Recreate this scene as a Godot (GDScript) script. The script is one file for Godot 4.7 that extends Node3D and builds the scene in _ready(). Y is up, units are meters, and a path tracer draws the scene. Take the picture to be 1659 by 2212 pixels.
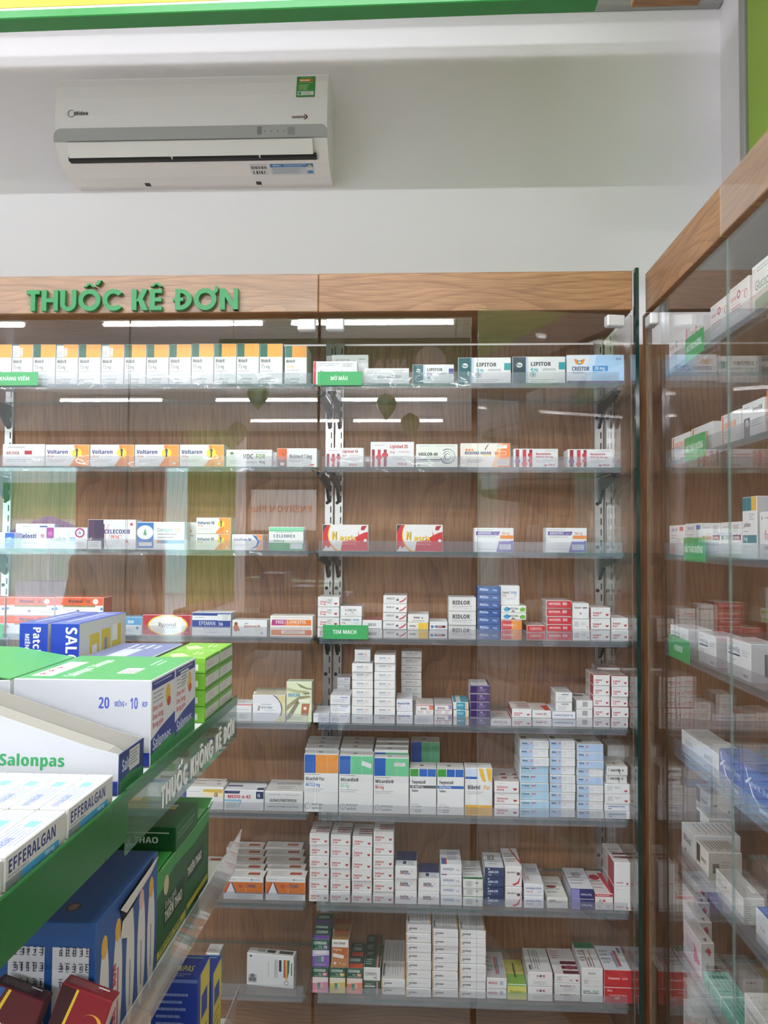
extends Node3D
# ---------------------------------------------------------------- camera model (pixels of the 1659 x 2212 frame)
const FPX := 1660.0
const EYE := Vector3(0, 1.45, 0)
var turn := Basis.from_euler(Vector3(deg_to_rad(2.11), deg_to_rad(2.67), deg_to_rad(0.383)))
const DOOR := 2.0      # distance of the glass doors
const FRONT := 2.05    # front faces of the boxes on the shelves
const BACK := 2.31     # face of the wooden back panel
const WALL := 2.345    # back wall
var rng := RandomNumberGenerator.new()
var used := {}
var M := {}

func ray(x: float, y: float) -> Vector3:
	return turn * Vector3(x - 829.5, 1106.0 - y, -FPX)
func at_z(x: float, y: float, z: float) -> Vector3:   # where the pixel's ray meets the plane z metres in front of the eye
	var v := ray(x, y)
	return EYE + v * (-z / v.z)
func at_x(x: float, y: float, wx: float) -> Vector3:
	var v := ray(x, y)
	return EYE + v * (wx / v.x)

# ---------------------------------------------------------------- nodes
func numbered(called: String) -> String:
	used[called] = used.get(called, -1) + 1
	return called if used[called] == 0 else "%s_%03d" % [called, used[called]]
func tag(o: Node, label: String, category: String, group := "", kind := ""):
	if label: o.set_meta("label", label)
	if category: o.set_meta("category", category)
	if group: o.set_meta("group", group)
	if kind: o.set_meta("kind", kind)
	return o
func base(called: String, label: String, category: String, at := Vector3.ZERO, group := "", kind := "") -> Node3D:
	var o := Node3D.new(); o.name = numbered(called); add_child(o); o.position = at
	tag(o, label, category, group, kind)
	return o
func mat(c: Color, rough := 0.6, metal := 0.0) -> StandardMaterial3D:
	var m := StandardMaterial3D.new(); m.albedo_color = c; m.roughness = rough; m.metallic = metal
	return m
func pane(c: Color, alpha: float, rough := 0.0) -> StandardMaterial3D:
	var m := mat(Color(c.r, c.g, c.b, alpha), rough); m.transparency = BaseMaterial3D.TRANSPARENCY_ALPHA
	return m

# ---------------------------------------------------------------- mesh building
class MB:
	var v := PackedVector3Array()
	var n := PackedVector3Array()
	var uv := PackedVector2Array()
	func tri(a: Vector3, b: Vector3, c: Vector3, nn: Vector3, ua := Vector2.ZERO, ub := Vector2.ZERO, uc := Vector2.ZERO):
		if (b - a).cross(c - a).dot(nn) > 0.0:
			var t := b; b = c; c = t
			var u := ub; ub = uc; uc = u
		v.append(a); v.append(b); v.append(c)
		n.append(nn); n.append(nn); n.append(nn)
		uv.append(ua); uv.append(ub); uv.append(uc)
	func quad(a: Vector3, b: Vector3, c: Vector3, d: Vector3, nn: Vector3, r := Rect2()):
		# a top left, b top right, c bottom right, d bottom left
		var u0 := r.position; var u1 := r.end
		tri(a, b, c, nn, u0, Vector2(u1.x, u0.y), u1)
		tri(a, c, d, nn, u0, u1, Vector2(u0.x, u1.y))
	func box(lo: Vector3, hi: Vector3, b := 0.0):
		var r := Rect2()
		carton(lo, hi, b, [r, r, r, r, r], r)
	func carton(lo: Vector3, hi: Vector3, b: float, f: Array, edge: Rect2):
		# f: front (+z), top, right (+x), left (-x), back; chamfers take the edge colour
		var x0 := lo.x; var y0 := lo.y; var z0 := lo.z; var x1 := hi.x; var y1 := hi.y; var z1 := hi.z
		quad(Vector3(x0+b,y1-b,z1), Vector3(x1-b,y1-b,z1), Vector3(x1-b,y0+b,z1), Vector3(x0+b,y0+b,z1), Vector3(0,0,1), f[0])
		quad(Vector3(x0+b,y1,z0+b), Vector3(x1-b,y1,z0+b), Vector3(x1-b,y1,z1-b), Vector3(x0+b,y1,z1-b), Vector3(0,1,0), f[1])
		quad(Vector3(x1,y1-b,z1-b), Vector3(x1,y1-b,z0+b), Vector3(x1,y0+b,z0+b), Vector3(x1,y0+b,z1-b), Vector3(1,0,0), f[2])
		quad(Vector3(x0,y1-b,z0+b), Vector3(x0,y1-b,z1-b), Vector3(x0,y0+b,z1-b), Vector3(x0,y0+b,z0+b), Vector3(-1,0,0), f[3])
		quad(Vector3(x1-b,y1-b,z0), Vector3(x0+b,y1-b,z0), Vector3(x0+b,y0+b,z0), Vector3(x1-b,y0+b,z0), Vector3(0,0,-1), f[4])
		quad(Vector3(x0+b,y0,z1-b), Vector3(x1-b,y0,z1-b), Vector3(x1-b,y0,z0+b), Vector3(x0+b,y0,z0+b), Vector3(0,-1,0), edge)
		if b <= 0.0: return
		var q := sqrt(0.5)
		for s in [-1.0, 1.0]:
			var xs := x1 if s > 0 else x0
			var xi: float = xs - s * b
			quad(Vector3(xi,y1-b,z1), Vector3(xs,y1-b,z1-b), Vector3(xs,y0+b,z1-b), Vector3(xi,y0+b,z1), Vector3(s*q,0,q), edge)
			quad(Vector3(xi,y1-b,z0), Vector3(xs,y1-b,z0+b), Vector3(xs,y0+b,z0+b), Vector3(xi,y0+b,z0), Vector3(s*q,0,-q), edge)
			quad(Vector3(xi,y1,z0+b), Vector3(xs,y1-b,z0+b), Vector3(xs,y1-b,z1-b), Vector3(xi,y1,z1-b), Vector3(s*q,q,0), edge)
			quad(Vector3(xi,y0,z0+b), Vector3(xs,y0+b,z0+b), Vector3(xs,y0+b,z1-b), Vector3(xi,y0,z1-b), Vector3(s*q,-q,0), edge)
		for s in [-1.0, 1.0]:
			var zs := z1 if s > 0 else z0
			var zi: float = zs - s * b
			quad(Vector3(x0+b,y1,zi), Vector3(x1-b,y1,zi), Vector3(x1-b,y1-b,zs), Vector3(x0+b,y1-b,zs), Vector3(0,q,s*q), edge)
			quad(Vector3(x0+b,y0,zi), Vector3(x1-b,y0,zi), Vector3(x1-b,y0+b,zs), Vector3(x0+b,y0+b,zs), Vector3(0,-q,s*q), edge)
		var t := 1.0 / sqrt(3.0)
		for sx in [-1.0, 1.0]:
			for sy in [-1.0, 1.0]:
				for sz in [-1.0, 1.0]:
					var c := Vector3(x1 if sx > 0 else x0, y1 if sy > 0 else y0, z1 if sz > 0 else z0)
					tri(c - Vector3(0,sy*b,sz*b), c - Vector3(sx*b,0,sz*b), c - Vector3(sx*b,sy*b,0), Vector3(sx*t,sy*t,sz*t), edge.position, edge.position, edge.position)
	func prism(p: PackedVector2Array, o: Vector3, ex: Vector3, ey: Vector3, ez: Vector3, soft := false):
		# polygon p in the plane o + x ex + y ey, pushed along ez
		var nz := ez.normalized()
		var ids := Geometry2D.triangulate_polygon(p)
		for k in range(0, ids.size(), 3):
			var a := o + ex * p[ids[k]].x + ey * p[ids[k]].y
			var b := o + ex * p[ids[k+1]].x + ey * p[ids[k+1]].y
			var c := o + ex * p[ids[k+2]].x + ey * p[ids[k+2]].y
			tri(a, b, c, -nz)
			tri(a + ez, b + ez, c + ez, nz)
		var turnw := -1.0 if Geometry2D.is_polygon_clockwise(p) else 1.0
		var m := p.size()
		var hand := 1.0 if ex.cross(ey).dot(ez) > 0 else -1.0
		for k in m:
			var a := o + ex * p[k].x + ey * p[k].y
			var b := o + ex * p[(k+1) % m].x + ey * p[(k+1) % m].y
			var nn := (b - a).cross(ez).normalized() * turnw * hand
			if nn.length() < 0.5: continue
			quad(a + ez, b + ez, b, a, nn)
	func tube(a: Vector3, b: Vector3, r0: float, r1: float, seg := 12, caps := true):
		var w := (b - a).normalized()
		var u := w.cross(Vector3(0.3, 0.9, 0.2)).normalized()
		var t := w.cross(u)
		for k in seg:
			var p0 := TAU * k / seg; var p1 := TAU * (k + 1) / seg
			var d0 := u * cos(p0) + t * sin(p0); var d1 := u * cos(p1) + t * sin(p1)
			quad(a + d0 * r0, a + d1 * r0, b + d1 * r1, b + d0 * r1, (d0 + d1).normalized())
			if caps:
				tri(a, a + d0 * r0, a + d1 * r0, -w)
				tri(b, b + d0 * r1, b + d1 * r1, w)
	func made() -> ArrayMesh:
		var arr := []; arr.resize(Mesh.ARRAY_MAX)
		arr[Mesh.ARRAY_VERTEX] = v; arr[Mesh.ARRAY_NORMAL] = n; arr[Mesh.ARRAY_TEX_UV] = uv
		var me := ArrayMesh.new(); me.add_surface_from_arrays(Mesh.PRIMITIVE_TRIANGLES, arr)
		return me

func obj(called: String, mb: MB, m: Material, parent: Node = self, at := Vector3.ZERO) -> MeshInstance3D:
	var o := MeshInstance3D.new()
	o.mesh = mb.made(); o.material_override = m
	if parent == self:
		o.name = numbered(called); add_child(o)
	else:
		o.name = called; parent.add_child(o, true)
	o.position = at
	return o
func block(called: String, lo: Vector3, hi: Vector3, m: Material, parent: Node = self, b := 0.0) -> MeshInstance3D:
	# a bevelled block given by two opposite corners in the parent's space, its origin at the middle of its underside
	var at := Vector3((lo.x + hi.x) / 2, minf(lo.y, hi.y), (lo.z + hi.z) / 2)
	var mb := MB.new()
	var h := (hi - lo).abs()
	mb.box(Vector3(-h.x / 2, 0, -h.z / 2), Vector3(h.x / 2, h.y, h.z / 2), b)
	return obj(called, mb, m, parent, at)
func struct(o: Node):
	o.set_meta("kind", "structure")
	return o

# ---------------------------------------------------------------- print: an atlas of box faces
var atlas: Image
var ax := 2
var ay := 2
var arow := 0
var pages := []
var fonts := []
var face_cache := {}
var glyphs := {}
func font(names: String, weight: int) -> RID:
	var f := SystemFont.new(); f.font_names = PackedStringArray([names]); f.font_weight = weight
	pages_keep.append(f)
	return f.get_rids()[0]
var pages_keep := []
func new_page():
	atlas = Image.create_empty(2048, 2048, false, Image.FORMAT_RGBA8)
	atlas.fill(Color("e8e8e4"))
	ax = 2; ay = 2; arow = 0
	var m := mat(Color.WHITE, 0.38)
	m.metallic_specular = 0.45
	pages.append({"image": atlas, "mat": m})
func cell(im: Image) -> Rect2:
	var w := im.get_width(); var h := im.get_height()
	if ax + w + 3 > 2048:
		ax = 2; ay += arow + 3; arow = 0
	assert(ay + h + 3 <= 2048)
	for d in [Vector2i(-1, -1), Vector2i(1, 1), Vector2i(1, -1), Vector2i(-1, 1)]:
		atlas.blit_rect(im, Rect2i(0, 0, w, h), Vector2i(ax, ay) + d)
	atlas.blit_rect(im, Rect2i(0, 0, w, h), Vector2i(ax, ay))
	var r := Rect2(ax / 2048.0, ay / 2048.0, w / 2048.0, h / 2048.0)
	ax += w + 3; arow = maxi(arow, h)
	return r
const MARKS := {"Ố": "Ô'", "Ơ": "O)", "Ư": "U)", "Ờ": "O)`", "Ạ": "A.", "Ỡ": "O)~", "Ộ": "Ô.", "Ế": "Ê'", "Ả": "A~", "Ầ": "Â`", "Ừ": "U)`", "ế": "ê'", "ộ": "ô."}
func glyph(f: int, size: int, code: int) -> Dictionary:
	var key := Vector3i(f, size, code)
	if key in glyphs: return glyphs[key]
	var ts := TextServerManager.get_primary_interface()
	var rid: RID = fonts[f]
	var sz := Vector2i(size, 0)
	var gi := ts.font_get_glyph_index(rid, size, code, 0)
	ts.font_render_glyph(rid, sz, gi)
	var d := {"adv": ts.font_get_glyph_advance(rid, size, gi).x, "off": ts.font_get_glyph_offset(rid, sz, gi), "im": null}
	var r := ts.font_get_glyph_uv_rect(rid, sz, gi)
	if r.size.x > 0 and r.size.y > 0:
		var t := ts.font_get_glyph_texture_idx(rid, sz, gi)
		d.im = ts.font_get_texture_image(rid, sz, t).get_region(Rect2i(r))
	glyphs[key] = d
	return d
func text_mask(s: String, f: int, cap: float) -> Image:
	# coverage of a line of text with the given cap height, as an 8 bit image; two caps tall, the capitals standing on row 1.4 caps
	var size := maxi(5, roundi(cap / 0.715))
	var wide := 4.0
	for ch in s:
		wide += glyph(f, size, (MARKS[ch][0] if ch in MARKS else ch).unicode_at(0)).adv
	var im := Image.create_empty(int(wide) + size / 4 + 2, int(cap * 2.1) + 2, false, Image.FORMAT_L8)
	var pen := 1.0
	var baseline := int(cap * 1.5)
	for ch in s:
		var seq: String = MARKS[ch] if ch in MARKS else ch
		var g := glyph(f, size, seq.unicode_at(0))
		if g.im:
			var gi: Image = g.im
			var ox := int(pen + g.off.x); var oy := baseline + int(g.off.y)
			for yy in gi.get_height():
				for xx in gi.get_width():
					var a := gi.get_pixel(xx, yy).a
					if a > 0.02 and ox + xx >= 0 and ox + xx < im.get_width() and oy + yy >= 0 and oy + yy < im.get_height():
						im.set_pixel(ox + xx, oy + yy, Color(maxf(a, im.get_pixel(ox + xx, oy + yy).r), 0, 0))
		var u := maxi(1, int(cap * 0.14))
		var mid := int(pen + g.adv * 0.5)
		for k in range(1, seq.length() if ch in MARKS else 1):
			match seq[k]:
				".": im.fill_rect(Rect2i(mid - u / 2, baseline + u, u, u), Color.WHITE)
				"'":
					for q in u * 2: im.fill_rect(Rect2i(mid + u + q, baseline - int(cap * 1.25) - q, u, u), Color.WHITE)
				"`":
					for q in u * 2: im.fill_rect(Rect2i(mid - u + q, baseline - int(cap * 1.3) + q, u, u), Color.WHITE)
				")": im.fill_rect(Rect2i(int(pen + g.adv) - u, baseline - int(cap * 1.08), u, u * 2), Color.WHITE)
				"~": im.fill_rect(Rect2i(mid - u * 2, baseline - int(cap * 1.3), u * 4, u), Color.WHITE)
		pen += g.adv
	return im
func tone(s: String) -> Color:
	# uncoated white board reflects a little less than pure white ink
	var c := Color(s)
	return Color(c.r * 0.945, c.g * 0.945, c.b * 0.945) if minf(c.r, minf(c.g, c.b)) > 0.885 else c
func paint(im: Image, ops: Array):
	# ops in percent of the face: r rectangle, t text, l lines of fine print, c disc, p polygon
	var w := float(im.get_width()); var h := float(im.get_height())
	for o in ops:
		match o[0]:
			"r":
				im.fill_rect(Rect2i(int(round(o[1] * w / 100)), int(round(o[2] * h / 100)), maxi(1, int(round(o[3] * w / 100))), maxi(1, int(round(o[4] * h / 100)))), tone(o[5]))
			"t":
				var cap: float = maxf(3.0, o[3] * h / 100)
				var big := maxf(cap, 12.0)
				var mk := text_mask(o[5], o[6] if o.size() > 6 else 0, big)
				var mw := mk.get_width() * cap / big
				if o.size() > 7: mw = o[7] * w / 100.0
				mk.resize(maxi(2, int(mw)), maxi(2, int(mk.get_height() * cap / big)), Image.INTERPOLATE_LANCZOS if big > cap else Image.INTERPOLATE_BILINEAR)
				var ink := tone(o[4])
				var ox := int(o[1] * w / 100); var oy := int(o[2] * h / 100 - cap * 0.5)
				for yy in mk.get_height():
					for xx in mk.get_width():
						var a := mk.get_pixel(xx, yy).r
						if a > 0.03 and ox + xx >= 0 and ox + xx < w and oy + yy >= 0 and oy + yy < h:
							im.set_pixel(ox + xx, oy + yy, im.get_pixel(ox + xx, oy + yy).lerp(ink, minf(1.0, a * 1.4)))
			"l":
				for k in int(o[4]):
					var y := int((o[2] + k * o[5]) * h / 100)
					var x: float = o[1] * w / 100.0
					var endx: float = x + o[3] * w / 100.0 * (1.0 - 0.3 * fposmod(k * 0.618, 1.0))
					while x < endx:
						var ln := 2.0 + fposmod(x * 7.31 + k * 3.3, 9.0)
						im.fill_rect(Rect2i(int(x), y, int(minf(ln, endx - x)) + 1, maxi(1, int(o[5] * h / 260.0))), tone(o[6]))
						x += ln + 2.0
			"c":
				var cx: float = o[1] * w / 100; var cy: float = o[2] * h / 100; var r: float = o[3] * h / 100
				var ry: float = o[5] * h / 100 if o.size() > 5 else r
				for yy in range(maxi(0, int(cy - ry)), mini(int(h), int(cy + ry) + 1)):
					var k := 1.0 - pow((yy + 0.5 - cy) / ry, 2)
					if k > 0:
						var half := r * sqrt(k)
						var xa := maxi(0, int(cx - half)); var xb := mini(int(w), int(cx + half) + 1)
						if xb > xa: im.fill_rect(Rect2i(xa, yy, xb - xa, 1), tone(o[4]))
			"p":
				var pts := []
				for k in range(2, o.size(), 2): pts.append(Vector2(o[k] * w / 100, o[k+1] * h / 100))
				for yy in int(h):
					var xs := []
					for k in pts.size():
						var a: Vector2 = pts[k]; var b: Vector2 = pts[(k + 1) % pts.size()]
						if (a.y <= yy + 0.5) != (b.y <= yy + 0.5):
							xs.append(a.x + (yy + 0.5 - a.y) * (b.x - a.x) / (b.y - a.y))
					xs.sort()
					for k in range(0, xs.size() - 1, 2):
						var xa := maxi(0, int(xs[k])); var xb := mini(int(w), int(xs[k+1]))
						if xb > xa: im.fill_rect(Rect2i(xa, yy, xb - xa, 1), tone(o[1]))
func face(wpx: float, hpx: float, ground: String, ops: Array) -> Rect2:
	var im := Image.create_empty(clampi(int(wpx), 4, 1000), clampi(int(hpx), 4, 1000), false, Image.FORMAT_RGBA8)
	im.fill(tone(ground))
	paint(im, ops)
	return cell(im)

# kinds of boxes: ground colour, print on the front, label, group, more {side, top, right, left, topc, edge}
var kinds := {}
func ty(key: String, ground: String, ops: Array, label: String, group := "", more := {}):
	kinds[key] = {"ground": ground, "ops": ops, "label": label, "group": group, "more": more}
var warn := []
func box_mesh(key: String, size: Vector3) -> Array:
	# the mesh of a carton of that kind and size; the print is painted once per kind
	var k: Dictionary = kinds[key]
	var scale := 2000.0                     # print pixels per metre
	if not key in face_cache:
		var w := size.x * scale; var h := size.y * scale; var d := minf(size.z * scale, 300.0)
		if k.more.has("res"): w *= k.more.res; h *= k.more.res; d *= k.more.res
		if ay + arow + 2 * maxf(h, d) > 2030: new_page()
		var f := face(w, h, k.ground, k.ops)
		var topc: String = k.more.get("topc", k.ground)
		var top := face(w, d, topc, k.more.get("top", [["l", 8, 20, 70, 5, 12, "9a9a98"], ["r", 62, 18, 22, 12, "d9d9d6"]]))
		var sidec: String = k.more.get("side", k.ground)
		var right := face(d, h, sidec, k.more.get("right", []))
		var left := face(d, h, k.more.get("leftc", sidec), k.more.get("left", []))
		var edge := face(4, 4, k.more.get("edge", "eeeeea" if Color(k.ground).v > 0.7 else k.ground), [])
		face_cache[key] = {"f": [f, top, right, left, edge], "edge": edge, "mat": pages[-1].mat, "meshes": {}}
	var c: Dictionary = face_cache[key]
	var id := Vector3i(size * 1000.0)
	if not id in c.meshes:
		var mb := MB.new()
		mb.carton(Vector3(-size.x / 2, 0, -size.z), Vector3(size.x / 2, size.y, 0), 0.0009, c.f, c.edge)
		c.meshes[id] = mb.made()
	return [c.meshes[id], c.mat]
func carton(key: String, at: Vector3, size: Vector3, yaw := 0.0, called := "medicine_box", label := "", group := "") -> MeshInstance3D:
	var b := box_mesh(key, size)
	var o := MeshInstance3D.new(); o.mesh = b[0]; o.material_override = b[1]
	o.name = numbered(called); add_child(o)
	o.position = at; o.rotation.y = yaw
	tag(o, label if label else kinds[key].label, "box", group if group else kinds[key].group)
	return o
var shelf_y := []
var last_top := 0.0
const SHELF_PX := [831.0, 1010.0, 1191.0, 1378.0, 1563.0, 1757.0, 1951.0, 2149.0]
func stack(key: String, s: int, x0: float, x1: float, ytop: float, n := 1, depth := 0.1, behind := 0.0, o := {}):
	# n cartons piled on shelf s, their fronts between pixel columns x0 and x1, the topmost ending at pixel row ytop
	var z := FRONT + behind
	var yb: float = last_top if o.has("on") else shelf_y[s]
	var mid := (x0 + x1) / 2.0
	var top := at_z(mid, ytop, z).y
	var h := (top - yb) / n
	last_top = top
	var ybpx: float = SHELF_PX[s]
	var a := at_z(x0 + 0.35, (ytop + ybpx) / 2, z).x; var b := at_z(x1 - 0.35, (ytop + ybpx) / 2, z).x
	var keys: Array = o.get("keys", [])
	for k in n:
		var jx := 0.0 if n == 1 or o.has("neat") else rng.randf_range(-0.0006, 0.0006)
		var jz := 0.0 if n == 1 else rng.randf_range(-0.0035, 0.0035)
		carton(keys[k] if keys else key, Vector3((a + b) / 2 + jx, yb + k * h + 0.0002, -z + jz), Vector3(b - a - 0.0003, h - 0.0006, depth - 0.001), deg_to_rad(float(o.get("yaw", 0.0))), "tablet_box" if n > 1 else "medicine_box", o.get("label", ""))

# ---------------------------------------------------------------- the print on every kind of carton in the back cabinet
const W := "dfe1e0"
const G := "8f9294"
func stella(name: String, mg: String) -> Array:
	return [["l", 12, 12, 30, 1, 10, "c8a0a8"], ["t", 8, 42, 17, "b8343e", name, 1, 52], ["t", 8, 68, 15, "b8343e", mg, 1, 34], ["p", "b0202e", 78, 55, 85, 62, 92, 55, 92, 72, 85, 80, 78, 72]]
func kinds_back():
	var bi := [["c", 12, 90, 5, "8d9499"], ["c", 12, 90, 3.6, W], ["r", 11, 87, 2.4, 5, "8d9499"], ["t", 24, 83.5, 5.5, "8d9499", "Boehringer", 3, 52], ["t", 24, 91.5, 5.5, "8d9499", "Ingelheim", 3, 46]]
	var mob := [["r", 0, 0, 33, 32, "1d5c48"], ["r", 33, 0, 67, 32, "e9a13a"], ["r", 66, 0, 0.8, 32, "c8862c"], ["t", 5, 38, 8, "30343a", "Mobic®", 1, 48], ["r", 5, 49.5, 14, 0.8, "555555"], ["t", 5, 53, 7.5, "30343a", "7.5 mg", 0, 46], ["l", 5, 66, 55, 1, 4, G], ["r", 0, 73.5, 100, 0.6, "c9cccb"], ["l", 5, 76, 75, 2, 3, "b5b8b8"]] + bi
	ty("mobic", W, mob, "white upright box with orange and dark green top, in the long top row", "orange topped white boxes in a long row", {"side": "e9eae6", "topc": "e3a148", "top": []})
	ty("mobics", W, mob + [["r", 2, 2, 32, 29, "e4e6e2"], ["l", 6, 18, 22, 4, 3, "777777"], ["r", 36, 8, 15, 21, "ecebe6"], ["l", 38, 10, 10, 5, 4, "888888"]], "white upright box with orange top and pale stickers over its green stripe", "orange topped boxes wearing stickers", {"topc": "e3a148", "top": []})
	ty("mobic15", W, [["r", 0, 0, 33, 30, "2b6a58"], ["r", 33, 0, 67, 30, "e59a34"], ["t", 5, 36, 8, "30343a", "Mobic®", 1, 48], ["t", 5, 50, 7.5, "e2993a", "15 mg", 0, 42], ["l", 5, 63, 60, 1, 4, G], ["l", 5, 70, 75, 2, 3, "b5b8b8"]] + bi, "white box with orange and green top and raised lid, at the row's end")
	ty("atorva", W, [["r", 0, 0, 6, 100, "c23a44"], ["l", 10, 8, 50, 2, 8, G], ["r", 68, 8, 26, 18, "d8dad8"], ["l", 69, 9, 22, 3, 6, "555555"], ["t", 14, 40, 20, "2c2f36", "Atorvastatin", 0, 66]], "white box with black name behind the green tag at the divider")
	ty("atorvb", W, [["l", 10, 14, 40, 1, 8, G], ["t", 14, 40, 20, "2c2f36", "Atorvastatin", 0, 62], ["l", 75, 12, 18, 1, 5, "333333"]], "white box with black lettering standing behind two others, green tag below")
	ty("atorvc", W, [["l", 6, 8, 30, 3, 10, "a5a8a8"], ["t", 30, 40, 22, "3a3d44", "Atorvastatin", 0, 58], ["l", 65, 12, 26, 2, 10, G], ["l", 60, 78, 30, 1, 8, G]], "low plain white box with grey name, beside the green tag")
	var lip := func(mg: String, c: String, c2: String) -> Array:
		return [["r", 0, 0, 25, 100, c2], ["r", 25, 0, 4.5, 100, "b4c6d6"], ["c", 12.5, 30, 11, "f4f6f6", 9], ["t", 7, 26, 10, c2, "Pfizer", 1, 12], ["t", 34, 20, 14, "23262e", "LIPITOR", 1, 44], ["t", 34, 42, 11, c, mg, 1, 17], ["t", 57, 43, 8, "7d8890", "ATORVASTATIN", 0, 27], ["c", 39, 65, 11, "8aa4ad"], ["c", 39, 65, 7.5, W], ["c", 39, 65, 5, "5f8894"], ["r", 88, 20, 12, 27, c], ["l", 34, 84, 45, 2, 6, G]]
	ty("lip20", W, lip.call("20 mg", "4a3f92", "1f5a62"), "small teal and white box with a violet square on its edge", "", {"leftc": "1f5a62"})
	ty("lip10", W, lip.call("10 mg", "1f9aa2", "1d5862"), "white box with dark teal left panel and aqua square, lettering behind the ajar door's edge", "", {"leftc": "1d5862"})
	ty("lip40", W, lip.call("40 mg", "1f9aa2", "26404f"), "white box with slate blue left panel and aqua square, beside pale blue box", "", {"leftc": "26404f"})
	ty("crestor", "e6eef4", [["p", "a6cdec", 48, 0, 100, 0, 100, 90, 38, 90], ["p", "c6def0", 40, 0, 52, 0, 42, 90, 30, 90], ["p", "e08a2e", 12, 14, 17, 14, 21, 32, 16, 32], ["p", "e08a2e", 32, 14, 27, 14, 23, 32, 28, 32], ["p", "3c87c4", 17, 18, 27, 18, 24, 34, 20, 34], ["c", 22, 25, 5, "f3c843"], ["t", 8, 41, 14, "1d2d5e", "CRESTOR", 1, 34], ["t", 8, 59, 6, "55607a", "rosuvastatin", 0, 26], ["r", 45, 38, 27, 18, "3f8fd0"], ["t", 48, 41, 11, "f0f0f0", "20 mg", 1, 22], ["t", 86, 10, 8, "3a3f55", "2x14", 0, 11], ["l", 52, 74, 40, 3, 4.5, "9db0c2"], ["r", 0, 90, 100, 10, "5c4470"]], "pale blue and white box with orange emblem and purple foot", "", {"side": "dfe8ef"})
	ty("arcoxia", W, [["l", 12, 12, 40, 1, 8, "555555"], ["t", 8, 32, 14, "8b4450", "ARCOXIA", 1, 36], ["r", 52, 28, 18, 18, "b0343f"], ["r", 0, 60, 100, 1, "d0d2d0"], ["l", 8, 68, 60, 2, 8, G]], "white box with maroon name leading the row of orange ended boxes")
	var volt := func(t: String, mg: String) -> Array:
		return [["p", "ef9a44", 66, 0, 100, 0, 100, 100, 55, 100, 70, 55], ["p", "e2843a", 66, 0, 74, 0, 80, 100, 55, 100, 72, 60], ["c", 72, 38, 22, "f4d23c"], ["p", "2a2f6a", 68, 26, 71, 30, 76, 20, 74, 34, 74, 56, 70, 56, 71, 36], ["c", 71.5, 22, 5, "2a2f6a"], ["t", 3, 24, 18, "262c6e", t, 1, 54], ["t", 4, 48, 8, "c65a34", mg, 0, 18], ["l", 24, 51, 26, 1, 6, G], ["l", 4, 68, 45, 2, 8, "b0b2b2"], ["c", 90, 85, 6, "d8dfe6"]]
	ty("voltaren", W, volt.call("Voltaren", "100 mg"), "white box with navy name and dancing figure on orange end", "four orange ended boxes in a row", {"side": "f1efe8"})
	ty("voltaren50", W, volt.call("Voltaren 50", "50 mg"), "small white box with dancing figure on yellow end, stacked in a pair", "pair of small yellow ended boxes")
	ty("vocfor", W, [["p", "3f8a48", 10, 12, 14, 12, 17, 22, 12, 30, 7, 22], ["l", 5, 34, 14, 1, 6, "3f8a48"], ["l", 60, 14, 30, 1, 6, G], ["t", 36, 26, 26, "35383c", "VOC", 1, 28], ["t", 64, 26, 26, "6f8e3c", "FOR", 1, 26], ["t", 40, 66, 12, "9a9c9a", "Lornoxicam", 0, 30], ["t", 72, 62, 18, "3c3f42", "4mg", 0, 17], ["r", 5, 58, 30, 26, "dcdedd"], ["l", 7, 62, 24, 3, 7, G]], "white box with green recycling mark and thin black capitals")
	ty("sliver", "e3e4e2", [["l", 20, 10, 60, 2, 8, G], ["r", 20, 55, 60, 30, "a9abab"]], "narrow white box end squeezed between two wider boxes on second shelf")
	ty("mobimed", W, [["r", 0, 0, 24, 100, "d8632c"], ["r", 0, 60, 24, 40, "8b5a58"], ["p", "b5392c", 10, 22, 12, 20, 16, 40, 20, 14, 21, 15, 16, 46], ["r", 7, 75, 10, 17, "d9d4d0"], ["t", 30, 34, 20, "2b2d33", "Mobimed 7.5mg", 3, 62], ["l", 28, 62, 40, 2, 8, G], ["p", "c43c34", 82, 92, 86, 84, 96, 84, 92, 92]], "white box with orange and plum left end, italic black name")
	var lps := func(mg: String) -> Array:
		return [["r", 2, 30, 7, 68, "8e1f30"], ["r", 16, 30, 7, 68, "c23040"], ["r", 30, 30, 7, 68, "8e1f30"], ["c", 19, 60, 12, "d13a46", 10], ["c", 33, 52, 12, "c23040", 10], ["l", 8, 12, 22, 1, 6, "c08a94"], ["t", 44, 12, 13, "b22a38", "Lipistad " + mg, 1, 46], ["t", 44, 36, 9, "b22a38", mg + " mg", 0, 14], ["l", 64, 38, 26, 1, 6, "c46a74"], ["l", 50, 56, 36, 3, 6, "aab0b4"], ["t", 62, 84, 8, "b22a38", "STELLA", 1, 26]]
	ty("lips10", W, lps.call("10"), "low white box with crimson beaded columns, tall metal strip behind it")
	ty("lips20", W, lps.call("20"), "taller white box with crimson beaded columns and boxed number")
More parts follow.
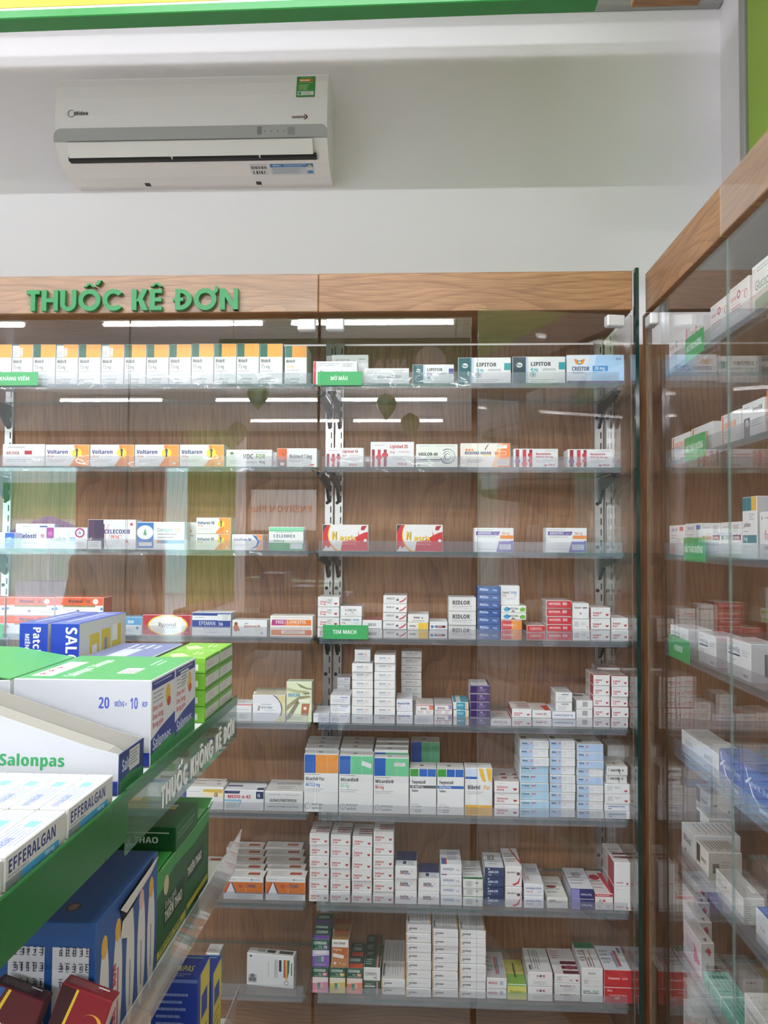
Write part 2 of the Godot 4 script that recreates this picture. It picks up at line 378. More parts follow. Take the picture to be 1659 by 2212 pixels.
	ty("vaslor", "f1f4ea", [["l", 8, 7, 26, 1, 5, G], ["l", 50, 7, 44, 1, 5, "9a9c98"], ["t", 5, 37, 14, "23262c", "VASLOR-40", 1, 52], ["r", 0, 64, 58, 4.5, "3c4c62"], ["r", 0, 72, 58, 2.5, "6d7b8a"], ["c", 76, 52, 33, "4a5a6e"], ["c", 77, 51, 29, "f1f4ea"], ["c", 76, 53, 23, "6d7b8a"], ["c", 77, 52, 20, "f1f4ea"], ["c", 76, 54, 14, "4a5a6e"], ["c", 77, 53, 11, "f1f4ea"], ["p", "f1f4ea", 42, 16, 66, 16, 66, 60, 42, 60], ["c", 6, 91, 3.5, "55766a"], ["l", 10, 90, 24, 1, 5, G], ["t", 5, 37, 14, "23262c", "VASLOR-40", 1, 52]], "cream white box with slate rings and stripes")
	ty("rosuvas", "f6f1e6", [["p", "ec7a22", 82, 0, 100, 0, 100, 100, 66, 100, 74, 60], ["p", "f3b878", 76, 0, 84, 0, 76, 100, 62, 100, 70, 60], ["c", 12, 27, 5, "e88838"], ["c", 18, 27, 4.5, "e88838"], ["c", 24, 27, 4, "e88838"], ["t", 8, 35, 12, "20285e", "ROSUVAS HASAN", 1, 57], ["r", 44, 49, 18, 3, "f0c832"], ["r", 68, 32, 24, 17, "e6e0d4"], ["r", 69, 34, 22, 13, "ea7f28"], ["t", 76, 36, 9, "f0f0f0", "10", 1, 7], ["r", 72, 5, 22, 15, "ece8e0"], ["l", 73, 8, 18, 2, 5, G], ["r", 73, 66, 25, 26, "d6cfc6"], ["l", 75, 70, 20, 3, 6, "6d6d6d"], ["l", 14, 68, 34, 2, 8, G], ["p", "30343c", 47, 12, 49, 24, 56, 2, 57, 3, 50, 29]], "cream box fading into an orange end, ticked in pen")
	ty("rosuvast", W, [["r", 4, 3, 8, 94, "8e1f30"], ["r", 20, 3, 8, 94, "c23040"], ["r", 35, 3, 7, 94, "8e1f30"], ["c", 8, 66, 14, "7d4a86", 13], ["c", 24, 80, 14, "d13a46", 13], ["c", 38, 32, 14, "c23040", 13], ["c", 38, 62, 14, "c23040", 10], ["r", 42, 0, 58, 100, W], ["t", 50, 22, 11, "b22a38", "Rosuvastatin", 1, 38], ["t", 50, 39, 9, "b22a38", "STELLA 10 mg", 1, 42], ["l", 72, 8, 24, 1, 6, G], ["l", 50, 60, 40, 2, 8, "b3b8bb"], ["p", "b0202e", 70, 82, 73, 86, 76, 82, 76, 90, 73, 94, 70, 90], ["t", 78, 83, 8, "b0202e", "STELLA", 1, 18]], "low white box with three wavy maroon columns at the left", "low boxes with wavy maroon columns")
	ty("bluewhite", "e9eef2", [["r", 40, 0, 60, 100, "2f66b4"], ["t", 48, 30, 14, "e8f0f8", "LABS", 1, 40], ["t", 44, 55, 10, "e8f0f8", "500", 0, 30]], "blue and white box end at the third shelf's dark bracket")
	ty("celosti", W, [["l", 14, 10, 20, 1, 6, G], ["r", 62, 7, 20, 6, "4c6378"], ["t", 8, 42, 18, "2b2e36", "Celosti", 1, 52], ["t", 64, 42, 16, "c23a34", "10", 1, 14], ["l", 18, 78, 40, 1, 6, "444444"], ["p", "2a5a9c", 2, 80, 8, 70, 12, 74, 6, 98], ["p", "d8742c", 8, 76, 12, 74, 14, 84, 8, 94]], "white box with grey name and small blue orange flag, on third shelf")
	ty("coxileb", W, [["r", 0, 0, 18, 52, "a8447c"], ["r", 4, 18, 10, 20, "c4709c"], ["t", 10, 48, 17, "2d3038", "Coxileb", 0, 44], ["t", 56, 48, 17, "3a78b4", "200", 1, 20], ["c", 82, 24, 23, "b03a70"], ["c", 82, 24, 16, "e7eaf0"], ["p", "4b90b8", 78, 34, 82, 12, 86, 34, 82, 26], ["l", 46, 74, 32, 1, 6, "8fb0cc"]], "white box with magenta ring badge overlapping its corner")
	ty("celecoxib", "f0f2f3", [["r", 0, 0, 34, 100, "4b3a58"], ["c", 72, 60, 60, "e8a890", 74], ["c", 74, 60, 60, "f0f2f3", 74], ["l", 4, 6, 22, 1, 4, "cfc6d2"], ["r", 32, 0, 68, 14, "f0f2f3"], ["p", "4b3a58", 0, 0, 32, 0, 22, 18, 16, 50, 0, 50], ["r", 0, 72, 28, 28, "dfe3e4"], ["l", 3, 78, 20, 3, 6, G], ["t", 33, 34, 14, "2f2f70", "CELECOXiB", 1, 60], ["r", 44, 53, 27, 12, "c8484a"], ["r", 44.6, 54, 25.8, 10, "f3f1f0"], ["t", 47, 55.5, 6.5, "c8484a", "200 mg", 1, 21], ["c", 91, 15, 5, "b84a68"], ["p", "c8484a", 76, 88, 82, 66, 88, 88, 82, 74]], "large white box with deep plum corner and boxed dose", "", {"leftc": "4b3a58"})
	ty("conoges", W, [["r", 0, 2, 35, 94, "2f78bc"], ["c", 17, 38, 30, "eef2f2", 26], ["p", "5aa07c", 13, 48, 17, 22, 21, 48], ["t", 42, 22, 13, "4f9c96", "Conoges", 0, 36], ["t", 80, 22, 13, "d8924a", "200", 0, 15], ["l", 44, 42, 40, 2, 12, G], ["r", 42, 66, 58, 12, "5c88b8"], ["r", 42, 66, 8, 10, "c8763c"], ["r", 4, 74, 28, 14, "e8eef2"]], "white box with bright blue left panel and green peak in an oval")
	ty("plainthin", "eef0ee", [["t", 24, 28, 10, "c24a44", "30", 0, 40], ["l", 20, 48, 50, 1, 8, "555555"]], "narrow white box behind the pair of small yellow ended boxes")
	ty("cataflam", W, [["p", "2f6cb4", 66, 0, 80, 10, 92, 45, 84, 80, 60, 98, 80, 70, 84, 42], ["p", "e69a64", 74, 0, 100, 0, 100, 100, 76, 100, 92, 60, 90, 30], ["t", 5, 26, 15, "283070", "Cataflam 50", 1, 64], ["l", 5, 52, 24, 1, 6, "c8644a"], ["l", 5, 64, 40, 2, 8, G]], "small white box with blue crescent and orange corner", "blue crescent boxes")
	ty("celebrex", "f1f4f1", [["r", 0, 0, 100, 18, "5cc08c"], ["l", 20, 22, 50, 1, 5, "555555"], ["t", 12, 33, 13, "2d3a5c", "CELEBREX", 0, 72], ["t", 12, 54, 10, "4f9a5c", "200mg", 0, 40], ["r", 0, 68, 100, 32, "3f9a5e"], ["l", 6, 74, 40, 3, 7, "8cc8a0"], ["r", 62, 70, 36, 24, "d8e0e4"]], "white box with mint green top band and dark green foot")
	ty("nasrix", "efefec", [["r", 0, 0, 12, 100, "3a2f32"], ["c", 40, 55, 72, "c8202c", 78], ["c", 45, 38, 58, "e8c860", 66], ["c", 46, 36, 56, "efefec", 63], ["p", "c8202c", 62, 58, 90, 30, 100, 26, 100, 100, 40, 100, 44, 64], ["p", "efefec", 80, 0, 100, 0, 100, 12, 88, 34], ["p", "a81c28", 86, 4, 98, 2, 92, 20, 84, 20], ["t", 20, 27, 32, "3c2818", "N", 1, 18], ["t", 19, 26, 32, "ecc93c", "N", 1, 18], ["t", 37, 42, 19, "3c2818", "asrix", 1, 44], ["t", 36.4, 41, 19, "ecc93c", "asrix", 1, 44], ["c", 35, 64, 2.4, "f0f0f0"], ["c", 35, 74, 2.4, "f0f0f0"], ["t", 40, 61, 5, "f4d8d8", "Simvastatin 20 mg", 0, 38], ["t", 40, 71, 5, "f4d8d8", "Ezetimibe 10 mg", 0, 36], ["p", "d8d4cc", 0, 100, 8, 78, 12, 90, 18, 80, 26, 96, 30, 100], ["c", 94, 60, 7, "9aa5a5"], ["c", 94, 60, 5, "d8dedc"]], "red and white box with bold yellow slanted name", "pair of red and white boxes with yellow names")
	ty("hafen", W, [["r", 0, 0, 4, 100, "d8d8e2"], ["l", 8, 6, 40, 1, 5, "777777"], ["p", "5c4a92", 4, 14, 66, 14, 62, 30, 4, 30], ["t", 8, 17, 10, "f0eef6", "HAFENTHYL", 1, 40], ["t", 48, 17, 10, "b8b0d4", "Supra", 0, 15], ["t", 70, 16, 11, "d08a6c", "160 mg", 1, 24], ["r", 66, 30, 34, 15, "e68a30"], ["l", 8, 36, 46, 1, 5, "555555"], ["p", "6a5aa8", 64, 52, 100, 52, 100, 100, 56, 100], ["r", 64, 48, 30, 8, "e4e4ee"], ["c", 80, 82, 6, "8f84c0"], ["r", 64, 68, 30, 22, "c8ccdc"], ["l", 66, 72, 24, 3, 6, "60607a"], ["l", 6, 88, 50, 1, 5, G]], "white box with violet name band and orange strip", "two white boxes with violet bands")
	ty("myonal", "f1f0ec", [["r", 0, 0, 100, 44, "dc5a26"], ["p", "8a8048", 16, 44, 84, 44, 84, 54, 16, 54], ["t", 26, 13, 17, "2b1c18", "Myonal", 3, 36], ["t", 64, 13, 17, "2b1c18", "50", 0, 12], ["c", 84, 22, 16, "f2efe8"], ["l", 80, 22, 8, 1, 5, "444444"], ["c", 46, 77, 8, "d0483c"], ["c", 46, 77, 5, "eef0f4"], ["r", 46, 72, 4, 10, "3a68a8"], ["c", 2, 64, 8, "4a88b8"], ["c", 97, 64, 8, "4a88b8"], ["l", 70, 84, 24, 1, 6, G]], "orange over white box with black italic name, two high", "orange and white boxes two high behind the rack", {"side": "d25a2c", "topc": "cf5524", "top": []})
	ty("blue500", "5a9ac8", [["r", 0, 46, 100, 54, "e4ebf0"], ["p", "5a9ac8", 0, 46, 55, 46, 50, 70, 0, 70], ["t", 62, 20, 16, "eef4f8", "500", 1, 22], ["c", 88, 62, 8, "5c86b0"], ["l", 10, 78, 60, 2, 8, "8aa0b0"]], "light blue and white box half hidden behind the blue upright cartons")
	ty("ryzonal", "b83244", [["c", 52, 50, 100, "f0d23c", 52], ["c", 52, 50, 92, "f1f2ee", 47], ["t", 32, 40, 20, "26282e", "Ryzonal", 0, 42], ["r", 46, 63, 24, 1.5, "444444"], ["l", 58, 8, 22, 1, 5, "d89aa0"], ["c", 92, 86, 5, "d89850"]], "dark red box with white oval ringed in yellow", "", {"side": "a02c3c"})
	ty("epeman", "eceef0", [["r", 0, 0, 100, 12, "27408c"], ["l", 8, 20, 24, 1, 5, "555555"], ["r", 0, 32, 100, 32, "25408e"], ["t", 17, 38, 17, "f0f0f0", "EPEMAN", 0, 49], ["t", 69, 42, 13, "f0f0f0", "Tab.", 1, 16], ["r", 66, 6, 34, 28, "e6e8e6"], ["l", 80, 10, 16, 4, 6, "8a8c8c"], ["l", 30, 70, 42, 1, 5, G], ["l", 35, 86, 30, 1, 5, "8aa0c4"]], "white box with broad navy band and white capitals", "", {"side": "c9ccd4"})
	ty("eperisone", W, [["p", "b86a3c", 2, 40, 10, 22, 18, 36, 22, 70, 16, 66, 10, 76, 4, 62], ["c", 10, 22, 10, "8a4a2c"], ["t", 36, 18, 7, "3a60b0", "Savi", 1, 14], ["t", 34, 32, 14, "a03a34", "Eperisone 50", 1, 52], ["l", 50, 56, 38, 1, 6, G], ["c", 86, 82, 6, "5c98cc"], ["l", 4, 84, 28, 2, 6, G]], "white box with brown human torso drawing")
	ty("philclon", "f3efe8", [["l", 4, 7, 90, 1, 5, "a8a4a0"], ["p", "b03c7c", 4, 18, 40, 18, 36, 46, 2, 46], ["p", "e07a2c", 40, 18, 97, 18, 97, 46, 36, 46], ["t", 12, 23, 15, "f0f0f0", "PHILCLONESTYL", 3, 78], ["l", 28, 42, 40, 1, 4, "f0d0c0"], ["r", 24, 53, 68, 8, "e0d4cc"], ["r", 2, 68, 96, 26, "e0803c"], ["r", 26, 71, 56, 15, "e8dcd2"], ["l", 34, 75, 42, 2, 6, "8a8480"]], "cream box with magenta to orange name band", "", {"side": "e8e2da"})
	ty("clopi", W, stella("Clopis", "75 mg") + [["r", 42, 15, 28, 60, "dcdedc"], ["l", 45, 22, 22, 5, 10, "6a6c6c"]], "small white box with pink red name, in the stack beside the divider", "white stack beside the divider", {"topc": "c9c6c2"})
	ty("clobil", W, [["l", 14, 12, 22, 1, 8, G], ["t", 20, 30, 20, "2b2e34", "CLOBILVIX", 0, 62], ["t", 46, 56, 12, "555555", "75 mg", 0, 20], ["t", 20, 78, 12, "2b2e34", "75", 1, 10], ["l", 34, 80, 44, 2, 8, G]], "white box with thin black capitals on top of a blue lettered box", "", {"topc": "9a8680"})
	ty("clostada", W, [["t", 6, 22, 16, "2f3438", "Clopidogrel", 2, 50], ["t", 60, 22, 16, "3a66ac", "STADA", 3, 34], ["t", 6, 56, 14, "b04a3c", "75 mg", 2, 24], ["l", 64, 56, 26, 2, 12, "9aa4ac"]], "white box with black and blue serif name above the green tag", "blue serif lettered pair behind the tag")
	ty("barcode", W, [["l", 30, 30, 44, 1, 10, "ddddda"], ["r", 28, 34, 1.5, 36, "444444"], ["r", 32, 34, 3, 36, "444444"], ["r", 38, 34, 1.5, 36, "444444"], ["r", 42, 34, 2.5, 36, "444444"], ["r", 48, 34, 1.5, 36, "444444"], ["r", 54, 34, 3, 36, "444444"], ["r", 60, 34, 1.5, 36, "444444"], ["r", 66, 34, 2.5, 36, "444444"]], "white box end printed with a barcode", "boxes showing barcode ends", {"topc": "a85048"})
	ty("noklot", W, [["t", 12, 26, 24, "4a4446", "NOKLOT", 0, 42], ["c", 60, 54, 15, "3c3a3e"], ["t", 57, 46, 16, "f0f0f0", "A", 1, 6], ["p", "c42838", 66, 82, 84, 58, 99, 18, 99, 36, 88, 70, 72, 88], ["l", 10, 76, 44, 1, 8, G]], "white box with a red swoosh, stacked five high", "five high stack with red swooshes", {"topc": "b9aca6", "top": [["l", 10, 30, 60, 3, 18, "8a6a66"]]})
	ty("imdur", "f1f0ec", [["t", 26, 30, 26, "33363c", "Imdur", 1, 40], ["p", "33363c", 68, 34, 76, 44, 68, 56], ["r", 20, 76, 60, 14, "b8bab4"]], "off white box with small dark arrow after its name")
	ty("imduryel", "f0efe6", [["r", 52, 0, 48, 100, "eac23c"], ["t", 8, 34, 22, "3a3c40", "Imdur", 1, 40], ["t", 56, 34, 22, "d8a83a", "60mg", 0, 30]], "white box with bright yellow right half", "half yellow boxes")
	ty("diakere", W, [["l", 6, 18, 30, 1, 8, G], ["r", 6, 44, 14, 34, "3a6ea8"], ["r", 22, 44, 8, 34, "7ec0d0"], ["r", 32, 44, 58, 30, "6e2636"], ["t", 38, 50, 16, "f0e6e6", "DIAKERE", 1, 36]], "small white box with maroon strip and blue squares", "small boxes with maroon strips")
	ty("ridlor", "e4e4e2", [["t", 12, 24, 30, "222428", "RIDLOR", 1, 74], ["l", 12, 64, 76, 1, 8, "555555"], ["r", 12, 76, 54, 1.6, "777777"], ["l", 58, 84, 30, 1, 6, "777777"]], "white box with heavy black capitals, stacked three high", "three high stack with heavy black capitals")
	ty("plavix", "1d4f96", [["t", 6, 30, 30, "e8eef6", "Plavix", 1, 50], ["r", 8, 22, 30, 5, "c8d4e6"], ["t", 66, 40, 18, "d4deee", "75mg", 1, 26], ["l", 52, 70, 40, 1, 8, "6f94c8"]], "royal blue box in a tall stack, white name", "tall stack of royal blue boxes", {"side": "18427e", "topc": "5a6a80", "top": []})
	ty("captopril", W, [["t", 8, 30, 11, "2f3438", "Captopril", 2, 42], ["t", 53, 30, 11, "3a66ac", "STADA", 3, 38], ["t", 8, 47, 9, "b8504a", "25 mg", 2, 24], ["l", 70, 46, 18, 2, 8, "9aa4ac"], ["l", 26, 68, 52, 1, 6, "777777"]], "upright square white box with blue capitals on top of two green blue boxes")
	ty("nisten", "eef2ea", [["p", "3c9acc", 8, 50, 22, 10, 38, 50, 28, 90, 16, 90], ["p", "6cae3c", 74, 50, 88, 20, 99, 40, 96, 85, 80, 90], ["p", "7a3a44", 38, 95, 48, 70, 60, 95], ["t", 26, 30, 34, "26303c", "NISTEN", 0, 50]], "flat white box with blue and green leaf shapes", "pair of flat leaf printed boxes")
	ty("procor", "c23038", [["r", 50, 0, 50, 100, "e08c34"], ["t", 6, 38, 26, "f6ece8", "Procoralan", 3, 62], ["t", 70, 38, 26, "f6ece8", "5", 3, 8], ["l", 8, 76, 20, 1, 8, "eac8c4"]], "red and orange box with white serif name", "red and orange boxes")
	ty("vasranta", "c8262e", [["t", 14, 30, 36, "f4e6e2", "VASRANTA", 3, 74]], "flat red box with white serif capitals", "pair of flat red boxes", {"topc": "c9b4ac"})
	ty("vastarel", "c4242e", [["t", 7, 26, 32, "f6ecea", "VASTAREL", 1, 56], ["t", 64, 22, 40, "f6ecea", "MR", 1, 26], ["l", 8, 78, 34, 1, 8, "e69a9c"]], "red box with white slanted capitals, in a stack of five", "stack of five red boxes", {"leftc": "c8beb8", "left": [["l", 10, 20, 70, 4, 18, "9a8c88"]], "topc": "b8aaa6"})
	ty("captob", W, [["l", 8, 10, 20, 1, 4, G], ["t", 10, 24, 9, "3a3c40", "Captopril", 1, 50], ["r", 62, 24, 28, 9, "6a3c44"], ["p", "b8343e", 46, 62, 50, 58, 54, 62, 54, 70, 46, 70], ["l", 40, 76, 22, 1, 4, G]], "square white box with tiny red mark atop the white stack near metal strip", "", {"leftc": "c04a4e"})
	ty("stikb", W, [["r", 8, 22, 34, 56, "dadcda"], ["l", 12, 28, 26, 5, 10, "6a6c6c"], ["l", 50, 30, 34, 3, 12, G], ["p", "b0202e", 86, 68, 90, 72, 94, 68, 94, 78, 86, 78]], "small white box with pale grey sticker, beside the red stack", "sticker ended boxes beside the red stack")
	ty("enala", W, stella("Enalapril", "STELLA 10"), "small white box with dark red heart, fourth shelf near the glass end", "heart marked white boxes at the shelf's end", {"leftc": "c46a6e", "topc": "c4b6b0"})
func kinds_low():
	var fl := ["l", 10, 30, 70, 4, 14, "9a9a98"]
	ty("plainc", W, [["r", 0, 0, 100, 6, "c84448"], ["t", 14, 42, 12, "3a5a78", "C", 1, 8], ["l", 40, 30, 44, 1, 6, G], ["r", 24, 56, 22, 34, "d4d6d4"], ["l", 52, 62, 36, 3, 10, G]], "white box with thin red rim peeking past the rack's clear price strip")
	ty("artrodar", "eef0f4", [["c", 42, 54, 62, "243260", 62], ["c", 40, 54, 60, "eef0f4", 60], ["r", 0, 0, 60, 100, "eef0f4"], ["p", "d8d09a", 72, 0, 100, 0, 100, 100, 66, 100, 90, 75, 92, 40], ["t", 26, 33, 5, "777777", "Rx Prescription", 0, 34], ["p", "c8b44a", 14, 40, 17, 40, 23, 58, 20, 58], ["p", "555a66", 21, 40, 24, 40, 17, 60, 14, 60], ["t", 25, 43, 9, "4a4e58", "artrodar", 0, 42], ["l", 34, 57, 34, 1, 4, G], ["l", 18, 70, 54, 1, 5, G]], "white box with navy crescent and pale yellow edge", "", {"side": "d9d2a4", "topc": "d9d4b8"})
	ty("seocem", "d9e2bc", [["p", "8a8a66", 38, 2, 60, 8, 80, 14, 100, 16, 100, 20, 78, 18, 56, 14], ["p", "b4b890", 0, 14, 40, 20, 80, 22, 100, 28, 40, 28, 0, 22], ["p", "9a9470", 0, 60, 50, 36, 90, 34, 100, 38, 50, 44, 0, 74], ["p", "7a7258", 0, 88, 44, 44, 60, 44, 20, 88, 0, 98], ["t", 5, 29, 7.5, "2c7cb4", "SEOCEM", 1, 55], ["t", 66, 26, 5, "333333", "Capsule", 3, 30], ["l", 8, 37, 40, 1, 3, "6a9ac0"], ["r", 48, 44, 42, 7, "e8ecdc"], ["p", "a8623c", 62, 54, 94, 54, 88, 84, 58, 84], ["c", 74, 66, 4, "e8d8cc"], ["l", 8, 88, 60, 3, 3, "777766"]], "tall pale green box with brown knee drawing and olive ribbons", "", {"side": "a8a68c", "topc": "b9c09a"})
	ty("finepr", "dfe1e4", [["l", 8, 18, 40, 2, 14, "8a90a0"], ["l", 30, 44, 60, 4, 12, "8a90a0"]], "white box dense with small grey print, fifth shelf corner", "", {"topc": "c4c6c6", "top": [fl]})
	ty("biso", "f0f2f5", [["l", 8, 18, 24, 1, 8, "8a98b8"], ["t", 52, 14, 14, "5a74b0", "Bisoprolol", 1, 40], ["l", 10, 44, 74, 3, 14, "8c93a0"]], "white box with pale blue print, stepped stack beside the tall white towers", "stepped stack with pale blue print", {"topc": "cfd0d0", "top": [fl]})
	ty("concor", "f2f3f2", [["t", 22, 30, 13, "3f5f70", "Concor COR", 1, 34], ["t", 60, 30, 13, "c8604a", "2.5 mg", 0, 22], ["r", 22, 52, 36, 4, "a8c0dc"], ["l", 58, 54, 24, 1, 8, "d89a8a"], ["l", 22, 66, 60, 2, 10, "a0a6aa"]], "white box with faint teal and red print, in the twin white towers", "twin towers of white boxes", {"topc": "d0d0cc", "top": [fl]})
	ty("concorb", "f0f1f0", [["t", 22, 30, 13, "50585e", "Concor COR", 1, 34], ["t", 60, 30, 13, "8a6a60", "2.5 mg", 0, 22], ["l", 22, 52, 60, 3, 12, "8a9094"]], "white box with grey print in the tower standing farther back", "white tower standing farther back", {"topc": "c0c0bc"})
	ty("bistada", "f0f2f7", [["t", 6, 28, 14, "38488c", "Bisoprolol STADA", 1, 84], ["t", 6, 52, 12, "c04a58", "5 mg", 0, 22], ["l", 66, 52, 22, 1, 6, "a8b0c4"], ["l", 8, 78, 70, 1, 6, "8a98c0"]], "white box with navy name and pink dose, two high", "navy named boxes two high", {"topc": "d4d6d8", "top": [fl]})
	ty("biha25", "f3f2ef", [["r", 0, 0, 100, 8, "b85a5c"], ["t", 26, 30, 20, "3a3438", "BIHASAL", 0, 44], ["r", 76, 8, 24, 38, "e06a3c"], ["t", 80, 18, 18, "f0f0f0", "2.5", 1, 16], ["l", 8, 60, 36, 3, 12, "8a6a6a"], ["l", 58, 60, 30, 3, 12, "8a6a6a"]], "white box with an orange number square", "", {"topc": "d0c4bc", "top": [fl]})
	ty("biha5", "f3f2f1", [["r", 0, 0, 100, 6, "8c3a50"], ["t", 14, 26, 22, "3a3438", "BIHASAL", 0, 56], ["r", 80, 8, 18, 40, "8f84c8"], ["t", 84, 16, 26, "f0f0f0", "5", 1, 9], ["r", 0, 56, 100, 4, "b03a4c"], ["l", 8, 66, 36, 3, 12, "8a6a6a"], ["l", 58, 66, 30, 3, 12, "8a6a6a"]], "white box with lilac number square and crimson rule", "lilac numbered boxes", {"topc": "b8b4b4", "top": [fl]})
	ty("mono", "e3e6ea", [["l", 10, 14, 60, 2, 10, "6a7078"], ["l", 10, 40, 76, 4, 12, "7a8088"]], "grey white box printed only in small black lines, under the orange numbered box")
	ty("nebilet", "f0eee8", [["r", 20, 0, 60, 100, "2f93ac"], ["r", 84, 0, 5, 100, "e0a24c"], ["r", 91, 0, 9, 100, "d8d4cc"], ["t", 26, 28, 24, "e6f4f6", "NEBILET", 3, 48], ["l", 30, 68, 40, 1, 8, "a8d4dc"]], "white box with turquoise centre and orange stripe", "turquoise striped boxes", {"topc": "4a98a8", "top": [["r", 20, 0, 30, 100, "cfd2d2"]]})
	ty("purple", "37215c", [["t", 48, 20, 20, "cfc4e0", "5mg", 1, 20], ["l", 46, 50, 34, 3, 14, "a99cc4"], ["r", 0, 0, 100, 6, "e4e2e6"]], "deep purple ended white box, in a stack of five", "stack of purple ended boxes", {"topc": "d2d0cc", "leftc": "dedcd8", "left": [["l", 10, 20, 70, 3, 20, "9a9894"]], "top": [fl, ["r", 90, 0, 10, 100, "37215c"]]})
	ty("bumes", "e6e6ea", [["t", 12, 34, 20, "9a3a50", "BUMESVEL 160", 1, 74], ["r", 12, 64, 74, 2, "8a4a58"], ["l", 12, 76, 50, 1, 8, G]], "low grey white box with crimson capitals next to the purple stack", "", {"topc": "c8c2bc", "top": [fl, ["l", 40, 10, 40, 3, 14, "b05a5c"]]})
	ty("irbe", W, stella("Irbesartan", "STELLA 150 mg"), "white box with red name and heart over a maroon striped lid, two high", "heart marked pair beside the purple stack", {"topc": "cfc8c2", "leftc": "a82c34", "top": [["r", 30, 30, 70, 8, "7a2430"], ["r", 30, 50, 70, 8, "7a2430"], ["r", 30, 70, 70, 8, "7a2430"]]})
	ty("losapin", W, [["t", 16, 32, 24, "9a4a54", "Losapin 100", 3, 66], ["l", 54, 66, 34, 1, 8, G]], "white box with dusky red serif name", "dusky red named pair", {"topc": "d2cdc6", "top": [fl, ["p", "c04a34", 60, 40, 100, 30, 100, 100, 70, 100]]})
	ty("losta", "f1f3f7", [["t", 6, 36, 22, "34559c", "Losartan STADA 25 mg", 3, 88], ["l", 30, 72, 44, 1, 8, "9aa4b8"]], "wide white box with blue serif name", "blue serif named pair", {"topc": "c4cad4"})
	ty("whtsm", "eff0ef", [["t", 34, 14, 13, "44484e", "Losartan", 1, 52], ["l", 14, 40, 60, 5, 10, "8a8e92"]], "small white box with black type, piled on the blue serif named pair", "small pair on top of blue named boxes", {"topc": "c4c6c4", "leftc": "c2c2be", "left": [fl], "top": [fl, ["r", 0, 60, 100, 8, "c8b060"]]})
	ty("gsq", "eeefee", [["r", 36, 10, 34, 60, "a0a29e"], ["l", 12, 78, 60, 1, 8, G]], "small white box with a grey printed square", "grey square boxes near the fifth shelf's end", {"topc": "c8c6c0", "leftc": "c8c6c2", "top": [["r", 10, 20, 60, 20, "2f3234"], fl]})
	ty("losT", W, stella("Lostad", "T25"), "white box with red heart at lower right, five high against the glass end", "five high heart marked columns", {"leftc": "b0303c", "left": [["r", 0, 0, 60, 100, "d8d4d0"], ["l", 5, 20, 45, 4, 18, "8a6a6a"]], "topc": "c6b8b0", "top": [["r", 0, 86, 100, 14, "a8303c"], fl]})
	# sixth shelf
	ty("alphab", "e8ecf2", [["r", 0, 52, 100, 48, "4f86c4"], ["t", 60, 60, 20, "eef4fa", "α", 0, 24], ["p", "c0454c", 50, 22, 80, 8, 86, 14, 56, 28]], "blue footed white box beside the navy banded ones, partly behind the rack")
	ty("glomed", "f2f2ef", [["r", 0, 0, 3, 100, "e4e4e0"], ["r", 3, 0, 17, 100, "25417e"], ["t", 7, 18, 16, "e8eef4", "a", 1, 9], ["l", 6, 42, 10, 1, 5, "c0cce0"], ["p", "d8b44c", 58, 10, 99, 8, 99, 30, 54, 22], ["p", "f2e4b8", 54, 20, 99, 26, 99, 46, 62, 40], ["t", 80, 20, 24, "6a4a2c", "α", 3, 14], ["t", 18, 52, 12, "2a3c66", "Alphachymotrypsin", 1, 58], ["t", 52, 68, 12, "3a6aa4", "Glomed", 1, 23], ["l", 24, 20, 26, 1, 5, G], ["l", 24, 90, 40, 1, 5, G]], "long white box with navy end and golden streaks around alpha", "navy ended boxes with golden streaks", {"leftc": "25417e", "topc": "d4d2cc", "top": [["r", 3, 0, 17, 100, "25417e"], ["r", 30, 30, 26, 24, "b8b4a8"], ["t", 80, 30, 24, "3a3430", "α", 1, 14]]})
	ty("medo", "f0f2f4", [["p", "26345e", 0, 4, 40, 4, 38, 18, 0, 18], ["l", 8, 9, 28, 1, 5, "b4bcd0"], ["t", 7, 25, 17, "c02838", "MEDO α 42", 1, 66], ["r", 81, 6, 19, 36, "23325e"], ["t", 84, 12, 22, "f4f6f8", "α", 3, 13], ["r", 0, 48, 44, 10, "8cc0e0"], ["r", 2, 60, 36, 34, "d4d8da"], ["l", 5, 66, 28, 4, 7, "70767a"], ["p", "a8b4bc", 40, 55, 44, 55, 36, 94, 34, 94], ["l", 42, 90, 50, 1, 5, G]], "white box with red name and navy alpha square", "red named boxes with navy squares", {"topc": "d6d8da", "top": [["r", 0, 20, 40, 24, "2a3662"], ["r", 82, 60, 18, 40, "2a3662"]]})
	ty("alphac", "e3e4e3", [["r", 0, 0, 100, 6, "f2f3f2"], ["l", 10, 16, 30, 1, 5, "555555"], ["l", 54, 16, 38, 1, 5, "777777"], ["t", 13, 40, 15, "3c4046", "ALPHACHYMOTRYPSIN", 1, 74], ["l", 16, 62, 64, 1, 5, "888888"], ["t", 6, 76, 7, "55585c", "CÔNG TY CÔ PHÂN DUOC PHÂM", 0, 86], ["l", 8, 92, 80, 1, 4, "888888"]], "grey white box with tall black capitals next to the divider", "", {"topc": "c8c6c0", "top": [["t", 22, 30, 14, "5a5c5c", "ALPHACHYMOTRYPSIN", 1, 68], ["l", 30, 60, 44, 2, 14, "8a8a88"]]})
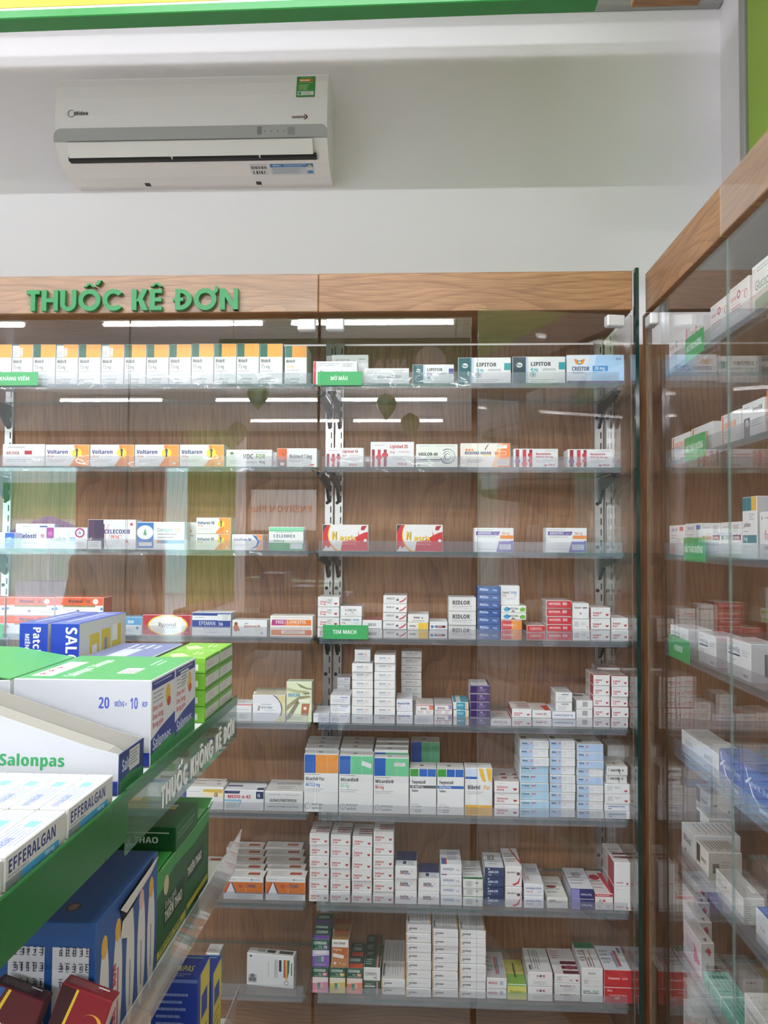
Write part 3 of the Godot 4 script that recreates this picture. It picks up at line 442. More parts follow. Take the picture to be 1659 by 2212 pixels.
	var mic := func(name: String, mg: String, mc: String, c: String) -> Array:
		return [["r", 0, 0, 33, 32.5, "1f5fb4"], ["r", 33.6, 0, 32.6, 32.5, c], ["r", 66.8, 0, 33.2, 32.5, c], ["l", 3, 34.5, 45, 1, 3, "777777"], ["t", 3, 39.5, 6, "2c3036", name, 1, 46 if name.length() < 9 else 60], ["l", 3, 48, 24, 1, 3, G], ["t", 3, 50.5, 5.5, mc, mg, 1, 30 if mg.length() < 6 else 48], ["l", 3, 60, 54, 2, 3.4, G], ["r", 0, 66.5, 100, 0.5, "c6caca"], ["c", 10, 90, 5.2, "7e868c"], ["c", 10, 90, 4.1, W], ["r", 9.2, 87.5, 1.8, 4.6, "7e868c"], ["t", 21, 85, 4.2, "70787e", "Boehringer", 3, 38], ["t", 21, 91.5, 4.2, "70787e", "Ingelheim", 3, 34]]
	var mt := {"topc": "d8d8d2", "side": "e6e8e6", "top": [["r", 38, 40, 14, 22, "6a6a66"], ["l", 58, 60, 34, 1, 10, "8a8a86"], ["r", 0, 92, 100, 5, "b8b8b2"]]}
	ty("micplus", W, mic.call("Micardis® Plus", "40/12.5 mg", "2c62b4", "e0923c"), "tall white box with blue and orange squares across its top", "", mt)
	ty("mic40", W, mic.call("Micardis®", "40 mg", "7cc49c", "6cc493") + [["p", "e8ecea", 68, 8, 97, 14, 95, 22, 66, 16]], "tall white box with blue and mint squares, mint dose", "", mt)
	ty("mic80", W, mic.call("Micardis®", "80 mg", "b83240", "6cc493") + [["r", 58, 8, 32, 6.5, "e4e8e4"], ["l", 60, 9.5, 26, 2, 2.5, G]], "tall white box with blue and mint squares, red dose", "", mt)
	ty("micb", "d9e0dc", [["r", 0, 4, 33, 28, "1f58a6"], ["r", 33.6, 4, 66, 28, "5cae82"]], "mint and blue topped tall box in the rows behind the front ones", "mint and blue topped boxes standing behind", mt)
	ty("micbig", "d9e0dc", [["r", 0, 0, 37, 100, "1c53a8"], ["r", 37.6, 0, 31, 100, "5fae84"], ["r", 69, 0, 31, 100, "66b48a"]], "blue and mint box laid high behind the three squares boxes", "", mt)
	var twy := func(mg: String, c: String) -> Array:
		return [["r", 1, 0, 32, 17, "3c9a3c"], ["r", 35, 0, 31, 17, "2664b8"], ["r", 67.5, 0, 31.5, 17, "2f68ba"], ["l", 6, 21, 12, 1, 3, G], ["t", 6, 26.5, 7, "2b2f38", "Twynsta®", 1, 60], ["r", 0, 36.5, 100, 6.5, c], ["t", 6, 38, 3.8, "e6ecf2", mg, 1, 50], ["t", 6, 46.5, 4.6, "3a3e46", "Tablets", 1, 30], ["l", 6, 78, 28, 1, 3, G], ["t", 6, 81.5, 3.4, "6a7078", "14 x 7 tablets", 0, 42], ["c", 10, 92, 3.4, "7e868c"], ["c", 10, 92, 2.6, W], ["t", 19, 89, 3, "70787e", "Boehringer", 3, 30], ["t", 19, 93.2, 3, "70787e", "Ingelheim", 3, 28]]
	ty("twy40", "e0e2e2", twy.call("40 mg/5 mg", "595d62"), "white box with green and blue squares above a grey band", "", mt)
	ty("twy80", "f2f3f3", twy.call("80mg/5mg", "2460b4"), "white box with green and blue squares above a blue band", "", mt)
	ty("mibetel", W, [["r", 0, 0, 44, 18, "c6d4e4"], ["r", 0, 18, 46, 5, "2f62ae"], ["p", "e6b83a", 50, 0, 66, 0, 78, 28, 66, 28, 58, 18], ["p", "e6b83a", 78, 0, 99, 0, 99, 30, 86, 24], ["t", 8, 36, 9, "2b2f36", "Mibetel", 1, 54], ["t", 68, 36, 9, "dba044", "Plus", 1, 30], ["l", 8, 50, 60, 2, 4, G], ["r", 0, 78, 100, 22, "e0ae38"], ["l", 8, 84, 70, 3, 5, "b8882c"]], "white box with yellow ribbons and mustard foot", "", {"topc": "d8d8d4", "side": "e8e6de"})
	ty("telmi", W, stella("Telmisartan", "STELLA 40 mg"), "white box with heart and maroon striped lid, three high by the mustard footed box", "three high heart marked stack", {"topc": "c0b2ac", "leftc": "b04a54", "top": [["r", 34, 40, 66, 12, "6e2430"], ["r", 34, 66, 66, 12, "6e2430"], ["r", 56, 30, 30, 60, "b8b4b0"]]})
	ty("codiovan", "a9cbe2", [["t", 4, 20, 20, "1f2c3c", "Co-Diovan", 1, 32], ["t", 38, 20, 18, "c83a40", "160/25", 1, 20], ["l", 4, 54, 40, 2, 14, "6a8ca4"]], "sky blue box with black and red lettering, lower left of the blue pile", "sky blue boxes in the blue pile", {"topc": "d2d4d2", "side": "d4d8da", "leftc": "d8dad8", "left": [fl], "top": [fl]})
	var dio := [["t", 6, 22, 20, "242c3a", "Diovan", 1, 22], ["r", 32, 20, 9, 22, "d86a74"], ["t", 33, 24, 13, "f0f0f0", "80", 1, 6], ["l", 8, 52, 28, 1, 10, "6a8098"]]
	ty("diovans", "adc6e2", dio + [["r", 46, 0, 54, 100, "eceff0"], ["l", 50, 20, 18, 5, 12, "8a8c8c"], ["l", 72, 18, 24, 2, 10, G], ["l", 78, 60, 16, 1, 8, G]], "light blue box with white sticker over its right half", "stickered light blue boxes in the blue pile", {"topc": "cfcfca", "side": "dcdfe0", "left": [fl], "leftc": "d6d8d6", "top": [["r", 6, 60, 20, 24, "4a4c4a"], fl]})
	ty("diovan", "adc6e4", dio, "light blue box without sticker in the pile's right column", "plain light blue boxes in the blue pile", {"topc": "cfcfca", "side": "cfdcea", "leftc": "d6d8d6", "top": [["r", 6, 60, 20, 24, "4a4c4a"], fl]})
	ty("cancetil", "e4e4e2", [["t", 6, 26, 30, "202226", "C", 1, 9], ["t", 16, 32, 24, "202226", "ANCETIL 8", 1, 72], ["p", "40444a", 52, 66, 58, 20, 60, 40, 66, 92, 63, 94, 57, 50]], "white box with bold black capitals and a pen tick", "pair of pen ticked boxes", {"topc": "d0cec8", "top": [fl, ["r", 40, 60, 12, 20, "c0603c"]]})
	ty("stikc", W, [["r", 8, 14, 26, 60, "d6d8d6"], ["l", 11, 22, 20, 5, 10, "6a6c6c"], ["l", 40, 24, 24, 2, 16, G], ["p", "b0202e", 80, 58, 86, 64, 92, 58, 92, 74, 86, 82, 80, 74]], "white box with sticker and dark red heart below the pen ticked pair", "stickered heart boxes")
	ty("cande", "f0f3f8", [["t", 14, 24, 22, "34559c", "Candesartan STADA", 3, 74], ["t", 14, 58, 18, "44506a", "8 mg", 1, 18], ["l", 76, 60, 12, 1, 8, G]], "white box with blue serif name at the bottom of the end pile", "blue named pair under the end pile")
	ty("vaclo", "d8dad8", [["t", 30, 30, 30, "2c3034", "Diovan", 1, 40]], "tall white box with black name behind the pen ticked pair")
	# seventh shelf
	ty("agivita", "eef0f2", [["r", 0, 20, 100, 52, "d3742c"], ["p", "f0f2f4", 6, 72, 18, 22, 30, 72], ["p", "b03038", 3, 72, 15, 22, 17.5, 22, 6, 72], ["p", "2c4690", 19, 22, 21.5, 22, 33, 72, 30, 72], ["p", "d3742c", 0, 20, 15, 20, 3, 70, 0, 72], ["r", 0, 71, 100, 2.2, "3c4c80"], ["p", "eef0f2", 6, 76, 18, 26, 30, 76], ["t", 36, 30, 15, "a02c34", "Agi", 3, 16], ["t", 60, 30, 15, "2c4690", "VitaC", 3, 28], ["r", 54, 37, 3, 2, "2c4690"], ["l", 46, 50, 22, 1, 4, "f0d8c0"], ["t", 56, 55, 11, "f6ead8", "C", 1, 5], ["l", 34, 80, 50, 4, 5, "8a92a0"], ["l", 6, 8, 24, 1, 5, G], ["l", 74, 9, 20, 1, 6, "55708a"], ["p", "6a7a6a", 70, 6, 72, 3, 74, 12, 69, 12]], "white box with orange band and white peak, rows five deep", "orange banded boxes in rows five deep", {"side": "a8542c", "topc": "e0e0dc", "top": [["l", 10, 22, 40, 5, 13, "a4a4a0"], ["r", 58, 30, 30, 34, "b4583c"]]})
	ty("stelcap", W, stella("Daltinox", "5 CAP"), "white box with crimson name and heart, block four wide and six high", "block of heart marked boxes four wide", {"leftc": "8c2838", "topc": "d6d2ce", "edge": "e6e4e2", "top": [["l", 8, 10, 50, 2, 8, G], ["r", 28, 42, 72, 8, "6e1f30"], ["r", 28, 58, 72, 8, "6e1f30"], ["r", 28, 74, 72, 8, "6e1f30"], ["c", 64, 62, 10, "8e3a50", 6]]})
	ty("apitim", "f2f2f4", [["t", 22, 30, 22, "23252c", "Apitim", 1, 46], ["t", 76, 32, 16, "b83a44", "5", 1, 6], ["r", 20, 54, 24, 7, "c0303c"], ["r", 44, 54, 26, 7, "2c4690"], ["l", 40, 68, 30, 1, 6, "b06a70"]], "white box with red blue underline beneath black name", "navy lidded boxes with underlined names", {"topc": "27366e", "side": "27366e", "top": [["r", 0, 62, 100, 38, "dcdedd"], ["r", 34, 66, 16, 20, "27366e"], ["l", 56, 68, 34, 3, 9, "777777"]]})
	ty("amlodi", "f1f4f7", [["t", 10, 34, 26, "3a4c8c", "Amlodipin", 2, 60], ["t", 74, 46, 15, "b8505a", "5 mg", 2, 18]], "white box with blue antiqua name, stacked four high", "four high stack with blue antiqua names", {"topc": "e0e2e2", "top": [["r", 4, 60, 16, 40, "3c66a8"], ["r", 20, 60, 10, 40, "c03c44"], ["l", 36, 20, 50, 4, 14, "70809c"]]})
	ty("greenw", "e9ebe8", [["r", 14, 20, 34, 64, "c8cac8"], ["l", 18, 28, 26, 5, 11, "6a6c6c"], ["t", 62, 34, 16, "3c4044", "XS", 1, 24]], "small white box with grey sticker and green flash on lid", "green flashed boxes at the ajar door's edge", {"topc": "dcdedc", "top": [fl, ["r", 0, 90, 100, 10, "2f7a44"]]})
	ty("amlor", "1c3a68", [["c", 20, 14, 9, "d8e0e8", 7], ["t", 16, 36, 24, "eef2f6", "AMLOR", 1, 64], ["t", 16, 70, 13, "dfe6ee", "5 mg", 1, 22], ["l", 50, 74, 32, 1, 7, "8aa0c0"]], "dark navy box with white capitals, stacked by the door edge", "stack of dark navy boxes", {"topc": "e2e4e4", "top": [["t", 22, 20, 34, "2c3036", "AMLOR", 1, 40], ["l", 20, 60, 60, 2, 14, G]], "leftc": "d8dada"})
	ty("amlodac", "f2f1ef", [["t", 10, 26, 8, "3a3438", "AMLODAC 5", 0, 64], ["c", 80, 36, 8, "2c2a2e"], ["t", 78, 33, 8, "f0f0f0", "A", 1, 5], ["p", "c42838", 40, 92, 74, 80, 94, 50, 99, 10, 99, 40, 84, 86, 56, 97]], "white upright box with large red swoosh, two high", "pair with large red swooshes", {"topc": "e0dedc", "top": [fl, ["p", "c42838", 50, 0, 60, 0, 100, 70, 100, 90]]})
	ty("amstada", "f0f2f7", [["t", 8, 28, 16, "3a4c8c", "Amlodipine STADA", 2, 88], ["t", 8, 58, 14, "b8505a", "5 mg Cap", 2, 42], ["l", 70, 60, 22, 2, 10, "9aa4b8"], ["l", 20, 88, 60, 1, 6, G]], "white box with blue name and pink strength, turned lid lettering above", "pair with blue names and pink strengths", {"topc": "dedede", "leftc": "2c3c70", "top": [["t", 30, 20, 24, "4a5c9c", "Amlodipine", 2, 60], ["t", 10, 60, 20, "b8505a", "5 mg", 2, 30]]})
	ty("cordaf", "ecebe6", [["r", 8, 18, 34, 12, "8c8c88"], ["l", 8, 34, 76, 2, 12, "4a4c4e"], ["l", 76, 86, 16, 1, 8, G]], "plain ivory box with a few black lines, alone in its gap", "", {"topc": "e0dfd8", "top": [fl, ["c", 40, 50, 10, "8a3038", 6]]})
	ty("violet", "2c2c6c", [["r", 0, 0, 38, 100, "8a88c4"], ["t", 44, 46, 20, "e6e8f4", "Kardicap 5mg", 1, 52]], "indigo and lilac box with white lettering", "indigo and lilac pair", {"topc": "dcdee2", "leftc": "c6c8cc", "top": [["t", 30, 24, 18, "2c2c4c", "KARDICAP", 1, 44], fl]})
	ty("redwhite", "f0ece6", [["r", 0, 0, 100, 18, "c83a40"], ["t", 8, 4, 9, "f4e6e4", "Indapamid", 1, 80], ["p", "50545a", 16, 66, 26, 36, 28, 36, 40, 66, 37, 66, 27, 42, 18, 66], ["c", 50, 44, 10, "d85a5c", 8], ["l", 10, 72, 30, 3, 9, G], ["l", 62, 72, 28, 3, 9, G]], "cream box with red lid band and pen mark", "", {"topc": "e4dcd6", "leftc": "c0343c", "top": [fl, ["p", "c83a40", 70, 10, 100, 10, 100, 100, 90, 100], ["c", 40, 30, 10, "b82c3c", 12]]})
	ty("tallwhite", "f0f1ef", [["l", 12, 10, 30, 1, 4, "b08a90"], ["t", 12, 84, 5, "b8343e", "Lisinopril", 1, 50], ["p", "b0202e", 78, 84, 84, 88, 90, 84, 90, 92, 84, 96, 78, 92]], "tall white box with red side, two high against the glass end", "red sided pair against the glass end", {"leftc": "b8303a", "left": [["r", 0, 0, 50, 100, "d4d0cc"]], "topc": "e0dcd8", "top": [["r", 20, 50, 80, 10, "7a2430"], ["r", 20, 68, 80, 10, "7a2430"], fl]})
	# eighth shelf
	ty("rocal", "ececea", [["p", "e06a3c", 0, 0, 10, 0, 6, 100, 0, 100], ["r", 0, 4, 100, 4, "3c88c4"], ["p", "2c2f34", 16, 22, 22, 22, 18, 28, 22, 34, 16, 34], ["l", 46, 24, 40, 1, 4, G], ["t", 14, 40, 8, "2c2f34", "Rocaltrol", 3, 60], ["t", 14, 52, 8, "2c2f34", "0.25 µg", 1, 50], ["l", 12, 66, 72, 2, 7, G], ["r", 0, 86, 100, 14, "3c88c4"]], "small upright white box with blue bands and orange edge", "", {"side": "c4c2be", "topc": "d4d2cc"})
	ty("fosamax", "e9ecec", [["c", 12, 76, 12, "8c9092"], ["p", "e9ecec", 10, 84, 12, 68, 14, 84], ["r", 3, 66, 18, 26, "aeb2b2"], ["c", 12, 70, 6, "6c7072"], ["c", 8, 82, 6, "6c7072"], ["c", 16, 82, 6, "6c7072"], ["p", "2c3034", 5, 8, 8, 4, 11, 8, 8, 12], ["r", 46, 20, 0.8, 50, "8a8c8e"], ["r", 60, 14, 1, 56, "55585c"], ["r", 64, 14, 1, 56, "55585c"], ["r", 69, 14, 5.5, 36, "2c2f34"], ["r", 79, 12, 4, 56, "b04a3c"], ["p", "d8b04a", 84, 12, 87, 12, 87, 80, 83, 70], ["p", "2f6a4a", 87, 12, 92, 12, 91, 50, 87, 72], ["r", 95, 20, 2, 40, "3c4044"], ["c", 85, 84, 7, "8a8c88"], ["c", 85, 84, 5, "e9ecec"]], "white box lying turned, printed sideways with gold and green wedge", "", {"topc": "c9c8c4", "top": [["r", 40, 20, 18, 50, "3c3e40"], ["r", 66, 20, 30, 50, "4a4c44"], ["r", 20, 20, 16, 50, "9a9a96"]]})
	var cov := func(c: String, c2: String, num: String, dose: String, dc: String) -> Array:
		return [["r", 0, 0, 100, 38, "1d5644"], ["t", 6, 7, 11, "eef2ee", "COVERAM", 1, 86], ["t", 36, 22, 8, "9cc8b4", "5mg", 1, 26], ["r", 64, 20, 30, 11, dc], ["t", 66, 22, 8, "f0f0f0", dose, 1, 26], ["l", 10, 33, 76, 1, 4, "d8e4dc"], ["r", 0, 38, 100, 62, c2], ["p", c, 0, 62, 100, 56, 100, 100, 0, 100], ["p", "e8e8e6", 14, 44, 86, 40, 86, 50, 14, 54], ["r", 32, 60, 18, 26, "3c8a70"], ["t", 52, 64, 17, "e4e6ee", num, 1, 22], ["l", 10, 92, 70, 1, 4, "e6e2ea"]]
	var ct := func(c: String) -> Dictionary:
		return {"side": "1d4c40", "topc": "1c5242", "top": [["t", 10, 20, 26, "e0e8e2", "COVERAM", 1, 76], ["r", 0, 62, 100, 38, c]], "edge": "24584a"}
	ty("covpurple", "1d5644", cov.call("7a5aa8", "c8bcdc", "10", "10mg", "6a4a9a"), "dark green over violet box on top of the green column", "violet footed boxes", ct.call("6a4a98"))
	ty("covpink", "1d5644", cov.call("d88aa4", "ecd0d8", "5", "5mg", "e0587a"), "dark green over pink box at the metal strip", "", ct.call("d07a94"))
	ty("covyel", "1d5644", cov.call("d8c468", "eae0b0", "10", "5mg", "d8b03a"), "dark green over yellow box beneath the brown one", "", ct.call("d0b450"))
	ty("covorange", "1d5644", cov.call("e08468", "f0c8b8", "10", "10mg", "d85a44"), "dark green over salmon box with flat lid rows behind", "green boxes with orange lids", ct.call("cc5230"))
	ty("viacoram", "b87a48", [["r", 0, 0, 100, 26, "f0eee8"], ["t", 6, 8, 8, "50382c", "VIACORAM", 0, 86], ["r", 0, 26, 100, 40, "b5652c"], ["t", 6, 31, 8, "f4e6d4", "7mg/5mg", 0, 60], ["p", "ece8e2", 6, 48, 74, 56, 72, 68, 4, 62], ["c", 18, 86, 5, "f0ece4"], ["t", 44, 84, 5, "efe4d4", "30", 1, 14], ["l", 64, 86, 26, 2, 5, "efe4d4"], ["r", 40, 40, 50, 1, "70401c"]], "brown and tan box with white name panel", "brown and tan boxes", {"topc": "9a7448", "side": "8c6238", "top": [["r", 0, 0, 100, 50, "9c5430"]]})
	ty("coversyl", "f0f1ee", [["t", 6, 40, 20, "3c4042", "COVERSYL", 0, 84], ["t", 62, 68, 16, "3c4042", "5 mg", 2, 24]], "white fronted box with dark green lid and red rule", "", {"topc": "1f4a3a", "side": "1f4a3a", "top": [["r", 74, 0, 4, 100, "c8403c"], ["r", 80, 0, 4, 100, "e8e4e0"], ["r", 86, 0, 4, 100, "c8403c"], ["l", 10, 30, 40, 3, 18, "b8c8be"]]})
	ty("coversylg", "22503e", [["r", 74, 0, 4, 100, "c8403c"], ["r", 79, 0, 3, 100, "e8e4e0"], ["r", 83, 0, 4, 100, "c8403c"], ["l", 8, 14, 50, 2, 8, "c0d0c6"], ["r", 2, 32, 66, 10, "e6e8e4"], ["t", 12, 78, 8, "c8d8ce", "5 mg", 0, 20]], "dark green box with a double red rule down its right side", "green boxes with double red rules", {"topc": "1f4a3a", "top": [["r", 74, 0, 4, 100, "c8403c"], ["r", 83, 0, 4, 100, "c8403c"], ["l", 10, 30, 40, 3, 18, "b8c8be"]]})
	ty("exforge", "f0f1f2", [["r", 0, 0, 3.5, 100, "d09a48"], ["l", 10, 14, 22, 1, 8, G], ["t", 10, 42, 18, "2c3036", "EXFORGE", 1, 38], ["p", "50545c", 8, 62, 20, 74, 16, 76, 6, 66], ["l", 50, 52, 40, 1, 8, "9aa0a8"]], "white box with ochre left edge, in the big white block", "big block of ochre edged boxes", {"topc": "d4d5d4", "edge": "e4e2dc", "leftc": "cc9848", "top": [["r", 12, 8, 2, 84, "8c8e90"], ["r", 24, 12, 2, 70, "8c8e90"], ["r", 44, 8, 2, 80, "8c8e90"], ["r", 56, 14, 2, 74, "8c8e90"], ["r", 66, 8, 2, 84, "8c8e90"], ["r", 80, 10, 2, 70, "8c8e90"], ["r", 4, 62, 5, 30, "3c4044"], ["r", 96, 0, 4, 100, "cc9848"]]})
	ty("natrilix", "eeeff0", [["t", 6, 38, 24, "b03a44", "NATRILIX", 1, 52], ["t", 64, 32, 34, "3c5a94", "SR", 2, 28], ["l", 8, 74, 40, 1, 8, G]], "white box with red capitals and blue SR", "red and blue lettered pair", {"topc": "b8b6b2", "top": [["r", 50, 20, 8, 66, "b03a44"], ["r", 62, 20, 6, 66, "4a6498"], ["l", 8, 20, 30, 4, 16, "8a8886"]]})
	ty("thiaz", "d3cf62", [["r", 0, 0, 100, 10, "7aae48"], ["p", "a8c458", 0, 55, 100, 45, 100, 70, 0, 80], ["t", 10, 40, 18, "56702c", "Thiazifar", 0, 74]], "yellow box shading green at its lid edge", "", {"side": "8cb04c", "topc": "c6b95a", "top": [["r", 0, 60, 100, 40, "7aa83e"], ["r", 44, 14, 10, 60, "3c5428"]]})
	ty("flags", "eeefee", [["r", 34, 18, 9, 15, "b86a64"], ["r", 36, 22, 5, 7, "eeefee"], ["r", 47, 18, 9, 15, "26305c"], ["r", 60, 18, 9, 15, "b85a5c"], ["l", 30, 44, 40, 1, 6, "b08a8a"], ["l", 20, 66, 60, 4, 7, "55585c"]], "white box with three tiny coloured squares", "pair with three tiny squares", {"topc": "d2d2d0", "top": [["r", 20, 6, 4, 84, "77797a"], ["r", 34, 10, 3, 76, "77797a"], ["r", 44, 6, 3, 84, "77797a"], ["r", 54, 10, 3, 60, "77797a"], ["r", 8, 72, 8, 18, "3c4044"]]})
	ty("maroon", "eeefee", [["r", 8, 18, 22, 62, "d2d4d2"], ["l", 11, 24, 16, 5, 11, "6a6c6c"], ["l", 32, 24, 22, 1, 8, "555555"], ["t", 58, 62, 14, "b8343e", "5 mg", 1, 16], ["p", "b0202e", 84, 56, 89, 62, 94, 56, 94, 74, 89, 82, 84, 74]], "white box under a broad maroon striped lid, second from the ochre block's flags", "", {"topc": "d8d4d2", "leftc": "9c3440", "top": [["r", 36, 50, 64, 12, "5e1c2c"], ["r", 36, 68, 64, 12, "5e1c2c"], ["r", 36, 86, 64, 12, "5e1c2c"], ["c", 70, 74, 10, "8e3a50", 8], ["l", 8, 10, 34, 4, 9, "b87078"]]})
	ty("verosp", "e3e4e4", [["t", 20, 20, 18, "5a4044", "Verospiron", 1, 52], ["t", 74, 20, 18, "b8505a", "25", 0, 12], ["l", 34, 52, 44, 4, 12, "6a6c6e"]], "white box with mauve name under the maroon striped lid box", "mauve named boxes")
	ty("aescin", "f0f1ef", [["l", 20, 18, 56, 1, 7, G], ["t", 30, 44, 26, "4a5054", "Aescin", 2, 44]], "white box with grey italic name and green lid end", "", {"topc": "dcdedc", "top": [["r", 0, 0, 100, 24, "2f7a4c"], ["r", 34, 30, 5, 66, "b85a4c"], ["r", 62, 30, 5, 66, "b85a4c"], ["l", 8, 34, 26, 4, 12, "7a7c7c"], ["r", 48, 60, 5, 34, "3c4044"]]})
	ty("stikd", "eceeec", [["r", 8, 14, 26, 60, "d2d4d2"], ["l", 11, 22, 20, 5, 10, "6a6c6c"], ["l", 38, 34, 50, 1, 8, "777777"], ["t", 72, 56, 20, "555555", "7", 0, 5]], "white box with grey sticker beneath the green lidded one")
	ty("ramel", "e8ecea", [["t", 6, 22, 9, "3c4a44", "Ramelex", 1, 38], ["t", 52, 22, 9, "6aae94", "500 mg", 1, 34], ["t", 6, 36, 8, "3c4a44", "film-coated tablets", 1, 80], ["l", 8, 84, 40, 1, 6, G]], "white box with dark green small heading next to the red pair")
	ty("transa", "c2202a", [["t", 8, 12, 10, "8c1620", "250mg", 1, 24], ["t", 70, 18, 9, "8c1620", "250mg", 1, 22], ["t", 14, 42, 15, "f4e4e2", "Transamin", 1, 50], ["t", 66, 46, 10, "f4e4e2", "Capsules", 1, 26]], "red box with white lid and lettering, on another red box", "", {"topc": "e4e8ea", "edge": "d8b4b4", "top": [["r", 50, 30, 10, 60, "8a96a4"], ["r", 62, 20, 12, 66, "b05a60"], ["l", 8, 20, 34, 4, 16, "8a8c90"], ["r", 82, 8, 10, 22, "4a6a8c"]]})
	ty("transb", "c2202a", [["t", 10, 14, 12, "f4e4e2", "500mg", 1, 24], ["t", 68, 18, 9, "8c1620", "500mg", 1, 24], ["t", 18, 46, 9, "f4e4e2", "Transamin tablets 500mg", 1, 70], ["t", 38, 60, 18, "f0d8d4", "500", 1, 26]], "red box marked 500 standing directly on the lowest shelf")

func fill_back():
	kinds_back(); kinds_low()
	# top shelf
	var mx := [-24, 25, 71, 120, 169, 218, 268, 316, 365, 413, 462, 511, 560, 611]
	for k in 13:
		stack("mobics" if k in [1, 3, 5] else "mobic", 0, mx[k] + 0.3, mx[k + 1] - 0.3, 743.5 - (1.5 if k > 8 else 0.0), 1, 0.09, 0.0)
	stack("mobic15", 0, 614.5, 663, 746, 1, 0.09)
	stack("atorva", 0, 676, 772, 780, 1, 0.03); stack("atorvb", 0, 716, 796, 766, 1, 0.03, 0.045)
	stack("atorvc", 0, 786, 884, 795, 1, 0.035, 0.0)
	stack("lip20", 0, 891, 981, 787, 1, 0.05); stack("lip10", 0, 989, 1104, 772, 1, 0.06); stack("lip40", 0, 1106.5, 1221.5, 770, 1, 0.06); stack("crestor", 0, 1224, 1349, 766, 1, 0.06)
	# second shelf
	stack("arcoxia", 1, 5, 97, 959, 1, 0.05)
	for k in 4: stack("voltaren", 1, 97.5 + 96.7 * k, 193 + 96.9 * k, 960, 1, 0.06)
	stack("vocfor", 1, 488, 588, 971, 1, 0.05); stack("sliver", 1, 588.5, 598, 977, 1, 0.06, 0.01); stack("mobimed", 1, 598.5, 685, 968, 1, 0.05)
	stack("lips10", 1, 703, 786, 967, 1, 0.07); stack("lips20", 1, 800, 895, 954, 1, 0.06); stack("vaslor", 1, 898, 989, 959, 1, 0.05); stack("rosuvas", 1, 994, 1103, 957, 1, 0.05)
	stack("rosuvast", 1, 1109, 1206, 969, 1, 0.06); stack("rosuvast", 1, 1226, 1324, 970, 1, 0.06)
	# third shelf
	stack("bluewhite", 2, -4, 32, 1150, 1, 0.05); stack("celosti", 2, 33, 118, 1131, 1, 0.03, 0.034); stack("coxileb", 2, 99, 189, 1139, 1, 0.03)
	stack("celecoxib", 2, 189.5, 294, 1122, 1, 0.05); stack("conoges", 2, 295, 399, 1127, 1, 0.05); stack("plainthin", 2, 402, 426, 1128, 1, 0.05, 0.055)
	stack("voltaren50", 2, 423, 499, 1118, 2, 0.05); stack("cataflam", 2, 500, 568, 1154, 1, 0.05); stack("cataflam", 2, 511, 579, 1154, 1, 0.04, 0.055); stack("celebrex", 2, 580, 656, 1138, 1, 0.05)
	stack("nasrix", 2, 696, 796, 1133, 1, 0.05); stack("nasrix", 2, 856, 957, 1133, 1, 0.05); stack("hafen", 2, 1024, 1110, 1140, 1, 0.05); stack("hafen", 2, 1179, 1268, 1140, 1, 0.05)
	# fourth shelf
	for k in 3: stack("myonal", 3, -94 + 106 * k, 11 + 106 * k, 1290, 2, 0.06, 0.0, {"neat": 1})
	stack("blue500", 3, 226, 307, 1332, 1, 0.05); stack("ryzonal", 3, 307.5, 413.5, 1328, 1, 0.05); stack("epeman", 3, 414, 499, 1323, 1, 0.06); stack("eperisone", 3, 501, 577, 1339, 1, 0.05); stack("philclon", 3, 583, 676, 1330, 1, 0.05)
	stack("clopi", 3, 686, 733.5, 1289, 4, 0.09); stack("clostada", 3, 734, 782, 1309, 3, 0.09, 0.0, {"keys": ["clostada", "clostada", "clobil"]})
	stack("barcode", 3, 783, 826, 1339, 2, 0.09); stack("noklot", 3, 827, 879, 1286, 5, 0.1)
	stack("imdur", 3, 880, 926, 1327, 3, 0.09, 0.0, {"keys": ["imduryel", "imduryel", "imdur"]}); stack("diakere", 3, 927, 967, 1343, 2, 0.09)
	stack("ridlor", 3, 969, 1029, 1290, 3, 0.08); stack("plavix", 3, 1032, 1081, 1267, 7, 0.08)
	stack("procor", 3, 1082, 1127, 1339, 2, 0.08)
	stack("nisten", 3, 1082, 1137, 1308, 2, 0.08, 0.0, {"on": 1})
	stack("captopril", 3, 1081, 1123, 1265, 1, 0.05, 0.01, {"on": 1})
	stack("vasranta", 3, 1138, 1179.5, 1351, 2, 0.09); stack("vastarel", 3, 1180, 1235, 1297, 5, 0.09)
	stack("stikb", 3, 1236, 1274, 1337, 2, 0.09); stack("captob", 3, 1236, 1273, 1303, 1, 0.06, 0.0, {"on": 1})
	stack("enala", 3, 1276, 1319, 1312, 3, 0.09); stack("enala", 3, 1320, 1358, 1335, 2, 0.09)
	# fifth shelf
	stack("plainc", 4, 488, 544, 1520, 1, 0.06); stack("artrodar", 4, 545, 617, 1501, 1, 0.06); stack("artrodar", 4, 547, 616, 1494, 1, 0.06, 0.065, {"label": "white box standing behind the navy crescent one, only its lid showing"}); stack("seocem", 4, 618, 674, 1472, 1, 0.04)
	stack("finepr", 4, 676, 712, 1541, 1, 0.1); stack("biso", 4, 713, 757, 1502, 3, 0.09); stack("biso", 4, 728, 757, 1463, 5, 0.06, 0.1)
	stack("concor", 4, 760, 806, 1433, 7, 0.09); stack("concor", 4, 765, 800, 1403, 1, 0.07, 0.02, {"on": 1}); stack("concor", 4, 808, 854, 1414, 8, 0.09)
	stack("concorb", 4, 866, 911, 1406, 9, 0.06, 0.11)
	stack("bistada", 4, 856, 892, 1511, 2, 0.09); stack("mono", 4, 895, 937, 1545, 1, 0.09); stack("biha25", 4, 898, 937, 1522, 1, 0.09, 0.0, {"on": 1})
	stack("biha5", 4, 938, 977, 1522, 2, 0.09); stack("nebilet", 4, 979, 1013, 1517, 3, 0.09); stack("purple", 4, 1015, 1059, 1480, 5, 0.09)
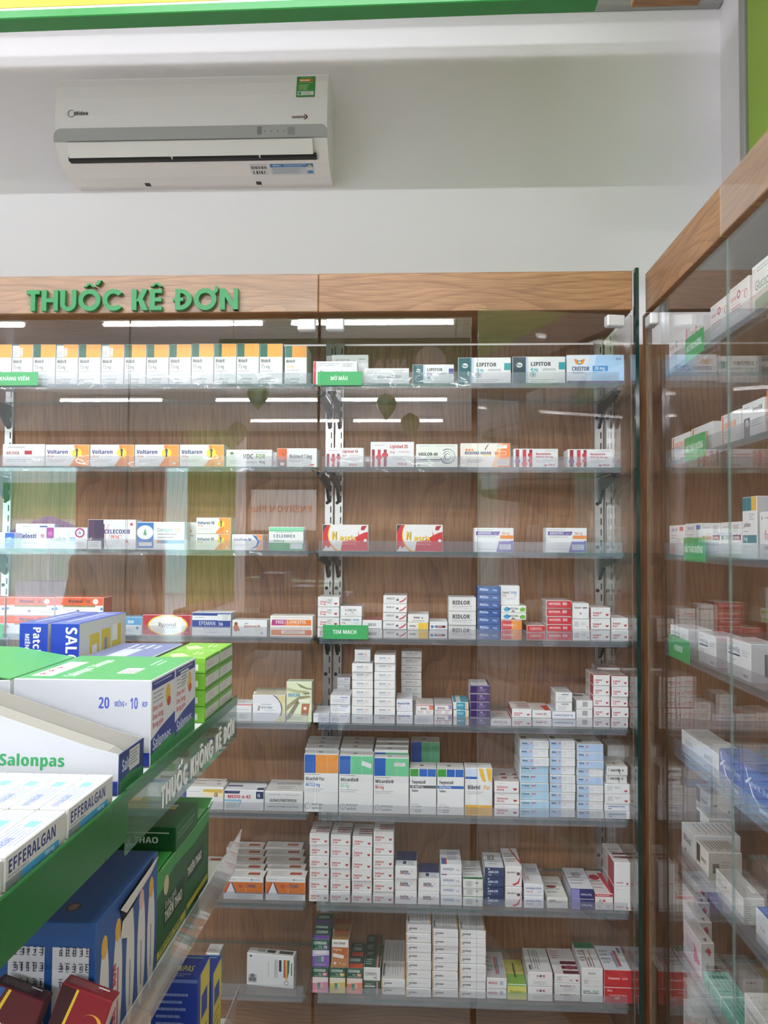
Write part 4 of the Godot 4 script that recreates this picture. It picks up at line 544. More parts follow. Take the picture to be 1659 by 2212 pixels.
	stack("bumes", 4, 1060, 1105, 1553, 1, 0.1); stack("irbe", 4, 1106, 1149, 1532, 2, 0.1); stack("losapin", 4, 1150, 1192, 1535, 2, 0.1); stack("losta", 4, 1193, 1244, 1537, 2, 0.1)
	stack("whtsm", 4, 1199, 1236, 1495, 2, 0.08, 0.0, {"on": 1})
	stack("gsq", 4, 1245, 1281, 1513, 3, 0.1); stack("losT", 4, 1282, 1318.5, 1458, 5, 0.1); stack("losT", 4, 1320, 1357, 1460, 5, 0.1)
	stack("losT", 4, 1290, 1340, 1442, 5, 0.07, 0.115)
	# sixth shelf
	stack("alphab", 5, 318, 377, 1700, 1, 0.06); stack("glomed", 5, 382, 483, 1699, 1, 0.05); stack("glomed", 5, 389, 482, 1693, 1, 0.05, 0.055)
	stack("medo", 5, 484, 570, 1706, 1, 0.05); stack("medo", 5, 486, 569, 1703, 1, 0.05, 0.055); stack("alphac", 5, 571, 655, 1709, 1, 0.1)
	stack("micplus", 5, 656.5, 731, 1629, 1, 0.045); stack("mic40", 5, 732, 806.5, 1632, 1, 0.045); stack("mic80", 5, 807, 883.5, 1637, 1, 0.035)
	for k in 3:
		stack("micb", 5, 658 + k * 3, 731 + k * 2, 1616 - k * 9, 1, 0.045, 0.05 + 0.05 * k)
		stack("micb", 5, 734 + k * 2.5, 805 + k, 1617 - k * 9, 1, 0.045, 0.05 + 0.05 * k)
		stack("micb", 5, 808 + k * 2, 882 + k * 0.5, 1620 - k * 10, 1, 0.035, 0.04 + 0.045 * k)
	stack("micbig", 5, 887, 950, 1602, 1, 0.06, 0.15)
	stack("twy40", 5, 884.5, 943, 1660, 1, 0.06); stack("twy80", 5, 944, 1003, 1661, 1, 0.06); stack("mibetel", 5, 1004, 1064, 1659, 1, 0.05)
	stack("telmi", 5, 1067.5, 1122, 1688, 3, 0.12)
	stack("codiovan", 5, 1123, 1186, 1600, 9, 0.12, 0.0, {"keys": ["codiovan", "codiovan", "codiovan", "codiovan", "codiovan", "codiovan", "diovans", "diovans", "diovans"]})
	stack("diovans", 5, 1187.5, 1243, 1600, 9, 0.12)
	stack("diovan", 5, 1246, 1304, 1607, 9, 0.12, 0.0, {"keys": ["diovans", "diovans", "diovans", "diovans", "diovan", "diovans", "diovan", "diovan", "diovan"]})
	stack("cande", 5, 1306, 1361, 1737, 2, 0.1); stack("stikc", 5, 1306, 1361, 1694, 2, 0.1, 0.0, {"on": 1})
	stack("cancetil", 5, 1310, 1356, 1655, 2, 0.1, 0.0, {"on": 1}); stack("vaclo", 5, 1312, 1350, 1610, 1, 0.07, 0.11)
	# seventh shelf
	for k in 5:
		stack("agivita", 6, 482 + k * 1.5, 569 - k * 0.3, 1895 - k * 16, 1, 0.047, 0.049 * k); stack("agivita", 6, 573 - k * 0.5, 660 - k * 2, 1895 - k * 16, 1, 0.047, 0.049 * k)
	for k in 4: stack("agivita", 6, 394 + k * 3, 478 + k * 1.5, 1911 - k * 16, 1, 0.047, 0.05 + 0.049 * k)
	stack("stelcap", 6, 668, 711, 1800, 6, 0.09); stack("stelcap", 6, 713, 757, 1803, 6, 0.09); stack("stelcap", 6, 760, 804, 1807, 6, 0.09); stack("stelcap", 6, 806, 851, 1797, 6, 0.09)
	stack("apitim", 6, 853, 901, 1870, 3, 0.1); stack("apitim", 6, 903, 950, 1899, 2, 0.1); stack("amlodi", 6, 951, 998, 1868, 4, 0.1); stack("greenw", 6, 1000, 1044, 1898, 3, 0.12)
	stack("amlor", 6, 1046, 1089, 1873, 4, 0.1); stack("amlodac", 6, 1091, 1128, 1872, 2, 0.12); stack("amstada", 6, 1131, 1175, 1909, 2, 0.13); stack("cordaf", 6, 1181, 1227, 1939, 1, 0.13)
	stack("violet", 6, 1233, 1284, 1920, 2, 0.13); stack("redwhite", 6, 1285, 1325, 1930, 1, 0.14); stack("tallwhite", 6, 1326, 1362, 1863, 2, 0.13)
	# lowest shelf in view
	stack("rocal", 7, 443, 474, 2059, 1, 0.05, 0.04); stack("fosamax", 7, 531, 636, 2062, 1, 0.03, 0.02, {"yaw": -6.0})
	stack("covpink", 7, 674, 710, 2089, 1, 0.08); stack("covpurple", 7, 674, 712, 2029, 1, 0.06, 0.0, {"on": 1}); stack("covpurple", 7, 678, 714, 1997, 2, 0.06, 0.085)
	stack("covyel", 7, 711, 747, 2090, 1, 0.08); stack("viacoram", 7, 716, 753, 2030, 1, 0.06, 0.0, {"on": 1}); stack("viacoram", 7, 718, 757, 2008, 2, 0.06, 0.085)
	stack("covorange", 7, 748, 784, 2091, 1, 0.06); stack("covorange", 7, 758, 785, 2066, 1, 0.06, 0.065); stack("covorange", 7, 759, 785, 2056, 1, 0.05, 0.13)
	stack("coversyl", 7, 785, 822, 2091, 2, 0.06, 0.0, {"keys": ["coversylg", "coversyl"]})
	for k in 3: stack("coversylg", 7, 787 + k * 1.5, 823 + k, 2071 - 16 * k, 2, 0.05, 0.065 + 0.055 * k)
	stack("exforge", 7, 824, 876, 2114, 2, 0.2); stack("exforge", 7, 877, 932, 1998, 8, 0.12); stack("exforge", 7, 933.5, 990, 2006, 8, 0.12); stack("exforge", 7, 992, 1050, 2010, 8, 0.12)
	stack("natrilix", 7, 1051, 1095, 2113, 2, 0.13); stack("thiaz", 7, 1096, 1138, 2126, 1, 0.12); stack("flags", 7, 1140, 1194, 2099, 2, 0.12)
	stack("verosp", 7, 1197, 1254, 2106, 3, 0.13, 0.0, {"keys": ["verosp", "verosp", "maroon"]}); stack("ramel", 7, 1256, 1303, 2132, 1, 0.13); stack("stikd", 7, 1256, 1303, 2112, 1, 0.13, 0.0, {"on": 1})
	stack("aescin", 7, 1256, 1303, 2091, 1, 0.13, 0.0, {"on": 1}); stack("transb", 7, 1304.5, 1364, 2133, 1, 0.12); stack("transa", 7, 1304.5, 1364, 2095, 1, 0.12, 0.0, {"on": 1})

# ---------------------------------------------------------------- the room
func wood_image(w: int, h: int, light: Color, dark: Color, seed_: int) -> Image:
	# long grain running down the picture, with cathedral arches and pores
	var n1 := FastNoiseLite.new(); n1.seed = seed_; n1.frequency = 0.004; n1.fractal_octaves = 2
	var n2 := FastNoiseLite.new(); n2.seed = seed_ + 5; n2.frequency = 0.02; n2.fractal_octaves = 2
	var n3 := FastNoiseLite.new(); n3.seed = seed_ + 9; n3.frequency = 0.25; n3.fractal_octaves = 1
	var data := PackedByteArray(); data.resize(w * h * 3)
	var i := 0
	for y in h:
		var fy := y * TAU / h
		var cy := cos(fy) * h / TAU; var sy := sin(fy) * h / TAU
		for x in w:
			var warp := n1.get_noise_3d(x * 0.9, cy * 0.11, sy * 0.11)
			var ring := x * 0.05 + warp * 5.0
			var f := ring - floorf(ring)
			var line := pow(f, 3.0) * 0.75
			var fine := n3.get_noise_3d(x * 1.0, cy * 0.03, sy * 0.03) * 0.5 + 0.5
			var broad := n2.get_noise_3d(x * 0.35, cy * 0.05, sy * 0.05)
			var t := clampf(0.22 + line * 0.5 + (fine - 0.5) * 0.55 + broad * 0.35, 0.0, 1.0)
			var c := light.lerp(dark, t)
			data[i] = int(c.r * 255); data[i + 1] = int(c.g * 255); data[i + 2] = int(c.b * 255)
			i += 3
	return Image.create_from_data(w, h, false, Image.FORMAT_RGB8, data)
func wood(im: Image, scale: float, rough := 0.5) -> StandardMaterial3D:
	var m := mat(Color.WHITE, rough)
	m.albedo_texture = ImageTexture.create_from_image(im)
	m.uv1_triplanar = true; m.uv1_world_triplanar = true; m.uv1_scale = Vector3.ONE * scale
	return m
func materials():
	var up := wood_image(512, 768, Color("a17650"), Color("67442b"), 3)
	var flat := wood_image(512, 768, Color("a47952"), Color("6e4a2e"), 21); flat.rotate_90(CLOCKWISE)
	M.wood = wood(up, 1.9)
	M.fascia = wood(flat, 1.9, 0.42)
	M.post = wood(up, 2.6, 0.45)
	var pl := FastNoiseLite.new(); pl.seed = 4; pl.frequency = 0.02; pl.fractal_octaves = 4
	var nt := NoiseTexture2D.new(); nt.noise = pl; nt.width = 256; nt.height = 256; nt.seamless = true; nt.as_normal_map = true; nt.bump_strength = 1.2
	M.wall = mat(Color("e9e6e8"), 0.85); M.wall.normal_enabled = true; M.wall.normal_texture = nt; M.wall.normal_scale = 0.06
	M.wall.uv1_triplanar = true; M.wall.uv1_world_triplanar = true; M.wall.uv1_scale = Vector3.ONE * 2.0
	M.ceiling = mat(Color("f2f1f0"), 0.9)
	M.floor = mat(Color("c4beb6"), 0.3)
	M.glass = pane(Color("dfeae6"), 0.005)
	M.shelf = pane(Color("cfe3dc"), 0.05)
	M.edge = pane(Color("2c5a50"), 0.72, 0.1)
	M.dooredge = pane(Color("6f857a"), 0.45, 0.1)
	M.rail = pane(Color("8f98a8"), 0.16, 0.02)
	M.darkglass = mat(Color("0b2a25"), 0.08)
	M.steel = mat(Color("c9cac9"), 0.28, 0.9)
	M.darksteel = mat(Color("30302f"), 0.4, 0.6)
	M.black = mat(Color("0c0c0c"), 0.6)
	M.chrome = mat(Color("d2d1ce"), 0.4, 0.25)
	M.plastic = mat(Color("eceae8"), 0.38)
	M.white = mat(Color("f2f2f0"), 0.5)
	M.clear = pane(Color("ffffff"), 0.02)
	M.green = mat(Color("147a3c"), 0.35)
	M.signgreen = mat(Color("248238"), 0.4)
	M.yellow = mat(Color("f0d92c"), 0.45)
	M.greenwall = mat(Color("98b942"), 0.55)
	M.greytrim = mat(Color("a8a8a6"), 0.4, 0.3)

func lamps():
	# rows of ceiling tubes behind the camera, as mirrored in the doors
	var tube := mat(Color.WHITE, 0.4); tube.emission_enabled = true; tube.emission = Color(1.0, 0.985, 0.96); tube.emission_energy_multiplier = LAMP_GLOW
	for row in [[1.63, -1.78, "first"], [1.63, -0.36, "first"], [4.75, -1.76, "second"], [4.75, -0.3, "second"], [6.3, -1.7, "third"], [6.3, -0.3, "third"], [1.63, -3.6, "first"], [4.75, -3.6, "second"], [-0.93, -1.78, "nearest"], [-0.93, -0.36, "nearest"]]:
		var c := Vector3(row[1], CEIL, row[0])
		var t := base("ceiling_lamp", "slim white ceiling tube lamp in the %s row across the shop" % row[2], "lamp", c, "tube lamps of the %s row" % row[2])
		block("housing", Vector3(-0.62, -0.03, -0.035), Vector3(0.62, 0, 0.035), M.white, t, 0.004)
		var mb := MB.new(); mb.tube(Vector3(-0.6, -0.045, 0), Vector3(0.6, -0.045, 0), 0.014, 0.014, 14)
		obj("tube", mb, tube, t)
		for s in [-1.0, 1.0]:      # the tube shines sideways as well as down: one light along each flank
			var l := AreaLight3D.new(); l.name = "light"; t.add_child(l, true)
			l.area_size = Vector2(1.2, 0.03); l.position = Vector3(0, -0.06, s * 0.02); l.rotation_degrees = Vector3(-66, 0 if s < 0 else 180, 0)
			l.light_color = Color(0.94, 0.96, 1.0); l.light_energy = LAMP_NEAR if row[2] == "nearest" else LAMP_ENERGY; l.shadow_enabled = true; l.area_normalize_energy = true
func room():
	var cy := CEIL
	struct(block("wall_back", Vector3(-8.1, 0, -WALL - 0.12), Vector3(1.1, cy, -WALL), M.wall))
	# right wall: white return at the corner, then grey trim and the green boards
	struct(block("wall_right", Vector3(RIGHT, 0, -WALL), Vector3(RIGHT + 0.12, cy, 7.6), M.wall))
	struct(block("ceiling", Vector3(-8.1, cy, -WALL - 0.12), Vector3(1.1, cy + 0.12, 7.7), M.ceiling))
	struct(block("floor", Vector3(-8.1, -0.1, -WALL - 0.12), Vector3(1.1, 0, 7.7), M.floor))
	struct(block("wall_left", Vector3(-8.2, 0, -WALL), Vector3(-8.08, cy, 7.6), M.wall))
	# shop front behind the camera: openings to the street, seen only in the glass
	var wf := Node3D.new(); wf.name = "wall_front"; add_child(wf); struct(wf); wf.position = Vector3(0, 0, 7.6)
	block("wall_panel", Vector3(-2.65, 0, 0), Vector3(1.1, cy, 0.12), mat(Color("5f5145"), 0.7), wf)
	block("pillar", Vector3(-3.54, 0, -0.05), Vector3(-2.8, cy, 0.12), M.greenwall, wf)
	block("pillar_edge", Vector3(-2.8, 0, -0.06), Vector3(-2.65, cy, 0.12), M.white, wf)
	block("wooden_panel", Vector3(-5.3, 0, 0), Vector3(-3.92, cy, 0.12), M.wood, wf)
	block("header", Vector3(-8.1, 2.55, 0), Vector3(-3.54, cy, 0.12), M.wood, wf)
	struct(block("baseboard_back", Vector3(-8.0, 0, -WALL), Vector3(-2.3, 0.1, -WALL + 0.012), M.white))
	# green boards with grey trim on the right wall
	var zc := at_x(1620, 200, RIGHT).z
	struct(block("trim_1", Vector3(RIGHT - 0.022, 2.25, zc - 0.02), Vector3(RIGHT - 0.0005, cy - 0.02, zc + 0.012), M.greytrim, self, 0.003))
	var gb := block("wall_board", Vector3(RIGHT - 0.014, 2.25, zc + 0.0185), Vector3(RIGHT - 0.0005, cy - 0.02, 3.0), M.greenwall, self, 0.002)
	tag(gb, "olive green board covering the side wall above the angled cabinet", "wall board")
	# cable duct under the ceiling and the wooden block beside it
	var d0 := at_z(1250, 17, WALL - 0.02); var d1 := at_z(1552, 4, WALL - 0.02)
	tag(block("cable_duct", Vector3(-2.0, cy - 0.024, -WALL + 0.0005), Vector3(RIGHT - 0.002, cy - 0.0005, -WALL + 0.03), M.greytrim, self, 0.003), "thin grey cable duct in the corner below the ceiling", "cable duct")
	var wz := 1.56
	var w0 := at_z(1362, 17, wz); var w1 := at_z(1508, 13, wz)
	var wb := base("wooden_block", "brown wooden block with handwritten number fixed under the ceiling", "block", Vector3((w0.x + w1.x) / 2, w0.y, -wz + 0.06))
	block("block", Vector3(-(w1.x - w0.x) / 2, 0, -0.06), Vector3((w1.x - w0.x) / 2, cy - w0.y - 0.0005, 0.06), M.fascia, wb, 0.002)
	ink("number", "92", 0.02, wb, Vector3(0.065, 0.0, 0.061), mat(Color("3a2418"), 0.7))
	street()
	behind()
func behind():
	# things behind the camera that the glass doors mirror
	var s := base("shop_sign", "green sign with white capitals and round emblem facing the cabinet", "sign", Vector3(-0.55, EYE.y + 1.1, 1.42))
	block("panel", Vector3(-0.9, 0, 0), Vector3(0.9, 0.34, 0.04), M.signgreen, s, 0.003)
	letters("NHA THUỐC", 0.085, 0.12, 0.004, M.white, s, Vector3(0.45, 0.1, -0.0005), Vector3(-1, 0, 0), Vector3.UP, Vector3(0, 0, -1))
	var mb := MB.new(); mb.tube(Vector3(0.62, 0.17, -0.004), Vector3(0.62, 0.17, -0.0005), 0.11, 0.11, 28); obj("emblem", mb, M.white, s)
	for x in [-0.8, 0.8]:
		mb = MB.new(); mb.tube(Vector3(x, 0.34, 0.02), Vector3(x, CEIL - EYE.y - 1.1 - 0.0005, 0.02), 0.005, 0.005, 8); obj("rod", mb, M.steel, s)
	var ct := base("service_counter", "brown wooden service counter facing the cabinet across the aisle", "counter", Vector3(-0.35, 0, 0.95))
	block("body", Vector3(-1.1, 0.0, -0.3), Vector3(1.1, 0.98, 0.3), M.post, ct, 0.003)
	block("top", Vector3(-1.14, 0.98, -0.34), Vector3(1.14, 1.02, 0.34), M.fascia, ct, 0.004)
	for k in 4: block("drawer", Vector3(-1.06 + 0.53 * k, 0.1, -0.316), Vector3(-0.55 + 0.53 * k, 0.92, -0.301), M.post, ct, 0.003)
	var bal := mat(Color("4f8a3c"), 0.25)
	for p in [[-1.5, 1.32, 3.0], [-0.32, 1.26, 3.2], [-0.1, 1.14, 3.6], [-1.9, 1.1, 3.9], [0.1, 0.95, 4.2]]:
		var b := base("balloon", "dark green balloon hanging from the ceiling behind the counter", "balloon", Vector3(p[0], EYE.y + p[1], p[2]), "green balloons")
		mb = MB.new()
		for k in 10:      # teardrop by stacked rings
			var r0 := 0.1 * sin(PI * pow(k / 10.0, 0.75)); var r1 := 0.1 * sin(PI * pow((k + 1) / 10.0, 0.75))
			mb.tube(Vector3(0, 0.13 - k * 0.026, 0), Vector3(0, 0.13 - (k + 1) * 0.026, 0), maxf(r0, 0.002), maxf(r1, 0.002), 16, false)
		obj("skin", mb, bal, b)
		mb = MB.new(); mb.tube(Vector3(0, 0.13, 0), Vector3(0, CEIL - EYE.y - p[1] - 0.0005, 0), 0.002, 0.002, 6); obj("string", mb, M.white, b)
	var po := base("wall_poster", "white poster with orange lettering on the wall behind the counter", "poster", Vector3(-2.05, EYE.y + 0.14, 7.59))
	block("sheet", Vector3(-0.52, 0, 0.0), Vector3(0.52, 0.62, 0.008), M.white, po)
	ink("lettering", "ENERVON Plus", 0.1, po, Vector3(0.42, 0.24, -0.0008), mat(Color("d8642c"), 0.5), 700, "Droid Sans", Vector3(0, PI, 0))
func ink(called: String, s: String, cap: float, parent: Node, at: Vector3, m: Material, weight := 400, face_ := "Droid Sans", turn_ := Vector3.ZERO) -> MeshInstance3D:
	var f := SystemFont.new(); f.font_names = PackedStringArray([face_]); f.font_weight = weight
	var t := TextMesh.new(); t.font = f; t.text = s; t.font_size = 64; t.pixel_size = cap / (64 * 0.715); t.depth = 0.0006; t.curve_step = 1.5
	t.horizontal_alignment = HORIZONTAL_ALIGNMENT_LEFT; t.vertical_alignment = VERTICAL_ALIGNMENT_BOTTOM
	var o := MeshInstance3D.new(); o.mesh = t; o.material_override = m; o.name = called
	parent.add_child(o, true); o.position = at; o.rotation = turn_
	return o
func street():
	# the sunlit street that the left doors mirror
	struct(block("ground", Vector3(-40, -0.75, 7.75), Vector3(12, -0.55, 50), mat(Color("a89f94"), 0.9)))
	var b := base("street_house", "pale green corrugated house across the street with a sign", "building", Vector3(-13.5, 0, 24))
	block("body", Vector3(-7, -0.55, 0), Vector3(9, 5.2, 4), mat(Color("a9bfae"), 0.7), b)
	block("roof", Vector3(-7.3, 5.2, -0.5), Vector3(9.3, 5.5, 4.3), mat(Color("7f8a84"), 0.6), b)
	block("sign", Vector3(-2, 2.2, -0.12), Vector3(2.2, 3.5, 0), mat(Color("3f8a4c"), 0.5), b)
	var tr := base("street_tree", "leafy green tree beside the house across the street", "tree", Vector3(-22.6, -0.55, 20))
	var tb := MB.new(); tb.tube(Vector3.ZERO, Vector3(0, 3.2, 0), 0.18, 0.12, 10); obj("trunk", tb, mat(Color("5a4a3a"), 0.9), tr)
	var crown := MB.new(); var g := RandomNumberGenerator.new(); g.seed = 11
	for k in 700:
		var p := Vector3(g.randfn(0, 1.2), 4.2 + g.randfn(0, 0.9), g.randfn(0, 1.0)); var q := Vector3(g.randfn(0, 0.22), g.randfn(0, 0.22), g.randfn(0, 0.22)); var r2 := Vector3(g.randfn(0, 0.22), g.randfn(0, 0.22), g.randfn(0, 0.22))
		crown.tri(p, p + q, p + r2, q.cross(r2).normalized())
	obj("foliage", crown, mat(Color("5f7f3c"), 0.8), tr).set_meta("kind", "stuff")
	var u := base("street_parasol", "blue street parasol over a stall outside the shop", "parasol", Vector3(-9.1, -0.55, 14.5))
	var mb := MB.new(); mb.tube(Vector3(0, 2.0, 0), Vector3(0, 2.55, 0), 1.3, 0.04, 10); obj("canopy", mb, mat(Color("2f58b0"), 0.6), u)
	mb = MB.new(); mb.tube(Vector3(0, 0, 0), Vector3(0, 2.5, 0), 0.025, 0.025, 8); obj("pole", mb, M.white, u)
	block("stall", Vector3(-0.6, 0, -0.4), Vector3(0.6, 0.95, 0.4), mat(Color("c9d2d8"), 0.5), u)

# ---------------------------------------------------------------- sign letters: strokes of a geometric capital face, cap height 1
func arc(cx: float, cy: float, ro: Vector2, ri: Vector2, a0: float, a1: float) -> Array:
	var out := []
	var n := maxi(3, int(abs(a1 - a0) / 12.0))
	for k in n:
		var p := deg_to_rad(a0 + (a1 - a0) * k / n); var q := deg_to_rad(a0 + (a1 - a0) * (k + 1) / n)
		out.append(PackedVector2Array([Vector2(cx + ri.x * cos(p), cy + ri.y * sin(p)), Vector2(cx + ro.x * cos(p), cy + ro.y * sin(p)), Vector2(cx + ro.x * cos(q), cy + ro.y * sin(q)), Vector2(cx + ri.x * cos(q), cy + ri.y * sin(q))]))
	return out
func bar(x0: float, y0: float, x1: float, y1: float) -> PackedVector2Array:
	return PackedVector2Array([Vector2(x0, y0), Vector2(x1, y0), Vector2(x1, y1), Vector2(x0, y1)])
func slant(a: float, y0: float, b: float, y1: float, w: float) -> PackedVector2Array:
	return PackedVector2Array([Vector2(a, y0), Vector2(a + w, y0), Vector2(b + w, y1), Vector2(b, y1)])
func letter(ch: String) -> Array:   # [advance, strokes]
	var s := 0.235
	var ring := arc(0.52, 0.5, Vector2(0.52, 0.52), Vector2(0.3, 0.3), 0, 360)
	var hat := [slant(0.0, 1.12, 0.22, 1.3, 0.16), slant(0.44, 1.12, 0.22, 1.3, 0.16)]
	match ch:
		"T": return [0.62, [bar(0, 0.8, 0.62, 1), bar(0.2, 0, 0.42, 0.8)]]
		"H": return [0.78, [bar(0, 0, s, 1), bar(0.56, 0, 0.775, 1), bar(s, 0.41, 0.56, 0.6)]]
		"U": return [0.76, [bar(0, 0.36, s, 1), bar(0.545, 0.36, 0.76, 1)] + arc(0.38, 0.36, Vector2(0.38, 0.38), Vector2(0.165, 0.18), 180, 360)]
		"C": return [0.82, arc(0.52, 0.5, Vector2(0.52, 0.52), Vector2(0.3, 0.3), 42, 318)]
		"G": return [1.0, arc(0.52, 0.5, Vector2(0.52, 0.52), Vector2(0.3, 0.3), 42, 345) + [bar(0.54, 0.4, 1.02, 0.58)]]
		"O": return [1.04, ring]
		"Ô": return [1.04, ring + hat.map(func(p): return move(p, 0.22))]
		"Ố": return [1.04, ring + hat.map(func(p): return move(p, 0.22)) + [slant(0.78, 1.22, 0.92, 1.44, 0.16)]]
		"Ơ": return [1.1, ring + arc(0.92, 0.98, Vector2(0.19, 0.22), Vector2(0.04, 0.06), -100, 60)]
		"K": return [0.76, [bar(0, 0, s, 1), slant(s - 0.02, 0.42, 0.48, 1, 0.26), slant(0.5, 0, s + 0.05, 0.5, 0.27)]]
		"E": return [0.58, [bar(0, 0, s, 1), bar(s, 0.81, 0.56, 1), bar(s, 0.41, 0.54, 0.59), bar(s, 0, 0.56, 0.19)]]
		"Ê": return [0.58, [bar(0, 0, s, 1), bar(s, 0.81, 0.56, 1), bar(s, 0.41, 0.54, 0.59), bar(s, 0, 0.56, 0.19)] + hat.map(func(p): return move(p, 0.0))]
		"D", "Đ": return [0.84, [bar(0.06, 0, 0.06 + s, 1)] + arc(0.27, 0.5, Vector2(0.57, 0.5), Vector2(0.33, 0.3), -90, 90) + ([bar(-0.06, 0.42, 0.44, 0.58)] if ch == "Đ" else [])]
		"A": return [0.9, [slant(0.0, 0, 0.33, 1, 0.24), slant(0.66, 0, 0.33, 1, 0.24), bar(0.2, 0.2, 0.7, 0.36)]]
		"N": return [0.84, [bar(0, 0, s, 1), bar(0.62, 0, 0.835, 1), slant(0.6, 0, 0.0, 1, 0.235)]]
	return [0.34, []]
func move(p: PackedVector2Array, x: float) -> PackedVector2Array:
	var q := PackedVector2Array()
	for v in p: q.append(v + Vector2(x, 0))
	return q
func letters(words: String, cap: float, gap: float, deep: float, m: Material, parent: Node, at: Vector3, ex: Vector3, ey: Vector3, ez: Vector3, squeeze := 1.0):
	var pen := 0.0
	for ch in words:
		var l := letter(ch)
		if l[1].size():
			var mb := MB.new()
			for k in l[1].size(): mb.prism(l[1][k], Vector3.ZERO, ex * cap * squeeze, ey * cap, ez * (deep + 0.00006 * (k % 7)))
			obj("letter", mb, m, parent, at + ex * pen * cap * squeeze)
		pen += l[0] + gap

# ---------------------------------------------------------------- back cabinet
const LEFTX := -2.3
func pane_part(called: String, w: float, h: float, t: float, m: Material, em: Material, parent: Node, at: Vector3, yaw := 0.0, hinge := 0.0) -> MeshInstance3D:
	# a sheet of glass, its own origin at the hinge edge, with its four polished edges as a sub-part
	var mb := MB.new()
	var x0 := -w * hinge; var x1 := w * (1.0 - hinge)
	mb.quad(Vector3(x0, h, t / 2), Vector3(x1, h, t / 2), Vector3(x1, 0, t / 2), Vector3(x0, 0, t / 2), Vector3(0, 0, 1))
	mb.quad(Vector3(x0, h, -t / 2), Vector3(x1, h, -t / 2), Vector3(x1, 0, -t / 2), Vector3(x0, 0, -t / 2), Vector3(0, 0, -1))
	var o := obj(called, mb, m, parent, at); o.rotation.y = yaw
	mb = MB.new()
	for x in [x0, x1]:
		mb.quad(Vector3(x, h, -t / 2), Vector3(x, h, t / 2), Vector3(x, 0, t / 2), Vector3(x, 0, -t / 2), Vector3(signf(x - (x0 + x1) / 2), 0, 0))
	for y in [0.0, h]:
		mb.quad(Vector3(x0, y, -t / 2), Vector3(x1, y, -t / 2), Vector3(x1, y, t / 2), Vector3(x0, y, t / 2), Vector3(0, 1 if y > 0 else -1, 0))
	obj("edge", mb, em, o)
	return o
func clip(parent: Node, x: float, y: float):
	var c := block("clip", Vector3(x - 0.024, y - 0.028, -0.012), Vector3(x + 0.024, y + 0.002, 0.012), M.chrome, parent, 0.003)
	c.set_meta("label", "small pale metal door clip")
func upright(parent: Node, x: float, y0: float, y1: float, z: float, axis := Vector3.RIGHT):
	# slotted standard: folded strip with a row of slots and larger screw holes
	var w := 0.0265
	var out := axis.cross(Vector3.UP)    # out of the panel
	var o := Node3D.new(); o.name = "upright"; parent.add_child(o, true)
	o.transform = Transform3D(Basis(axis, Vector3.UP, out), Vector3.ZERO)
	o.position = Vector3(x, y0, z)
	var h := y1 - y0
	block("strip", Vector3(-w / 2, 0, 0), Vector3(w / 2, h, 0.009), M.steel, o, 0.0015)
	var slots := MB.new(); var holes := MB.new()
	var y := 0.03
	while y < h - 0.03:
		slots.box(Vector3(0.004, y, 0.0089), Vector3(0.0075, y + 0.019, 0.0094))
		y += 0.032
	y = 0.06
	while y < h - 0.03:
		holes.tube(Vector3(-0.005, y, 0.0085), Vector3(-0.005, y, 0.0095), 0.0055, 0.0055, 12)
		y += 0.128
	obj("slots", slots, M.black, o).set_meta("kind", "stuff"); obj("screw_holes", holes, M.black, o).set_meta("kind", "stuff")
func bracket(parent: Node, at: Vector3, length: float, dir := Vector3(0, 0, 1)):
	# tapering steel arm under a shelf, hooked into the upright
	var mb := MB.new()
	var p := PackedVector2Array([Vector2(0, -0.001), Vector2(length, -0.001), Vector2(length, -0.014), Vector2(length - 0.03, -0.02), Vector2(0.05, -0.036), Vector2(0.025, -0.06), Vector2(0, -0.075)])
	var side := dir.cross(Vector3.UP)
	mb.prism(p, -side * 0.004, dir, Vector3.UP, side * 0.008)
	mb.box(Vector3(-0.011, -0.006, -0.011) + dir * (length - 0.015), Vector3(0.011, -0.0005, 0.011) + dir * (length - 0.015))
	obj("bracket", mb, M.darksteel, parent, at)
func glass_shelf(lo: Vector3, hi: Vector3, label: String, group: String, side := false):
	# glass plate with green polished edge and a clear upright price strip along its front
	var t := base("glass_shelf", label, "shelf", Vector3((lo.x + hi.x) / 2, lo.y, (lo.z + hi.z) / 2), group)
	var h := (hi - lo) / 2
	var mb := MB.new()
	mb.quad(Vector3(-h.x, h.y * 2, -h.z), Vector3(h.x, h.y * 2, -h.z), Vector3(h.x, h.y * 2, h.z), Vector3(-h.x, h.y * 2, h.z), Vector3.UP)
	mb.quad(Vector3(-h.x, 0, -h.z), Vector3(h.x, 0, -h.z), Vector3(h.x, 0, h.z), Vector3(-h.x, 0, h.z), Vector3.DOWN)
	obj("plate", mb, M.shelf, t)
	mb = MB.new()
	var y := h.y * 2
	for s in [-1.0, 1.0]:
		mb.quad(Vector3(-h.x, y, s * h.z), Vector3(h.x, y, s * h.z), Vector3(h.x, 0, s * h.z), Vector3(-h.x, 0, s * h.z), Vector3(0, 0, s))
		mb.quad(Vector3(s * h.x, y, -h.z), Vector3(s * h.x, y, h.z), Vector3(s * h.x, 0, h.z), Vector3(s * h.x, 0, -h.z), Vector3(s, 0, 0))
	obj("polished_edge", mb, M.edge, t)
	mb = MB.new()
	if side:
		mb.box(Vector3(-h.x - 0.0025, -0.006, -h.z), Vector3(-h.x - 0.0008, 0.036, h.z))
		mb.box(Vector3(-h.x - 0.0008, -0.006, -h.z), Vector3(-h.x + 0.012, -0.005, h.z))
	else:
		mb.box(Vector3(-h.x, -0.006, h.z + 0.0008), Vector3(h.x - 0.006, 0.036, h.z + 0.0025))
		mb.box(Vector3(-h.x, -0.006, h.z - 0.012), Vector3(h.x - 0.006, -0.005, h.z + 0.0008))
	obj("price_strip", mb, M.rail, t)
	return t
